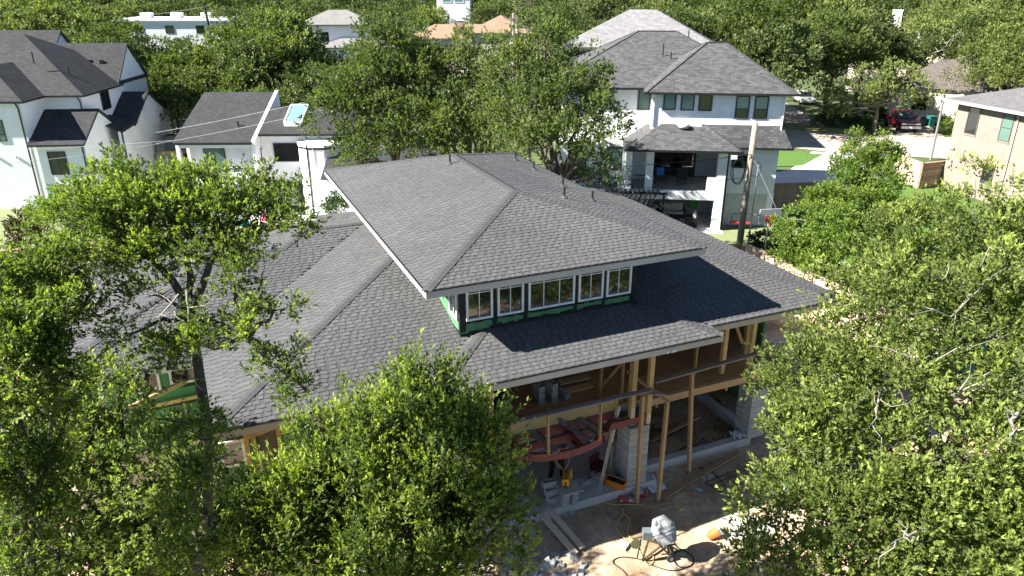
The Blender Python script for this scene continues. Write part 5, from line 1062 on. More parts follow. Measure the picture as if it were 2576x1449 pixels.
# ---------------------------------------------------------------- tan brick house at the right edge
BH = thing('brick_house', 'tan brick two-storey house with grey tile roof cropped by the right edge', 'house', (32.4, 54.4, 0), R(-77))
M_tb = brick_mat('tan_brick', (0.20, 0.148, 0.118), (0.255, 0.195, 0.158), (0.25, 0.215, 0.185), 0.24, 0.08, 0.012)
bx('wall', M_tb, BH, 0, 16, 0, 9, 0, 6.35)
hip_roof(BH, 'roof', (-0.7, 17, -0.65, 9.6), 6.5, 0.33, S_concrete, plain('grey_gutter', (0.28, 0.28, 0.28), 0.5), 0.2)
bx('soffit', M_soffit, BH, -0.65, 16.9, -0.6, 9.5, 6.38, 6.4)
def bh_at(k, x, y):
    d = Vector(ray(*zq(k, x, y))); Mi = BH.matrix_world.inverted(); o = Mi @ V3((0, 0, CAM_H)); dd = Mi.to_3x3() @ d; t = (0 - o.y) / dd.y; return o + dd * t
bpy.context.view_layer.update()
for (a, b, me_, gm) in (((1428, 760), (1470, 968), None, M_glass), ((1672, 800), (1718, 1020), 0.48, M_glass_green), ((1530, 1160), (1590, 1330), 0.66, M_glass)):
    p, q_ = bh_at('E', *a), bh_at('E', *b); p2 = bh_at('E', a[0] + 85, a[1] + 8); w_ = p2.x - p.x
    wn = window(BH, 'window', p.x, p.x + w_, q_.z, p.z, -0.004, plain('bronze_frame', (0.09, 0.075, 0.065), 0.5), gm, 0.06, None, 0.05, meeting=me_)
    bx('sill', M_tb, wn, p.x - 0.05, p.x + w_ + 0.05, -0.06, -0.002, q_.z - 0.09, q_.z - 0.005)
p = bh_at('E', 1790, 800); spout(BH, [(p.x, -0.08, 6.3), (p.x, -0.08, 0.1)], plain('tan_spout', (0.45, 0.38, 0.33), 0.6))
for (x, y) in ((1310, 1045), (1290, 1162)):
    p = bh_at('E', x, y); l_ = bx('floodlight', M_winwhite, BH, p.x - 0.05, p.x + 0.05, -0.06, 0, p.z - 0.06, p.z + 0.06)
    for s_ in (-1, 1): MB().lathe([(0.04, 0), (0.075, 0.14)], 10, (p.x + 0.1 * s_, -0.1, p.z - 0.02), Matrix.Rotation(R(110), 3, 'X')).build('lamp_head', M_winwhite, l_)
# ---------------------------------------------------------------- far houses
def far_house(name, label, base, rz, rect, eave, pitch, roofm, wallm, wins=(), chim=None, second=None):
    t = thing(name, label, 'house', base, rz)
    u0, u1, v0, v1 = rect; bx('wall', wallm, t, u0 + 0.5, u1 - 0.5, v0 + 0.5, v1 - 0.5, 0, eave - 0.05); r = hip_roof(t, 'roof', rect, eave, pitch, roofm, plain('far_gutter', (0.10, 0.09, 0.085), 0.6), 0.18)
    for (a, b, c, d) in wins: window(t, 'window', a, b, c, d, v0 + 0.498, M_black, M_glass, 0.07, ([0.5], [0.5]), 0.05)
    if second:
        (a, b, c, d), e, p_ = second; bx('wall', wallm, t, a + 0.5, b - 0.5, c + 0.5, d - 0.5, 0, e - 0.05); hip_roof(t, 'roof', (a, b, c, d), e, p_, roofm, MATS['far_gutter'], 0.18)
    if chim: x, y, z0, z1, cm = chim; c_ = bx('chimney', cm, r, x - 0.6, x + 0.6, y - 0.45, y + 0.45, z0, z1); bx('chimney_cap', M_winwhite, c_, x - 0.68, x + 0.68, y - 0.53, y + 0.53, z1, z1 + 0.15)
    return t
M_cream = rough_mat('cream_wall', (0.62, 0.58, 0.52), (0.72, 0.68, 0.62), 1.5); M_rbrick = brick_mat('red_brick', (0.30, 0.12, 0.08), (0.42, 0.18, 0.12), (0.4, 0.35, 0.3)); M_beige = rough_mat('beige_wall', (0.40, 0.36, 0.29), (0.5, 0.45, 0.37), 1.5)
# pale house behind the right white house: roof peak at px (1580, 38)
p = on_y(1560, 100, 70); far_house('pale_house', 'cream house with pale mottled hip roof behind the lap sided house', (p.x, 68, 0), R(-10), (-5.5, 8.5, 0, 11.5), 9.1, 0.52, S_light, M_cream, ((-4.2, -2.6, 6.4, 8.7), (-0.2, 1.2, 7.0, 8.6), (-4.2, -2.6, 3, 5)))
p = on_y(1160, 90, 128); far_house('tan_house', 'low house with tan shingle roof and red brick chimney', (p.x, 128, 0), R(-3), (-9.5, 14, 0, 9), 6.2, 0.45, S_tan, M_beige, ((-6, -4, 3.5, 5),), (-0.2, 1.2, 6.0, 8.9, M_rbrick), ((0.8, 11.8, -2.5, 9.5), 7.2, 0.46))
p = on_y(860, 60, 120); far_house('grey_roof_house', 'white two-storey house with pale grey hip roof beyond the tall oak', (p.x, 120, 0), R(6), (-7, 5, 0, 9), 8.7, 0.45, S_far, M_white, ((2.4, 3.2, 6, 7.8), (-3.4, -2.2, 6.2, 7.6)), None, ((-4, 9, -3.5, 4), 5.6, 0.3))
p = on_y(460, 60, 128); t = thing('flat_house', 'long flat white roofed building among the far left trees', 'house', (p.x - 2, 128, 0), R(2)); bx('wall', M_white, t, -9, 9.5, 0, 10, 0, 8.9); bx('roof', M_winwhite, t, -9.3, 9.8, -0.3, 10.3, 8.91, 9.25)
for x in (-6, -1, 4): bx('roof_unit', M_winwhite, t, x, x + 1.6, 3, 4.6, 9.26, 10.1); window(t, 'window', x, x + 1.4, 7.0, 8.2, -0.01, M_black, M_glass, 0.08)
p = on_y(1140, 12, 190); t = thing('white_tower_house', 'white upper storey with two blue windows at the top edge', 'house', (p.x, 190, 0), 0); bx('wall', M_white, t, -4, 4, 0, 8, 0, 12.8); bx('roof', S_dark, t, -4.5, 4.5, -0.5, 8.5, 12.81, 13.2)
for x in (-2.6, 0.3): window(t, 'window', x, x + 2.3, 10.6, 12.0, -0.01, M_winwhite, M_glass_blue, 0.15)
p = on_y(450, 25, 170); far_house('grey_gable_house', 'grey roof glimpsed beside the far utility pole', (p.x, 170, 0), R(10), (-6, 6, 0, 8), 6.5, 0.4, S_far, M_white)
p = on_y(2230, 70, 110); t = far_house('ranch_house', 'low house with light metal roof and white capped chimney in the right trees', (p.x, 104, 0), R(-25), (-7, 7, 0, 9), 7.2, 0.42, S_far, M_beige, (), (-1.5, 4, 8.0, 11.0, M_cream))
p = on_y(2360, 190, 84); far_house('brown_house', 'low house with weathered brown shingle roof across the road', (p.x + 1, 84, 0), R(-40), (-6, 8, 0, 9), 3.7, 0.6, S_brown, M_beige, ((-3, -1.5, 1, 2.4),), None, ((2.5, 9.5, -4, 3), 3.0, 0.2))
# ---------------------------------------------------------------- background trees: nine crowns, copied with their own size and turn
bpy.context.view_layer.update()
def crown_variant(seed, mat, leaf, n_blob, w, h, dens, clump, sprigs, leaves, bark=M_bark_dark if False else None, cone=0.0):
    rng = np.random.default_rng(seed); bl = []
    for k in range(n_blob):
        a = k * 2.4 + rng.uniform(-0.4, 0.4); f = (k + 0.5) / n_blob; rr = math.sqrt(f) * w * 0.62; z = h * (0.55 + 0.27 * (1 - f) * rng.uniform(0.5, 1.4) - 0.12 * f * rng.random())
        r = w * rng.uniform(0.26, 0.42); bl.append((rr * math.cos(a), rr * math.sin(a), z, r, r, r * 0.85))
    return bl
# ---------------------------------------------------------------- fences
def picket_fence(name, label, a, b, h, mat, posts=2.4, w=0.14, cap=True, horizontal=False, group=None, rails=True):
    a, b = V3((*a, 0)), V3((*b, 0)); d = b - a; L = d.length; d.normalize(); t = thing(name, label, 'fence', a, math.atan2(d.y, d.x), group)
    rr = random.Random(int(a.x * 7 + 3))
    if horizontal:
        z = 0.05
        while z < h - 0.05: bx('board', mat, t, 0, L, -0.01 - rr.uniform(0, 0.006), 0.012, z, z + w - 0.008); z += w
    else:
        me = MB().box(0, w - 0.008, -0.011, 0.011, 0, h).mesh('picket', mat); n = int(L / w)
        for k in range(n): o = obj('picket', me, None, t, (k * w, rr.uniform(-0.006, 0.006), 0.03)); o.rotation_euler = (0, 0, 0)
    k = 0.0
    while k <= L + 0.01: bx('post', mat, t, k - 0.045, k + 0.045, 0.06, 0.15, 0, h + 0.02); k += posts
    if rails:
        for z in (0.35, h - 0.25): bx('rail', mat, t, 0, L, 0.014, 0.058, z, z + 0.09)
    if cap: bx('cap', mat, t, -0.03, L + 0.03, -0.07, 0.16, h + 0.035, h + 0.07)
    return t
picket_fence('wood_fence', 'weathered picket fence with flat cap beside the main roof', uvz(25.1, 28.2).xy, uvz(25.1, 17.0).xy, 1.75, M_fence_new)
picket_fence('wood_fence', 'dark back fence running between the main lot and the turf yard', uvz(25.0, 28.3).xy, uvz(9.0, 34.6).xy, 1.7, M_fence)
picket_fence('wood_fence', 'dark brown fence between the lap sided house and the hedge', RHw(0.15, 3.2, 0).xy, RHw(6.5, 4.6, 0).xy, 1.9, M_fence)
g1, g2, g3, g4 = gz('E', 868, 1270).xy, gz('E', 965, 1325).xy, gz('E', 1055, 1350).xy, gz('E', 1212, 1330).xy
picket_fence('wood_gate', 'weathered board gate panel nearest the hedge', g1, g3, 1.9, M_fence_new, 1.25, 0.19, True, True); picket_fence('wood_gate', 'dark shaded return of board fence touching the brick house', g3, g4, 1.9, M_fence, 1.2, 0.19, True, True)
picket_fence('wood_fence', 'old grey fence corner below the left lawn', (-29, 33.5), (-21.6, 36.4), 1.7, M_fence); picket_fence('wood_fence', 'rear fence running behind the left wing roof', (-21.6, 36.4), uvz(-4, 33.2).xy, 1.8, M_fence)
ws_ = thing('windscreen', 'dark green mesh fence screen glimpsed through the right oak', 'screen', on_z(2290, 965), R(12)); bx('mesh', rough_mat('green_mesh', (0.02, 0.07, 0.06), (0.04, 0.11, 0.095), 30, 0.8), ws_, 0, 3.2, -0.01, 0.01, 0.1, 1.9)
for x in (0, 1.6, 3.2): MB().tube([(x, 0.05, 0), (x, 0.05, 2.0)], 0.03, 8).build('post', M_steel, ws_)
tag(obj('plywood_sheet', MB().box(-0.8, 0.8, -0.5, 0.5, 0, 0.02).mesh('plywood_sheet', M_lumber), None, None, on_z(2445, 1105) + V3((0, 0, 0.15)), (0.05, 0.03, 0.6)), 'bright plywood sheet on the ground under the right oak', 'plywood')
tag(obj('tarp', crumple('tarp', 1.3, 0.9, 11, 0.1), plain('pale_green_tarp', (0.32, 0.5, 0.4), 0.6), None, on_z(1990, 1225) + V3((0, 0, 0.3)), (0, 0, 0.4)), 'pale green tarp heap half hidden by the right oak', 'tarp')
# ---------------------------------------------------------------- poles, wires, lamp, hoop
P0 = V3((12.7, 38.9, 0)); up_ = thing('utility_pole', 'weathered wooden utility pole with coiled cables before the white house', 'pole', P0)
MB().tube([(0, 0, -0.2), (0.02, 0, 4), (0.05, 0, 7.45)], [0.19, 0.165, 0.14], 14).build('pole', M_pole, up_, smooth=True)
for k in range(3): MB().tube([(-0.55 - 0.06 * k + (0.32 + 0.02 * k) * math.cos(a / 10 * 6.28), -0.15 - 0.03 * k, 4.9 + (0.75 - 0.05 * k) * math.sin(a / 10 * 6.28)) for a in range(11)], 0.016, 6).build('cable_coil', M_rubber, up_)
MB().tube([(0.5 + 0.28 * math.cos(a / 10 * 6.28), 0.3, 4.9 + 0.42 * math.sin(a / 10 * 6.28)) for a in range(11)], 0.014, 6).build('cable_coil', M_rubber, up_)
bx('bracket', M_steel, up_, -0.12, 0.12, -0.25, -0.17, 5.75, 5.85); bx('knuckle', M_winwhite, up_, -1.05, -0.75, -0.22, -0.12, 5.55, 5.75)
cp = thing('conduit_post', 'thin grey steel conduit post right of the wooden pole', 'post', (13.35, 39.4, 0)); MB().tube([(0, 0, 0), (0.05, 0.1, 5.1)], 0.045, 8).build('pipe', M_steel, cp); MB().tube([(0, 0, 2.3), (3.0, -1.6, 2.4)], 0.03, 6).build('arm', M_steel, cp)
def wire(label, a, b, sag, r=0.013, mat=None, nm='wire'):
    a, b = V3(a), V3(b); pts = [a + (b - a) * (k / 14) - V3((0, 0, sag * 4 * (k / 14) * (1 - k / 14))) for k in range(15)]; return tag(MB().tube(pts, r, 5, False).build(nm, mat or M_rubber, None), label, 'wire')
wire('drooping cable bundle from the wooden pole to the left behind the roof', P0 + V3((-0.05, -0.2, 5.8)), (-9.5, 41.5, 4.4), 0.5, 0.022); wire('thin guy wire slanting down from the wooden pole', P0 + V3((0.1, 0, 5.7)), (14.0, 37.2, 3.0), 0.0, 0.014, M_steel); wire('lower cable from the wooden pole past the white tower', P0 + V3((0, -0.2, 4.6)), (-9.0, 40.5, 3.6), 0.6, 0.014)
M_wire = plain('pale_wire', (0.5, 0.5, 0.5), 0.5)
def aw(k, x, y, Y): return on_y(*zq(k, x, y), Y)
wire('upper of two pale wires crossing the shed roof', aw('A', 1180, 1000, 43), aw('A', 2600, 700, 45), 0.1, 0.012, M_wire); wire('lower of two pale wires crossing the shed roof', aw('A', 1180, 1085, 42), aw('A', 2600, 790, 45), 0.1, 0.012, M_wire); wire('pale wire in front of the small gable window', aw('A', -60, 1140, 40), aw('A', 1300, 1060, 42), 0.05, 0.011, M_wire); wire('lowest pale wire crossing the left house front', aw('A', -60, 1245, 39), aw('A', 1190, 1085, 42), 0.1, 0.011, M_wire)
lp = thing('street_lamp', 'slim grey lamp post rising behind the board gate', 'lamp', (36.7, 63.9, 0)); zt = on_y(2373, 250, 63.9).z; MB().tube([(0, 0, 0), (0, 0, zt)], [0.11, 0.08], 10).build('post', M_steel, lp); MB().tube([(0, 0, zt), (0.3, -0.4, zt + 0.35), (0.8, -0.8, zt + 0.45)], 0.05, 8).build('arm', M_steel, lp); MB().lathe([(0.03, -0.06), (0.16, -0.02), (0.15, 0.05), (0.02, 0.1)], 12, (0.95, -0.9, zt + 0.45)).build('lamp_head', M_winwhite, lp)
hp = thing('basketball_hoop', 'basketball hoop on a thin pole beside the hedge', 'hoop', (12.95, 35.6, 0), R(10)); MB().tube([(0, 0, 0), (0, 0, 0.9)], 0.06, 8).build('pole_pad', M_orange, hp); MB().tube([(0, 0, 0.9), (0, 0, 3.2)], 0.035, 8).build('pole', M_steel, hp)
bd = bx('backboard', plain('clear_board', (0.55, 0.55, 0.56), 0.3), hp, -0.6, 0.55, -0.12, -0.08, 3.0, 3.75); bx('shooter_square', plain('red_line', (0.65, 0.08, 0.06), 0.6), bd, -0.25, 0.25, -0.13, -0.121, 3.1, 3.42); MB().tube([(0.22 * math.cos(a * 0.524), -0.37 + 0.22 * math.sin(a * 0.524), 3.03) for a in range(13)], 0.014, 6).build('rim', MATS['red_line'], hp)
nn = MB()
for a in range(12): c_, s_ = math.cos(a * 0.524), math.sin(a * 0.524); nn.tube([(0.22 * c_, -0.37 + 0.22 * s_, 3.02), (0.13 * math.cos(a * 0.524 + 0.3), -0.37 + 0.13 * math.sin(a * 0.524 + 0.3), 2.62)], 0.008, 4)
tag(nn.build('net', M_winwhite, hp), kind='stuff')
fp = thing('utility_pole', 'far wooden pole with a white transformer near the tan roof', 'pole', (on_y(1292, 150, 74).x, 74, 0)); zt = on_y(1288, 33, 74).z; MB().tube([(0, 0, 0), (0, 0, zt)], [0.17, 0.13], 10).build('pole', plain('grey_pole', (0.27, 0.24, 0.21), 0.9), fp); MB().lathe([(0.3, 0), (0.32, 0.05), (0.32, 0.95), (0.2, 1.05)], 14, (-0.45, -0.3, zt - 3.6)).build('transformer', M_winwhite, fp, smooth=False); bx('cross_arm', MATS['grey_pole'], fp, -0.4, 0.5, -0.2, -0.1, zt - 0.5, zt - 0.4)
for k, (x, z) in enumerate(((-0.2, -1.2), (0.3, -1.6))): MB().lathe([(0.06, 0), (0.1, 0.1), (0.06, 0.3)], 8, (x, -0.2, zt + z)).build('insulator', M_winwhite, fp)
fp2 = thing('utility_pole', 'leaning dark pole by the flat white roof', 'pole', (on_y(526, 100, 118).x, 118, 0)); a_, b_ = on_y(514, 12, 118), on_y(527, 75, 118); MB().tube([V3((0, 0, 0)), b_ - fp2.location, a_ - fp2.location], [0.25, 0.2, 0.15], 8).build('pole', plain('dark_pole', (0.05, 0.04, 0.035), 0.9), fp2)
for k, (z0, z1) in enumerate(((0.3, 0.1), (1.3, 1.2), (2.2, 2.2))): wire('power line along the far street, %s strand' % ('top', 'middle', 'lowest')[k], (fp.location.x, 74, fp.location.z + on_y(1288, 33, 74).z - z0), (60, 100, 10.8 - z1), 0.5, 0.018)
wire('far left power line running to the leaning pole', a_ - V3((0, 0, 0.3)), (-75, 95, 9.2), 0.8, 0.03, M_wire)
# ---------------------------------------------------------------- vehicles
def wheel(parent, x, y, r, w):
    Mx = Matrix.Rotation(R(90), 3, 'X'); t_ = MB().lathe([(r * 0.62, -w / 2), (r * 0.94, -w / 2), (r, -w / 2 + 0.03), (r, w / 2 - 0.03), (r * 0.94, w / 2), (r * 0.62, w / 2)], 24, (x, y, r), Mx).build('wheel', M_rubber, parent, smooth=False)
    MB().lathe([(0.05, -w / 2 - 0.01), (r * 0.6, -w / 2 + 0.015), (r * 0.6, w / 2 - 0.015), (0.05, w / 2 + 0.01)], 18, (x, y, r), Mx).build('rim', M_steel, t_)
def side_prism(prof, y0, y1): return MB().prism([(x, y0, z) for x, z in prof], (0, y1 - y0, 0))
M_truck = rough_mat('dark_red_paint', (0.07, 0.008, 0.012), (0.10, 0.012, 0.016), 1, 0.25, 0.0, spec=0.6)
tk = thing('pickup_truck', 'dark red pickup truck parked in the shade facing the road', 'truck', gz('E', 1010, 950) + V3((0.2, 3.0, 0)), R(-97))
W_ = 0.98
side_prism([(2.85, 0.55), (2.9, 0.8), (2.8, 1.08), (1.35, 1.2), (1.2, 1.22), (-2.85, 1.2), (-2.9, 0.6), (-2.2, 0.5), (-1.25, 0.5), (1.35, 0.5), (2.3, 0.5)], -W_, W_).build('body', M_truck, tk, bevel=0.05)
side_prism([(1.3, 1.21), (0.45, 1.86), (-0.9, 1.88), (-1.1, 1.21)], -W_ + 0.09, W_ - 0.09).build('cab', M_truck, tk, bevel=0.05)
MB().poly([(1.27, -0.8, 1.27), (1.27, 0.8, 1.27), (0.55, 0.72, 1.81), (0.55, -0.72, 1.81)]).build('windshield', M_glass, tk)
for s_ in (-1, 1):
    y = s_ * (W_ - 0.085); pts = [(1.05, y, 1.3), (0.42, y, 1.78), (-0.25, y, 1.8), (-0.25, y, 1.3)]; MB().poly(pts if s_ < 0 else pts[::-1]).build('side_window', M_glass, tk); pts = [(-0.33, y, 1.3), (-0.33, y, 1.8), (-0.85, y, 1.8), (-0.98, y, 1.3)]; MB().poly(pts[::-1] if s_ < 0 else pts).build('side_window', M_glass, tk)
    bx('headlight', M_winwhite, tk, 2.83, 2.92, s_ * 0.72 - 0.2, s_ * 0.72 + 0.2, 0.83, 0.98); bx('mirror', M_black, tk, 0.85, 1.0, s_ * (W_ + 0.12) - 0.1, s_ * (W_ + 0.12) + 0.1, 1.25, 1.45); d_ = bx('door', M_truck, tk, -0.3, 1.1, min(s_ * W_, s_ * (W_ + 0.008)), max(s_ * W_, s_ * (W_ + 0.008)), 0.62, 1.17); bx('door_handle', M_black, d_, -0.2, 0.0, min(s_ * (W_ + 0.009), s_ * (W_ + 0.04)), max(s_ * (W_ + 0.009), s_ * (W_ + 0.04)), 1.02, 1.07)
    for x in (1.85, -1.85): wheel(tk, x, s_ * (W_ - 0.14), 0.39, 0.26)
bx('grille', M_black, tk, 2.84, 2.9, -0.5, 0.5, 0.72, 1.0); bx('grille_bar', M_steel, tk, 2.86, 2.93, -0.9, 0.9, 0.86, 0.92); MB().prism([(2.935, -0.11, 0.87), (2.935, -0.04, 0.87), (2.935, -0.03, 0.855), (2.935, 0.03, 0.855), (2.935, 0.04, 0.87), (2.935, 0.11, 0.87), (2.935, 0.09, 0.905), (2.935, 0.04, 0.905), (2.935, 0.03, 0.92), (2.935, -0.03, 0.92), (2.935, -0.04, 0.905), (2.935, -0.09, 0.905)], (0.008, 0, 0)).build('emblem', plain('gold_emblem', (0.5, 0.34, 0.08), 0.4), tk); bx('front_bumper', plain('chrome_grey', (0.45, 0.45, 0.46), 0.3, 0.7), tk, 2.82, 3.05, -W_, W_, 0.45, 0.7); bx('license_plate', M_winwhite, tk, 3.051, 3.06, -0.15, 0.15, 0.52, 0.66); bx('bed_floor', M_black, tk, -2.75, -1.25, -0.85, 0.85, 1.2, 1.215); bx('rear_bumper', MATS['chrome_grey'], tk, -3.02, -2.86, -W_, W_, 0.45, 0.68)
cr_ = thing('parked_car', 'white car parked deep in the shade of the street trees', 'car', (38.0, 98, 0.02), R(-95)); M_wcar_shaded = rough_mat('white_car_shaded_paint', (0.3, 0.31, 0.32), (0.34, 0.35, 0.36), 1, 0.3, 0, spec=0.6)  # white paint greyed: the tree shade is put into the body colour
side_prism([(2.2, 0.4), (2.25, 0.65), (2.0, 0.85), (1.0, 0.95), (-1.9, 0.98), (-2.2, 0.85), (-2.2, 0.4)], -0.88, 0.88).build('body', M_wcar_shaded, cr_, bevel=0.05); side_prism([(1.1, 0.96), (0.35, 1.45), (-1.1, 1.47), (-1.8, 0.98)], -0.75, 0.75).build('cabin', M_glass, cr_, bevel=0.04); bx('roof_panel', M_wcar_shaded, cr_, -1.05, 0.32, -0.72, 0.72, 1.46, 1.5)
for s_ in (-1, 1):
    bx('headlight', M_winwhite, cr_, 2.15, 2.24, s_ * 0.6 - 0.2, s_ * 0.6 + 0.2, 0.6, 0.76)
    for x in (1.35, -1.35): wheel(cr_, x, s_ * 0.78, 0.33, 0.22)
for k, (px, py, c_) in enumerate(((2330, 285, (0.02, 0.02, 0.022)), (2352, 292, (0.01, 0.12, 0.12)), (2368, 290, (0.025, 0.025, 0.025)))):
    t = thing('trash_bin', ('black wheeled bin behind the red truck, left of three', 'teal wheeled bin behind the red truck', 'black wheeled bin behind the red truck, right of three')[k], 'bin', (44.5 + k * 1.1, 81.0, 0.02), 0.1); mt = plain('bin_%d' % k, c_, 0.5)
    MB().prism([(-0.3, -0.35, 0), (0.3, -0.35, 0), (0.34, -0.4, 1.0), (-0.34, -0.4, 1.0)], (0, 0.75, 0)).build('body', mt, t); bx('lid', mt, t, -0.36, 0.36, -0.43, 0.4, 1.005, 1.07)
    for s_ in (-1, 1): MB().lathe([(0.12, -0.03), (0.12, 0.03)], 12, (s_ * 0.33, 0.42, 0.12), Matrix.Rotation(R(90), 3, 'Y')).build('wheel', M_rubber, t)
# toys on the left patio
for k, (x, y, c_, lab) in enumerate((('J', (1125, 260), (0.02, 0.2, 0.75), 'blue inflatable toy on the patio behind the left wing'), ('J', (1520, 245), (0.75, 0.06, 0.16), 'pink plastic toy heap on the patio edge'), ('J', (1390, 275), (0.0, 0.28, 0.33), 'teal float on the patio by the pink toy'))):
    p = gz(x, *y, 0.02); t = thing('pool_toy', lab, 'toy', p); mt = plain('toy_%d' % k, c_, 0.45)
    MB().lathe([(0.05, 0.0), (0.3, 0.05), (0.36, 0.22), (0.25, 0.4), (0.06, 0.46)], 14, (0, 0, 0)).build('body', mt, t, smooth=True); MB().lathe([(0.05, 0.0), (0.2, 0.06), (0.2, 0.2), (0.05, 0.3)], 12, (0.42, 0.05, 0)).build('float', mt, t, smooth=True)
# ---------------------------------------------------------------- trees
M_bark = rough_mat('oak_bark', (0.075, 0.06, 0.045), (0.17, 0.145, 0.115), 9, 0.95, 0.6, 40, bdist=0.03)
M_bark_dark = rough_mat('dark_bark', (0.035, 0.03, 0.024), (0.085, 0.072, 0.056), 9, 0.95, 0.6, 40, bdist=0.03)
M_deadwood = rough_mat('bleached_deadwood', (0.17, 0.15, 0.125), (0.33, 0.30, 0.26), 12, 0.9, 0.4, 50)
L_oak = leaf_mat('live_oak_leaf', (0.0307, 0.0496, 0.0138), (0.0941, 0.1279, 0.0276), (0.1597, 0.2049, 0.0558), (0.3058, 0.3667, 0.0856))
L_oak_l = leaf_mat('live_oak_leaf_left', (0.0287, 0.0496, 0.0138), (0.0869, 0.1270, 0.0259), (0.1637, 0.2100, 0.0487), (0.3307, 0.3899, 0.0781))
L_mid = leaf_mat('mid_oak_leaf', (0.0266, 0.0459, 0.0152), (0.0768, 0.1098, 0.0305), (0.1381, 0.1718, 0.0611), (0.2558, 0.2768, 0.1068))
L_far = leaf_mat('far_tree_leaf', (0.0307, 0.0496, 0.0167), (0.0818, 0.1127, 0.0335), (0.1433, 0.1765, 0.0640), (0.2354, 0.2625, 0.0992), 0.25, 0.55)
L_far_y = leaf_mat('far_yellow_leaf', (0.0614, 0.0878, 0.0243), (0.1381, 0.1765, 0.0457), (0.2252, 0.2625, 0.0839), (0.3070, 0.3341, 0.1220), 0.3, 0.55)
L_bright = leaf_mat('bright_hedge_leaf', (0.0410, 0.0811, 0.0152), (0.1023, 0.1670, 0.0243), (0.1842, 0.2577, 0.0457), (0.2865, 0.3436, 0.0533), 0.35)
L_shrub = leaf_mat('shrub_leaf', (0.0205, 0.0430, 0.0183), (0.0461, 0.0907, 0.0305), (0.0921, 0.1527, 0.0457), (0.1637, 0.2291, 0.0611), 0.25)
L_red = leaf_mat('dark_red_leaf', (0.0246, 0.0164, 0.0123), (0.0492, 0.0328, 0.0205), (0.082, 0.0574, 0.0246), (0.0984, 0.082, 0.0246), 0.2)
L_pale = leaf_mat('pale_grey_leaf', (0.1066, 0.1066, 0.0615), (0.1804, 0.1804, 0.1066), (0.2706, 0.2624, 0.164), (0.2952, 0.2952, 0.164), 0.2)
LEAF_UP = np.array([0, 0, 0.55]) - np.array(SUN_TRAVEL) * 0.65
def unit(a): return a / np.maximum(np.linalg.norm(a, axis=-1, keepdims=True), 1e-9)
def leaf_mesh(name, pos, d, nrm, L, W, tone, mat):
    n = len(pos); s = unit(np.cross(d, nrm)); nn = np.cross(s, d)
    L = L[:, None]; W = W[:, None]
    v = np.empty((n, 4, 3), np.float32)
    v[:, 0] = pos; v[:, 1] = pos + d * L * 0.5 + s * W * 0.5 + nn * L * 0.06; v[:, 2] = pos + d * L; v[:, 3] = pos + d * L * 0.5 - s * W * 0.5 + nn * L * 0.06
    me = bpy.data.meshes.new(name); me.vertices.add(n * 4); me.vertices.foreach_set('co', v.ravel())
    me.loops.add(n * 4); me.loops.foreach_set('vertex_index', np.arange(n * 4, dtype=np.int32))
    me.polygons.add(n); me.polygons.foreach_set('loop_start', np.arange(0, n * 4, 4, dtype=np.int32))
    at = me.attributes.new('tone', 'FLOAT', 'FACE'); at.data.foreach_set('value', tone.astype(np.float32))
    me.update(calc_edges=True); me.materials.append(mat); return me
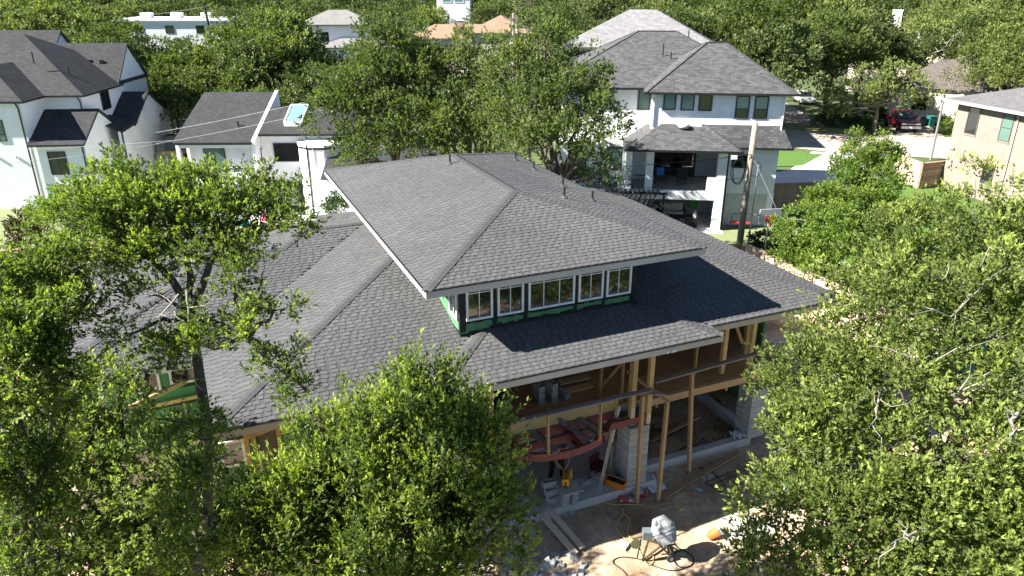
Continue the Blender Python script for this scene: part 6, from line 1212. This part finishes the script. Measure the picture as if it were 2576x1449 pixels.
def crown_parts(blobs, rng, clump_r=0.55, dens=0.9, sprigs=26, leaves=11, leaf=0.085, stem=0.34, under=0.35, fresh=0.5, up=0.45, inner=0.25, wr=0.42, lump=0.25):
    """blobs: (x, y, z, r) or (x, y, z, rx, ry, rz). Returns leaf arrays and clump centres per blob."""
    P, D, NM, LL, WW, T = [], [], [], [], [], []; links = []
    for bi, b in enumerate(blobs):
        c = np.array(b[:3], float); rad = np.array(b[3:6] if len(b) >= 6 else [b[3], b[3], b[3] * 0.8], float)
        area = 4 * math.pi * (np.mean(rad) ** 2); n = max(3, int(area * dens / (clump_r ** 2) * 0.33))
        d = unit(rng.normal(size=(n * 2, 3))); keep = (d[:, 2] > -0.25) | (rng.random(n * 2) < under); d = d[keep][:n]; n = len(d)
        rr = np.where(rng.random(n) < inner, rng.uniform(0.3, 0.75, n), rng.uniform(0.72, 1.05 + lump, n)); rr = np.where(rng.random(n) < 0.1, rr + rng.uniform(0.1, 0.5, n), rr)
        cc = c + d * rad * rr[:, None]; cr = clump_r * rng.uniform(0.5, 1.4, n); ctone = rng.random(n)
        links.append((c, cc))
        for k in range(n):
            m = max(3, int(sprigs * (cr[k] / clump_r) ** 2 * rng.uniform(0.6, 1.3)))
            q = unit(rng.normal(size=(m, 3)) + d[k] * 0.7 + np.array([0, 0, up]))
            base = cc[k] + q * (cr[k] * rng.random(m) ** 0.45)[:, None] * np.array([1, 1, 0.75])
            sd = unit(q * 0.6 + d[k] * 0.4 + np.array([0, 0, up]) + rng.normal(size=(m, 3)) * 0.35)
            st = stem * rng.uniform(0.6, 1.3, m)
            t = rng.uniform(0.05, 1.0, (m, leaves)); t[:, -2:] = 1.0
            pos = base[:, None] + sd[:, None] * (st[:, None] * t)[..., None]
            pr = unit(rng.normal(size=(m, leaves, 3))); pr = unit(pr - sd[:, None] * np.sum(pr * sd[:, None], -1, keepdims=True))
            ld = unit(sd[:, None] * (0.35 + 0.6 * t)[..., None] + pr * (1.0 - 0.55 * t)[..., None])
            nm = unit(rng.normal(size=(m, leaves, 3)) * 0.5 + LEAF_UP)
            to = np.clip((t - 0.45) * 1.5, 0, 1) * np.clip(ctone[k] * 1.3 - 0.25, 0, 1) * fresh * rng.uniform(0.4, 1.4, (m, leaves)) * (sd[:, None, 2] > -0.1)
            P.append(pos.reshape(-1, 3)); D.append(ld.reshape(-1, 3)); NM.append(nm.reshape(-1, 3))
            l = leaf * rng.uniform(0.6, 1.3, m * leaves); LL.append(l); WW.append(l * wr * rng.uniform(0.8, 1.2, m * leaves)); T.append(np.clip(to, 0, 1).ravel())
    return [np.concatenate(a) for a in (P, D, NM, LL, WW, T)], links
def wander(a, b, n, amp, rng, droop=0.0):
    a, b = np.array(a, float), np.array(b, float); pts = []
    L = np.linalg.norm(b - a); off = np.zeros(3)
    for i in range(n + 1):
        t = i / n
        if 0 < i < n: off = off * 0.6 + rng.normal(size=3) * amp * L
        pts.append(a + (b - a) * t + off * math.sin(math.pi * t) + np.array([0, 0, droop * L * math.sin(math.pi * t)]))
    return pts
def tree(name, label, cat, base, blobs, mat, seed, trunk_r=0.25, trunk_top=None, bark=None, group=None, twig=True, limb_n=7, dead=None, fork=None, twig_r=1.0, **kw):
    rng = np.random.default_rng(seed); base = V3(base); bark = bark or M_bark
    root = thing(name, label, cat, base, 0, group); B0 = np.array(base)
    bl = [tuple(np.array(b[:3]) - B0) + tuple(b[3:]) for b in blobs]
    arr, links = crown_parts(bl, rng, **kw)
    obj('crown', leaf_mesh('crown', *arr, mat), None, root)
    allc = np.array([b[:3] for b in bl]); cen = allc.mean(0)
    if trunk_top is None: tt = np.array([cen[0] * 0.35, cen[1] * 0.35, max(0.8, np.min(allc[:, 2]) * 0.75)])
    else: tt = np.array(trunk_top) - B0
    tr = MB(); pts = wander((0, 0, -0.1), tt, 6, 0.02, rng); tr.tube(pts, [trunk_r * (1.35 if i == 0 else 1.0) * (1 - 0.35 * i / 6) for i in range(7)], 10)
    forks = [tt] + ([np.array(f) - B0 for f in fork] if fork else [])
    for f in forks[1:]:
        j = min(range(len(pts)), key=lambda k: np.linalg.norm(pts[k] - f)); p2 = wander(tt, f, 6, 0.03, rng, 0.02); tr.tube(p2, [trunk_r * 0.6 * (1 - 0.45 * i / 6) for i in range(7)], 8)
    lb = tr
    for (c, cc), b in zip(links, bl):
        f = min(forks + ([p for p in pts[1:] if p[2] < c[2] + 0.1] if c[2] < tt[2] else []), key=lambda q: np.linalg.norm(q - c)); ln = np.linalg.norm(c - f); r0 = min(trunk_r * 0.5, 0.03 + 0.022 * ln)
        lb.tube(wander(f, c, 6, 0.05, rng, 0.04), [r0 * (1 - 0.7 * i / 6) for i in range(7)], limb_n, False)
        if twig:
            for q in cc: lb.tube(wander(c, q, 3, 0.08, rng, 0.03), [0.022 * twig_r, 0.016 * twig_r, 0.011 * twig_r, 0.006 * twig_r] if kw.get('leaf', .08) < .2 else [0.05, 0.04, 0.03, 0.015], 4, False)
    tr.build('trunk', bark, root, smooth=True)
    if dead:
        for (a, b, r) in dead:
            db = MB()
            p = wander(np.array(a) - B0, np.array(b) - B0, 6, 0.06, rng); db.tube(p, [r * (1 - 0.75 * i / 6) for i in range(7)], 6, False)
            for _ in range(7):
                i = rng.integers(1, 6); q = p[i] + rng.normal(size=3) * 0.3 * np.linalg.norm(p[-1] - p[0]) * 0.8; db.tube(wander(p[i], q, 4, 0.09, rng), [r * 0.5, r * 0.4, r * 0.3, r * 0.2, r * 0.1], 5, False)
            tag(db.build('dead_branch', M_deadwood, root, smooth=True), 'bleached bare dead branch')
    return root
def B(px, py, Y, r, *k):
    p = on_y(px, py, Y); return (p.x, p.y, p.z, r, *k)

# foreground oaks
right = [(2165, 775, 19.0, 1.0), (2310, 650, 19.5, 1.3), (2440, 590, 19.5, 1.5), (2560, 640, 18, 1.5), (2090, 890, 17.2, 0.85), (2230, 800, 17.3, 1.5), (2400, 800, 16.5, 1.6), (2560, 810, 15.5, 1.4),
         (2010, 965, 15.8, 0.6), (2100, 1020, 15.4, 1.2), (2250, 960, 15.2, 1.1), (2380, 1010, 14.6, 0.75), (2550, 990, 14.2, 0.8), (1970, 1130, 14.2, 0.6), (2060, 1180, 13.8, 1.05), (2200, 1150, 13.7, 1.2), (2350, 1170, 13.2, 1.2), (2510, 1160, 13, 0.85),
         (1955, 1270, 13.2, 0.65), (2080, 1330, 12.6, 1.0), (2240, 1310, 12.4, 1.2), (2410, 1300, 12.2, 1.2), (2580, 1290, 12, 0.75), (1990, 1420, 12.2, 0.8), (2160, 1440, 11.8, 1.1), (2340, 1430, 11.6, 1.2), (2520, 1430, 11.5, 1.2)]
tree('oak_tree', 'large spreading live oak with bleached dead twigs, at the right beside the porch', 'tree', (10.6, 14.6, 0), [B(*b) for b in right], L_oak, 21, 0.38, (10.4, 14.8, 3.4), M_bark, None,
     dead=[(on_y(2480, 700, 17.0), on_y(2330, 680, 15.9), 0.035), (on_y(2440, 740, 16.2), on_y(2290, 790, 14.9), 0.03), (on_y(2215, 990, 14.2), on_y(2180, 1080, 13.2), 0.025), (on_y(2560, 1040, 13.0), on_y(2490, 1150, 12.0), 0.045), (on_y(2420, 880, 15.2), on_y(2190, 870, 14.6), 0.035), (on_y(2330, 1330, 11.4), on_y(2240, 1370, 10.6), 0.03), (on_y(2500, 950, 14.4), on_y(2380, 1020, 13.7), 0.05)],
     fork=[(9.0, 16.5, 4.5), (12.0, 16, 4.8), (8.6, 13.2, 3.6), (12.2, 13.0, 3.6)], clump_r=0.50, dens=1.05, sprigs=34, leaves=12, leaf=0.112, stem=0.34, lump=0.26, fresh=1.1, inner=0.2)
front = [(1085, 985, 12.6, 0.45), (1010, 1040, 12.4, 0.65), (1140, 1060, 12.2, 0.6), (930, 1110, 12.2, 0.65), (1060, 1140, 11.9, 0.85), (1180, 1140, 11.7, 0.55), (1255, 1180, 11.4, 0.35), (1150, 1230, 11.4, 0.8), (1235, 1270, 11.1, 0.4), (960, 1230, 11.6, 0.85), (860, 1210, 11.8, 0.6), (1060, 1340, 11.0, 0.9), (1185, 1370, 10.8, 0.55), (900, 1350, 11.1, 0.85), (770, 1330, 11.3, 0.65), (1140, 1445, 10.5, 0.75), (1215, 1440, 10.5, 0.4), (980, 1450, 10.5, 0.9), (830, 1445, 10.7, 0.8), (680, 1420, 10.9, 0.6), (740, 1200, 11.8, 0.4), (730, 1270, 11.6, 0.45), (660, 1330, 11.2, 0.4), (840, 1140, 12.1, 0.5), (1120, 960, 12.6, 0.25), (640, 1300, 11.3, 0.45), (790, 1250, 11.7, 0.6), (700, 1380, 11.0, 0.65), (590, 1400, 10.8, 0.55), (620, 1450, 10.6, 0.55)]
tree('oak_tree', 'bushy young oak with lime tips in front of the porch corner', 'tree', (-1.6, 11.6, 0), [B(*b) for b in front], L_oak_l, 22, 0.16, (-1.7, 11.6, 2.2), M_bark_dark, None, clump_r=0.34, dens=1.2, sprigs=20, leaves=12, leaf=0.10, stem=0.46, fresh=1.7, up=0.9, inner=0.2, lump=0.4)
roof_t = [(280, 530, 18.2, 0.85), (380, 500, 18.2, 0.9), (490, 495, 18.2, 0.9), (590, 510, 18, 0.85), (690, 515, 18, 0.6), (220, 570, 17.6, 0.75), (320, 580, 17.2, 0.95), (440, 570, 17.2, 0.95), (560, 570, 17.2, 0.85), (650, 580, 17, 0.55), (370, 650, 16.8, 0.6), (500, 650, 16.8, 0.65), (600, 640, 16.8, 0.5), (280, 640, 17, 0.5), (730, 560, 17, 0.3),
          (590, 720, 15.9, 0.33), (660, 710, 16, 0.35), (690, 780, 15.6, 0.25), (640, 830, 15.2, 0.4), (690, 900, 14.9, 0.4), (740, 950, 14.5, 0.35), (775, 985, 14.3, 0.25), (560, 790, 15.5, 0.42), (500, 850, 15.3, 0.35), (400, 745, 16, 0.3), (430, 860, 15.4, 0.38), (330, 840, 15.6, 0.25), (540, 880, 15.1, 0.35), (750, 570, 17, 0.14), (420, 930, 15.2, 0.3), (440, 1060, 15.0, 0.5), (500, 1100, 15.0, 0.5), (450, 1160, 14.9, 0.55), (510, 1220, 14.8, 0.55), (460, 1290, 14.6, 0.6), (530, 1350, 14.5, 0.55), (470, 1420, 14.3, 0.6)]
KR = 0.57
q1, q2 = on_y(478, 790, 9.1), on_y(488, 1400, 9.1); rbase = q1 + (q2 - q1) * (q1.z / (q1.z - q2.z))
tree('oak_tree', 'slender dark trunked oak rising against the left wing roof', 'tree', (rbase.x, rbase.y, 0), [B(b[0], b[1], b[2] * KR, b[3] * KR) for b in roof_t], L_oak_l, 23, 0.105, tuple(on_y(478, 790, 9.1)), M_bark_dark, None, fork=[tuple(on_y(470, 640, 9.6)), tuple(on_y(560, 600, 9.7)), tuple(on_y(380, 640, 9.7)), tuple(on_y(620, 850, 8.7))],
     dead=[(on_y(450, 740, 8.8), on_y(400, 890, 8.5), 0.018), (on_y(470, 730, 8.8), on_y(490, 880, 8.5), 0.018), (on_y(455, 745, 8.8), on_y(430, 850, 8.5), 0.016)], clump_r=0.19, dens=1.1, sprigs=17, leaves=12, leaf=0.062, stem=0.17, fresh=0.9, twig_r=0.6, inner=0.2)
left = [(70, 690, 15.0, 0.8), (170, 680, 15.2, 0.6), (40, 790, 14.2, 0.9), (150, 790, 14.2, 0.7), (230, 740, 14.8, 0.3), (60, 900, 13.4, 0.85), (140, 960, 13.0, 0.5), (40, 1010, 12.6, 0.75), (210, 950, 13.0, 0.2), (40, 1110, 13.0, 0.7), (110, 1180, 12.8, 0.5), (30, 1220, 12.7, 0.7), (90, 1300, 12.5, 0.6), (40, 1400, 12.4, 0.7), (150, 1400, 12.4, 0.5)]
tree('oak_tree', 'live oak cropped by the left edge, reaching over the wing roof', 'tree', (-7.2, 8.4, 0), [B(b[0], b[1], b[2] * 0.6, b[3] * 0.6) for b in left], L_oak_l, 24, 0.09, (-7.0, 8.4, 6.5), M_bark_dark, None, clump_r=0.2, dens=1.2, sprigs=21, leaves=12, leaf=0.064, stem=0.18, fresh=1.0, twig_r=0.6, inner=0.2)
low = [(300, 960, 12.8, 0.5), (370, 940, 12.8, 0.3), (230, 1010, 12.3, 0.45), (310, 1040, 12.1, 0.45), (60, 1100, 11.9, 0.8), (170, 1090, 11.9, 0.6), (130, 1190, 11.3, 0.8), (40, 1260, 10.9, 0.8), (260, 1130, 11.6, 0.5), (390, 1130, 11.7, 0.45), (470, 1110, 11.8, 0.35), (500, 1190, 11.3, 0.45), (400, 1220, 11.1, 0.6), (270, 1200, 11.2, 0.55), (180, 1290, 10.8, 0.7), (420, 1300, 10.8, 0.5), (540, 1270, 11.0, 0.4), (80, 1370, 10.3, 0.85), (230, 1390, 10.3, 0.7), (370, 1390, 10.4, 0.6), (600, 1340, 10.9, 0.45), (560, 1420, 10.5, 0.55), (60, 1450, 10.0, 0.8), (300, 1450, 10.0, 0.7), (450, 1445, 10.2, 0.6)]
tree('oak_tree', 'low wide live oak filling the bottom left corner', 'tree', (-6.8, 10.6, 0), [B(*b) for b in low], L_oak, 25, 0.28, (-6.8, 10.8, 2.2), M_bark_dark, None, dead=[(on_y(330, 1200, 11.2), on_y(300, 1310, 10.6), 0.04), (on_y(200, 1060, 11.9), on_y(330, 1040, 11.8), 0.04), (on_y(60, 1090, 11.6), on_y(150, 1020, 12), 0.04)],
     clump_r=0.36, dens=1.0, sprigs=19, leaves=12, leaf=0.10, stem=0.3, fresh=0.9, inner=0.2)
# oaks standing behind the main house
mid1 = [(1000, 110, 43, 1.5), (950, 170, 42, 1.8), (1030, 190, 42, 1.6), (900, 230, 41, 1.7), (980, 260, 40.5, 1.8), (870, 310, 40, 1.4), (950, 340, 39, 1.6), (1040, 310, 39.5, 1.5), (880, 380, 38.5, 0.9), (930, 400, 38, 0.9)]
mid2 = [(1120, 180, 43, 1.5), (1200, 130, 43.5, 1.3), (1190, 220, 42, 1.7), (1110, 270, 41, 1.7), (1260, 200, 42, 1.4), (1240, 300, 40, 1.7), (1150, 340, 39, 1.7), (1080, 390, 38, 1.0), (1230, 370, 38.5, 1.2)]
mid3 = [(1370, 120, 42, 1.3), (1330, 190, 41.5, 1.6), (1420, 190, 41, 1.5), (1360, 260, 40, 1.8), (1470, 250, 39.5, 1.5), (1310, 310, 39.5, 1.4), (1420, 320, 39, 1.6), (1510, 300, 38.5, 1.2), (1360, 370, 38, 1.3), (1460, 380, 37.5, 0.9), (1540, 370, 37, 1.0), (1330, 400, 38, 0.8), (1545, 420, 36.5, 0.5)]
kw = dict(clump_r=0.6, dens=1.15, sprigs=24, leaves=9, leaf=0.155, stem=0.36, fresh=0.45, inner=0.2, wr=0.5, lump=0.3)
tree('oak_tree', 'tallest of the three oaks behind the roof, its crown nearest the white tower', 'tree', (-6.4, 41, 0), [B(*b) for b in mid1], L_mid, 31, 0.35, (-6.6, 41, 4.5), M_bark, None, **kw)
tree('oak_tree', 'middle one of the three oaks behind the ridge of the main roof', 'tree', (-2.2, 40.6, 0), [B(*b) for b in mid2], L_mid, 32, 0.33, (-2.4, 40.6, 4.2), M_bark, None, **kw)
tree('oak_tree', 'oak behind the roof whose branches hang in front of the white balcony house', 'tree', (2.3, 34.8, 0), [B(b[0], b[1], b[2] * 0.88, b[3] * 0.88) for b in mid3], L_mid, 33, 0.3, (2.3, 34.8, 5.0), M_bark, None, **kw)
# bright hedge trees along the right fence
kw = dict(clump_r=0.42, dens=1.0, sprigs=22, leaves=9, leaf=0.12, stem=0.3, fresh=0.8, up=0.8, inner=0.25, wr=0.5, lump=0.1)
for k, (lab, base, bl) in enumerate((('bright green bushy hedge tree nearest the basketball hoop', (16.0, 33.8, 0), [(2020, 600, 34, 1.2), (2050, 650, 33, 1.2), (1995, 650, 33.3, 0.75), (2080, 570, 34.5, 1.25), (2100, 640, 33, 1.2), (1985, 600, 34, 0.6), (2060, 700, 32, 1.0)]),
                                    ('bright green hedge tree in the middle of the row by the side lawn', (19.3, 37, 0), [(2130, 520, 36.5, 1.4), (2085, 525, 36.5, 1.1), (2175, 570, 36, 1.2), (2140, 600, 35, 1.3), (2180, 500, 37.5, 1.2)]),
                                    ('tallest bright green hedge tree at the far end of the row', (22, 39.8, 0), [(2185, 430, 39.5, 1.35), (2180, 385, 40.2, 1.0), (2210, 470, 39, 1.2), (2145, 455, 39, 1.0), (2215, 410, 40, 0.8), (2190, 520, 38.5, 1.2)]))):
    tree('hedge_tree', lab, 'tree', base, [B(*b) for b in bl], L_bright, 40 + k, 0.1, None, M_bark, 'hedge trees along the right fence', **kw)
tree('vine', 'leafy vine climbing the fence corner near the wooden utility pole', 'vine', (13.3, 37.6, 0), [B(1925, 600, 37.6, 0.35), B(1905, 625, 37.6, 0.35), B(1945, 632, 37.6, 0.3), B(1900, 600, 37.6, 0.2)], L_shrub, 50, 0.03, None, M_bark, None, clump_r=0.2, dens=0.8, sprigs=10, leaves=6, leaf=0.16, stem=0.15, wr=0.8)
tree('shrub', 'dark red leaved shrub at the edge of the left lawn', 'shrub', (-26.3, 37.6, 0), [B(70, 560, 38, 0.7), B(75, 610, 37.4, 0.8), B(65, 590, 37.6, 0.6)], L_red, 51, 0.06, None, M_bark, None, clump_r=0.35, sprigs=18, leaves=8, leaf=0.16, stem=0.25)
tree('small_tree', 'feathery bright green small tree between the left white house and the oak', 'tree', (-22.5, 37, 0), [B(140, 520, 38, 0.8), B(190, 505, 38.5, 0.6), B(120, 570, 37, 1.0), B(190, 550, 37, 1.1), B(250, 545, 37.5, 0.8), B(230, 590, 36.3, 1.0), B(160, 620, 36, 0.9)], L_bright, 52, 0.1, None, M_bark, None, clump_r=0.5, dens=0.9, sprigs=22, leaves=9, leaf=0.15, stem=0.35, fresh=0.6)
tree('shrub', 'round green shrub beside the foot of the white tower', 'shrub', (-9.2, 40.5, 0), [B(855, 505, 40.5, 0.6), B(870, 520, 40, 0.6), B(845, 525, 40, 0.5)], L_shrub, 53, 0.05, None, M_bark, None, clump_r=0.3, sprigs=18, leaves=7, leaf=0.13, stem=0.2)
for k, px in enumerate((775, 800, 822)): tree('box_shrub', ('left', 'middle', 'right')[k] + ' one of three small clipped shrubs in the gravel bed by the tower', 'shrub', tuple(on_z(px, 520)), [B(px, 513, on_z(px, 520).y, 0.32)], L_shrub, 55 + k, 0.03, None, M_bark, 'clipped shrubs by the white tower', clump_r=0.18, sprigs=12, leaves=7, leaf=0.1, stem=0.1)
tree('shrub', 'flowering dark shrub under the oak by the white porch', 'shrub', (6.6, 38.5, 0), [B(1470, 440, 39, 0.8), B(1510, 455, 38.5, 0.7), B(1440, 450, 39, 0.7), B(1490, 470, 38, 0.6)], L_shrub, 58, 0.05, None, M_bark, None, clump_r=0.35, sprigs=18, leaves=7, leaf=0.13, stem=0.2)
proto = {}
def make_proto(key, seed, mat, leaf, nb, w, h, clump, sprigs, leaves, dens=0.8):
    bl = crown_variant(seed, mat, leaf, nb, w, h, dens, clump, sprigs, leaves)
    t = tree('tree', 'x', 'tree', (0, 0, 0), bl, mat, seed, 0.028 * h, (0, 0, h * 0.35), M_bark, None, clump_r=clump, dens=dens, sprigs=sprigs, leaves=leaves, leaf=leaf, stem=leaf * 2.0, fresh=0.5, inner=0.15, wr=0.62, under=0.15, limb_n=6, twig=False)
    proto[key] = t; return t
make_proto('m1', 101, L_mid, 0.24, 12, 5.2, 11, 0.85, 22, 8); make_proto('m2', 102, L_far, 0.25, 11, 4.6, 10, 0.85, 22, 8); make_proto('m3', 103, L_far_y, 0.24, 10, 4.4, 11, 0.8, 22, 8)
make_proto('f1', 104, L_far, 0.40, 12, 5.2, 11.5, 1.1, 13, 7); make_proto('f2', 105, L_mid, 0.40, 10, 4.6, 10.5, 1.1, 13, 7); make_proto('f3', 106, L_far_y, 0.38, 10, 4.2, 12, 1.0, 13, 7)
used = set()
def bg(key, x, y, s, rz, label, group, sz=1.0):
    if key not in used: t = proto[key]; used.add(key)
    else: t = clone(proto[key])
    t.location = (x, y, 0); t.rotation_euler = (0, 0, rz); t.scale = (s, s, s * sz); tag(t, label, 'tree', group); return t
rb = random.Random(5)
ORD = ['leftmost', 'second from left', 'third from left', 'fourth from left', 'fifth from left', 'sixth from left', 'seventh from left', 'eighth from left', 'ninth from left', 'tenth from left', 'eleventh from left', 'twelfth from left', 'rightmost']
def ordered(lst): return sorted(lst, key=lambda q: q[0])
GL = 'trees behind the left houses'; GM = 'trees beyond the middle oaks'; GR = 'trees beyond the road at the right'; GF = 'far wooded blocks'
def at(px, Y): return (px - CX) / F_PX * (Y * math.cos(PITCH) + 6 * math.sin(PITCH))
# (px, Y, key, scale) placed by eye
for i_, (px, Y, k, s) in enumerate(ordered(((285, 76, 'm1', 0.95), (400, 66, 'm2', 0.8), (420, 68, 'm1', 0.75), (500, 64, 'm2', 0.82), (570, 70, 'm1', 0.95), (640, 66, 'm2', 1.05), (710, 70, 'm1', 1.05), (770, 64, 'm2', 0.85), (840, 72, 'm1', 0.66), (700, 58, 'm2', 0.75), (590, 62, 'm1', 0.65)))):
    bg(k, at(px, Y), Y, s, rb.uniform(0, 6.28), 'dense dark oak, {o} in the belt behind the left white houses'.replace('{o}', ORD[i_]), GL)
for i_, (px, Y, k, s) in enumerate(ordered(((60, 84, 'm3', 1.1), (150, 88, 'm3', 1.15), (-20, 90, 'm3', 1.2), (210, 80, 'm2', 1.05), (330, 96, 'm2', 0.7), (250, 105, 'm3', 1.1), (600, 104, 'm3', 0.8), (400, 112, 'f2', 0.62), (455, 110, 'f1', 0.6), (350, 110, 'f1', 0.62), (110, 110, 'f3', 1.3), (20, 112, 'f3', 1.3)))):
    bg(k, at(px, Y), Y, s, rb.uniform(0, 6.28), 'yellow green tree, {o} above the roofs of the left white house'.replace('{o}', ORD[i_]), 'light trees at the upper left')
for i_, (px, Y, k, s) in enumerate(ordered(((870, 86, 'm1', 0.5), (990, 92, 'm2', 0.75), (1080, 98, 'm1', 0.5), (1360, 88, 'm2', 0.85), (1390, 78, 'm1', 0.6), (1080, 62, 'm2', 0.6), (1330, 62, 'm1', 0.6), (740, 90, 'm2', 0.9), (690, 96, 'm1', 1.0)))):
    bg(k, at(px, Y), Y, s, rb.uniform(0, 6.28), 'green tree, {o} among those beyond the oaks behind the main roof'.replace('{o}', ORD[i_]), GM)
for i_, (px, Y, k, s) in enumerate(ordered(((1700, 78, 'm1', 1.05), (1790, 84, 'm2', 1.15), (1870, 80, 'm1', 1.15), (1930, 76, 'm2', 1.1), (1985, 100, 'm1', 1.25), (2100, 84, 'm1', 1.0), (1960, 90, 'm2', 1.1), (2100, 90, 'm3', 1.2), (2180, 96, 'm2', 1.2), (1740, 92, 'm3', 1.1), (2250, 92, 'm1', 0.8), (2310, 98, 'm3', 1.0), (1985, 82, 'm1', 0.95)))):
    bg(k, at(px, Y), Y, s, rb.uniform(0, 6.28), 'tall leafy tree, {o} in the row behind the lap sided white house'.replace('{o}', ORD[i_]), GR)
for i_, (px, Y, k, s) in enumerate(ordered(((2390, 110, 'm3', 1.2), (2470, 100, 'm3', 1.2), (2550, 92, 'm3', 1.25), (2620, 84, 'm3', 1.2), (2430, 92, 'm1', 0.95), (2520, 80, 'm3', 1.0), (2570, 74, 'm3', 0.95), (2650, 72, 'm3', 1.1), (2350, 118, 'm3', 1.2)))):
    bg(k, at(px, Y), Y, s, rb.uniform(0, 6.28), 'yellow green tree, {o} in the thick growth at the upper right'.replace('{o}', ORD[i_]), 'light trees at the upper right')
# street oak by the truck and small trees around it
so_ = [(2085, 265, 76, 1.4), (2150, 225, 76.5, 1.6), (2220, 190, 77, 1.6), (2290, 210, 77, 1.4), (2330, 240, 76.5, 1.0), (2200, 240, 76, 1.6), (2255, 245, 76, 1.0), (2125, 280, 75.5, 1.0), (2170, 270, 75.8, 1.0)]
tree('street_oak', 'broad street oak standing on the dry verge beside the red truck', 'tree', (37.4, 76.3, 0), [B(*b) for b in so_], L_far_y, 61, 0.28, (37.2, 76.3, 2.8), M_bark, None, clump_r=0.7, dens=0.8, sprigs=18, leaves=8, leaf=0.22, stem=0.4, fresh=0.4, wr=0.55)
tree('pale_tree', 'pale grey leafless looking bush beside the brown roof', 'tree', tuple(on_z(2440, 240)), [B(2425, 190, 80, 1.3), B(2450, 210, 80, 1.2), B(2405, 205, 80, 1.0), B(2440, 170, 80.5, 0.9)], L_pale, 62, 0.1, None, M_deadwood, None, clump_r=0.5, dens=0.6, sprigs=12, leaves=7, leaf=0.2, stem=0.5)
tree('pale_tree', 'bare whitish branched tree rising between the right crowns', 'tree', tuple(on_z(2390, 200)), [B(2380, 110, 88, 1.1), B(2410, 120, 88, 1.0), B(2360, 130, 88, 0.8)], L_pale, 63, 0.12, None, M_deadwood, None, clump_r=0.6, dens=0.3, sprigs=7, leaves=5, leaf=0.2, stem=0.6)
for k, (px, py, r) in enumerate(((2095, 305, 0.9), (2130, 312, 0.8), (2075, 312, 0.7), (2165, 316, 0.7), (2185, 318, 0.7), (2205, 300, 0.9), (2390, 330, 1.1), (2370, 290, 1.1), (2395, 280, 1.1))):
    b_ = on_z(px, py + 8); tree('hedge_shrub', 'dark rounded shrub, %s in the bed by the road' % ORD[(1, 2, 0, 3, 4, 5)[k]] if k < 6 else ('low', 'tall', 'bright')[k - 6] + ' leafy shrub between the truck and the brick house', 'shrub', tuple(b_), [(b_.x, b_.y, r * 0.8, r), (b_.x + 0.6, b_.y, r * 0.6, r * 0.7), (b_.x - 0.6, b_.y + 0.3, r * 0.6, r * 0.7)], L_shrub if k < 6 else L_bright, 70 + k, 0.05, None, M_bark, 'shrubs beside the road' if k < 6 else 'shrubs by the brick house', clump_r=0.4, dens=0.7, sprigs=14, leaves=7, leaf=0.2, stem=0.25, twig=False)
# pine with bare trunk by the far pole
tree('pine_tree', 'tall thin trunked pine beside the far transformer pole', 'tree', (at(1315, 100), 100, 0), [B(1310, 25, 100, 1.8), B(1335, 10, 100, 1.6), B(1325, 50, 100, 1.2)], L_mid, 64, 0.2, (at(1330, 100), 100, 9), M_bark, None, clump_r=0.8, dens=0.6, sprigs=14, leaves=7, leaf=0.3, stem=0.5)
# far rows out to the horizon
HOUSES = [(on_y(1560, 150, 66).x, 72, 9), (on_y(1160, 90, 128).x + 2, 132, 12), (on_y(860, 80, 112).x, 115, 9), (on_y(460, 60, 128).x - 6, 134, 12), (on_y(1140, 12, 190).x, 194, 7), (on_y(450, 25, 170).x, 173, 7), (on_y(2230, 70, 110).x, 107, 9), (on_y(2360, 190, 84).x + 2, 87, 9)]
row = 0
for Y in (118, 132, 148, 166, 188, 214, 246):
    n = int(Y * 1.52 / 6.8)
    for i in range(n):
        px = -60 + (i + rb.uniform(0.15, 0.85)) * 2700 / n; x = at(px, Y); y = Y + rb.uniform(-6, 6)
        blocked = False
        for hx, hy, hr in HOUSES:
            d2 = math.hypot(x - hx, y - hy)
            if d2 < hr: blocked = True
            # keep the sight line to the roof that the photo shows
            if y < hy and abs(x * hy / y - hx) < hr * 0.8 and hy - y < 45 and hy > 105: blocked = True
        if blocked or (abs(x - 38) < 6 and y < 165): continue
        bg(rb.choice(('f1', 'f1', 'f2', 'f2', 'f3')), x, y, rb.uniform(0.85, 1.2) * (0.78 if Y < 150 else 1.0 + 0.12 * (Y > 200)), rb.uniform(0, 6.28), 'distant tree in the wooded streets towards the horizon', GF)
    row += 1
for k, t in proto.items():
    if k not in used: t.location = (0, 300, 0); tag(t, 'distant tree in the wooded streets towards the horizon', 'tree', GF)
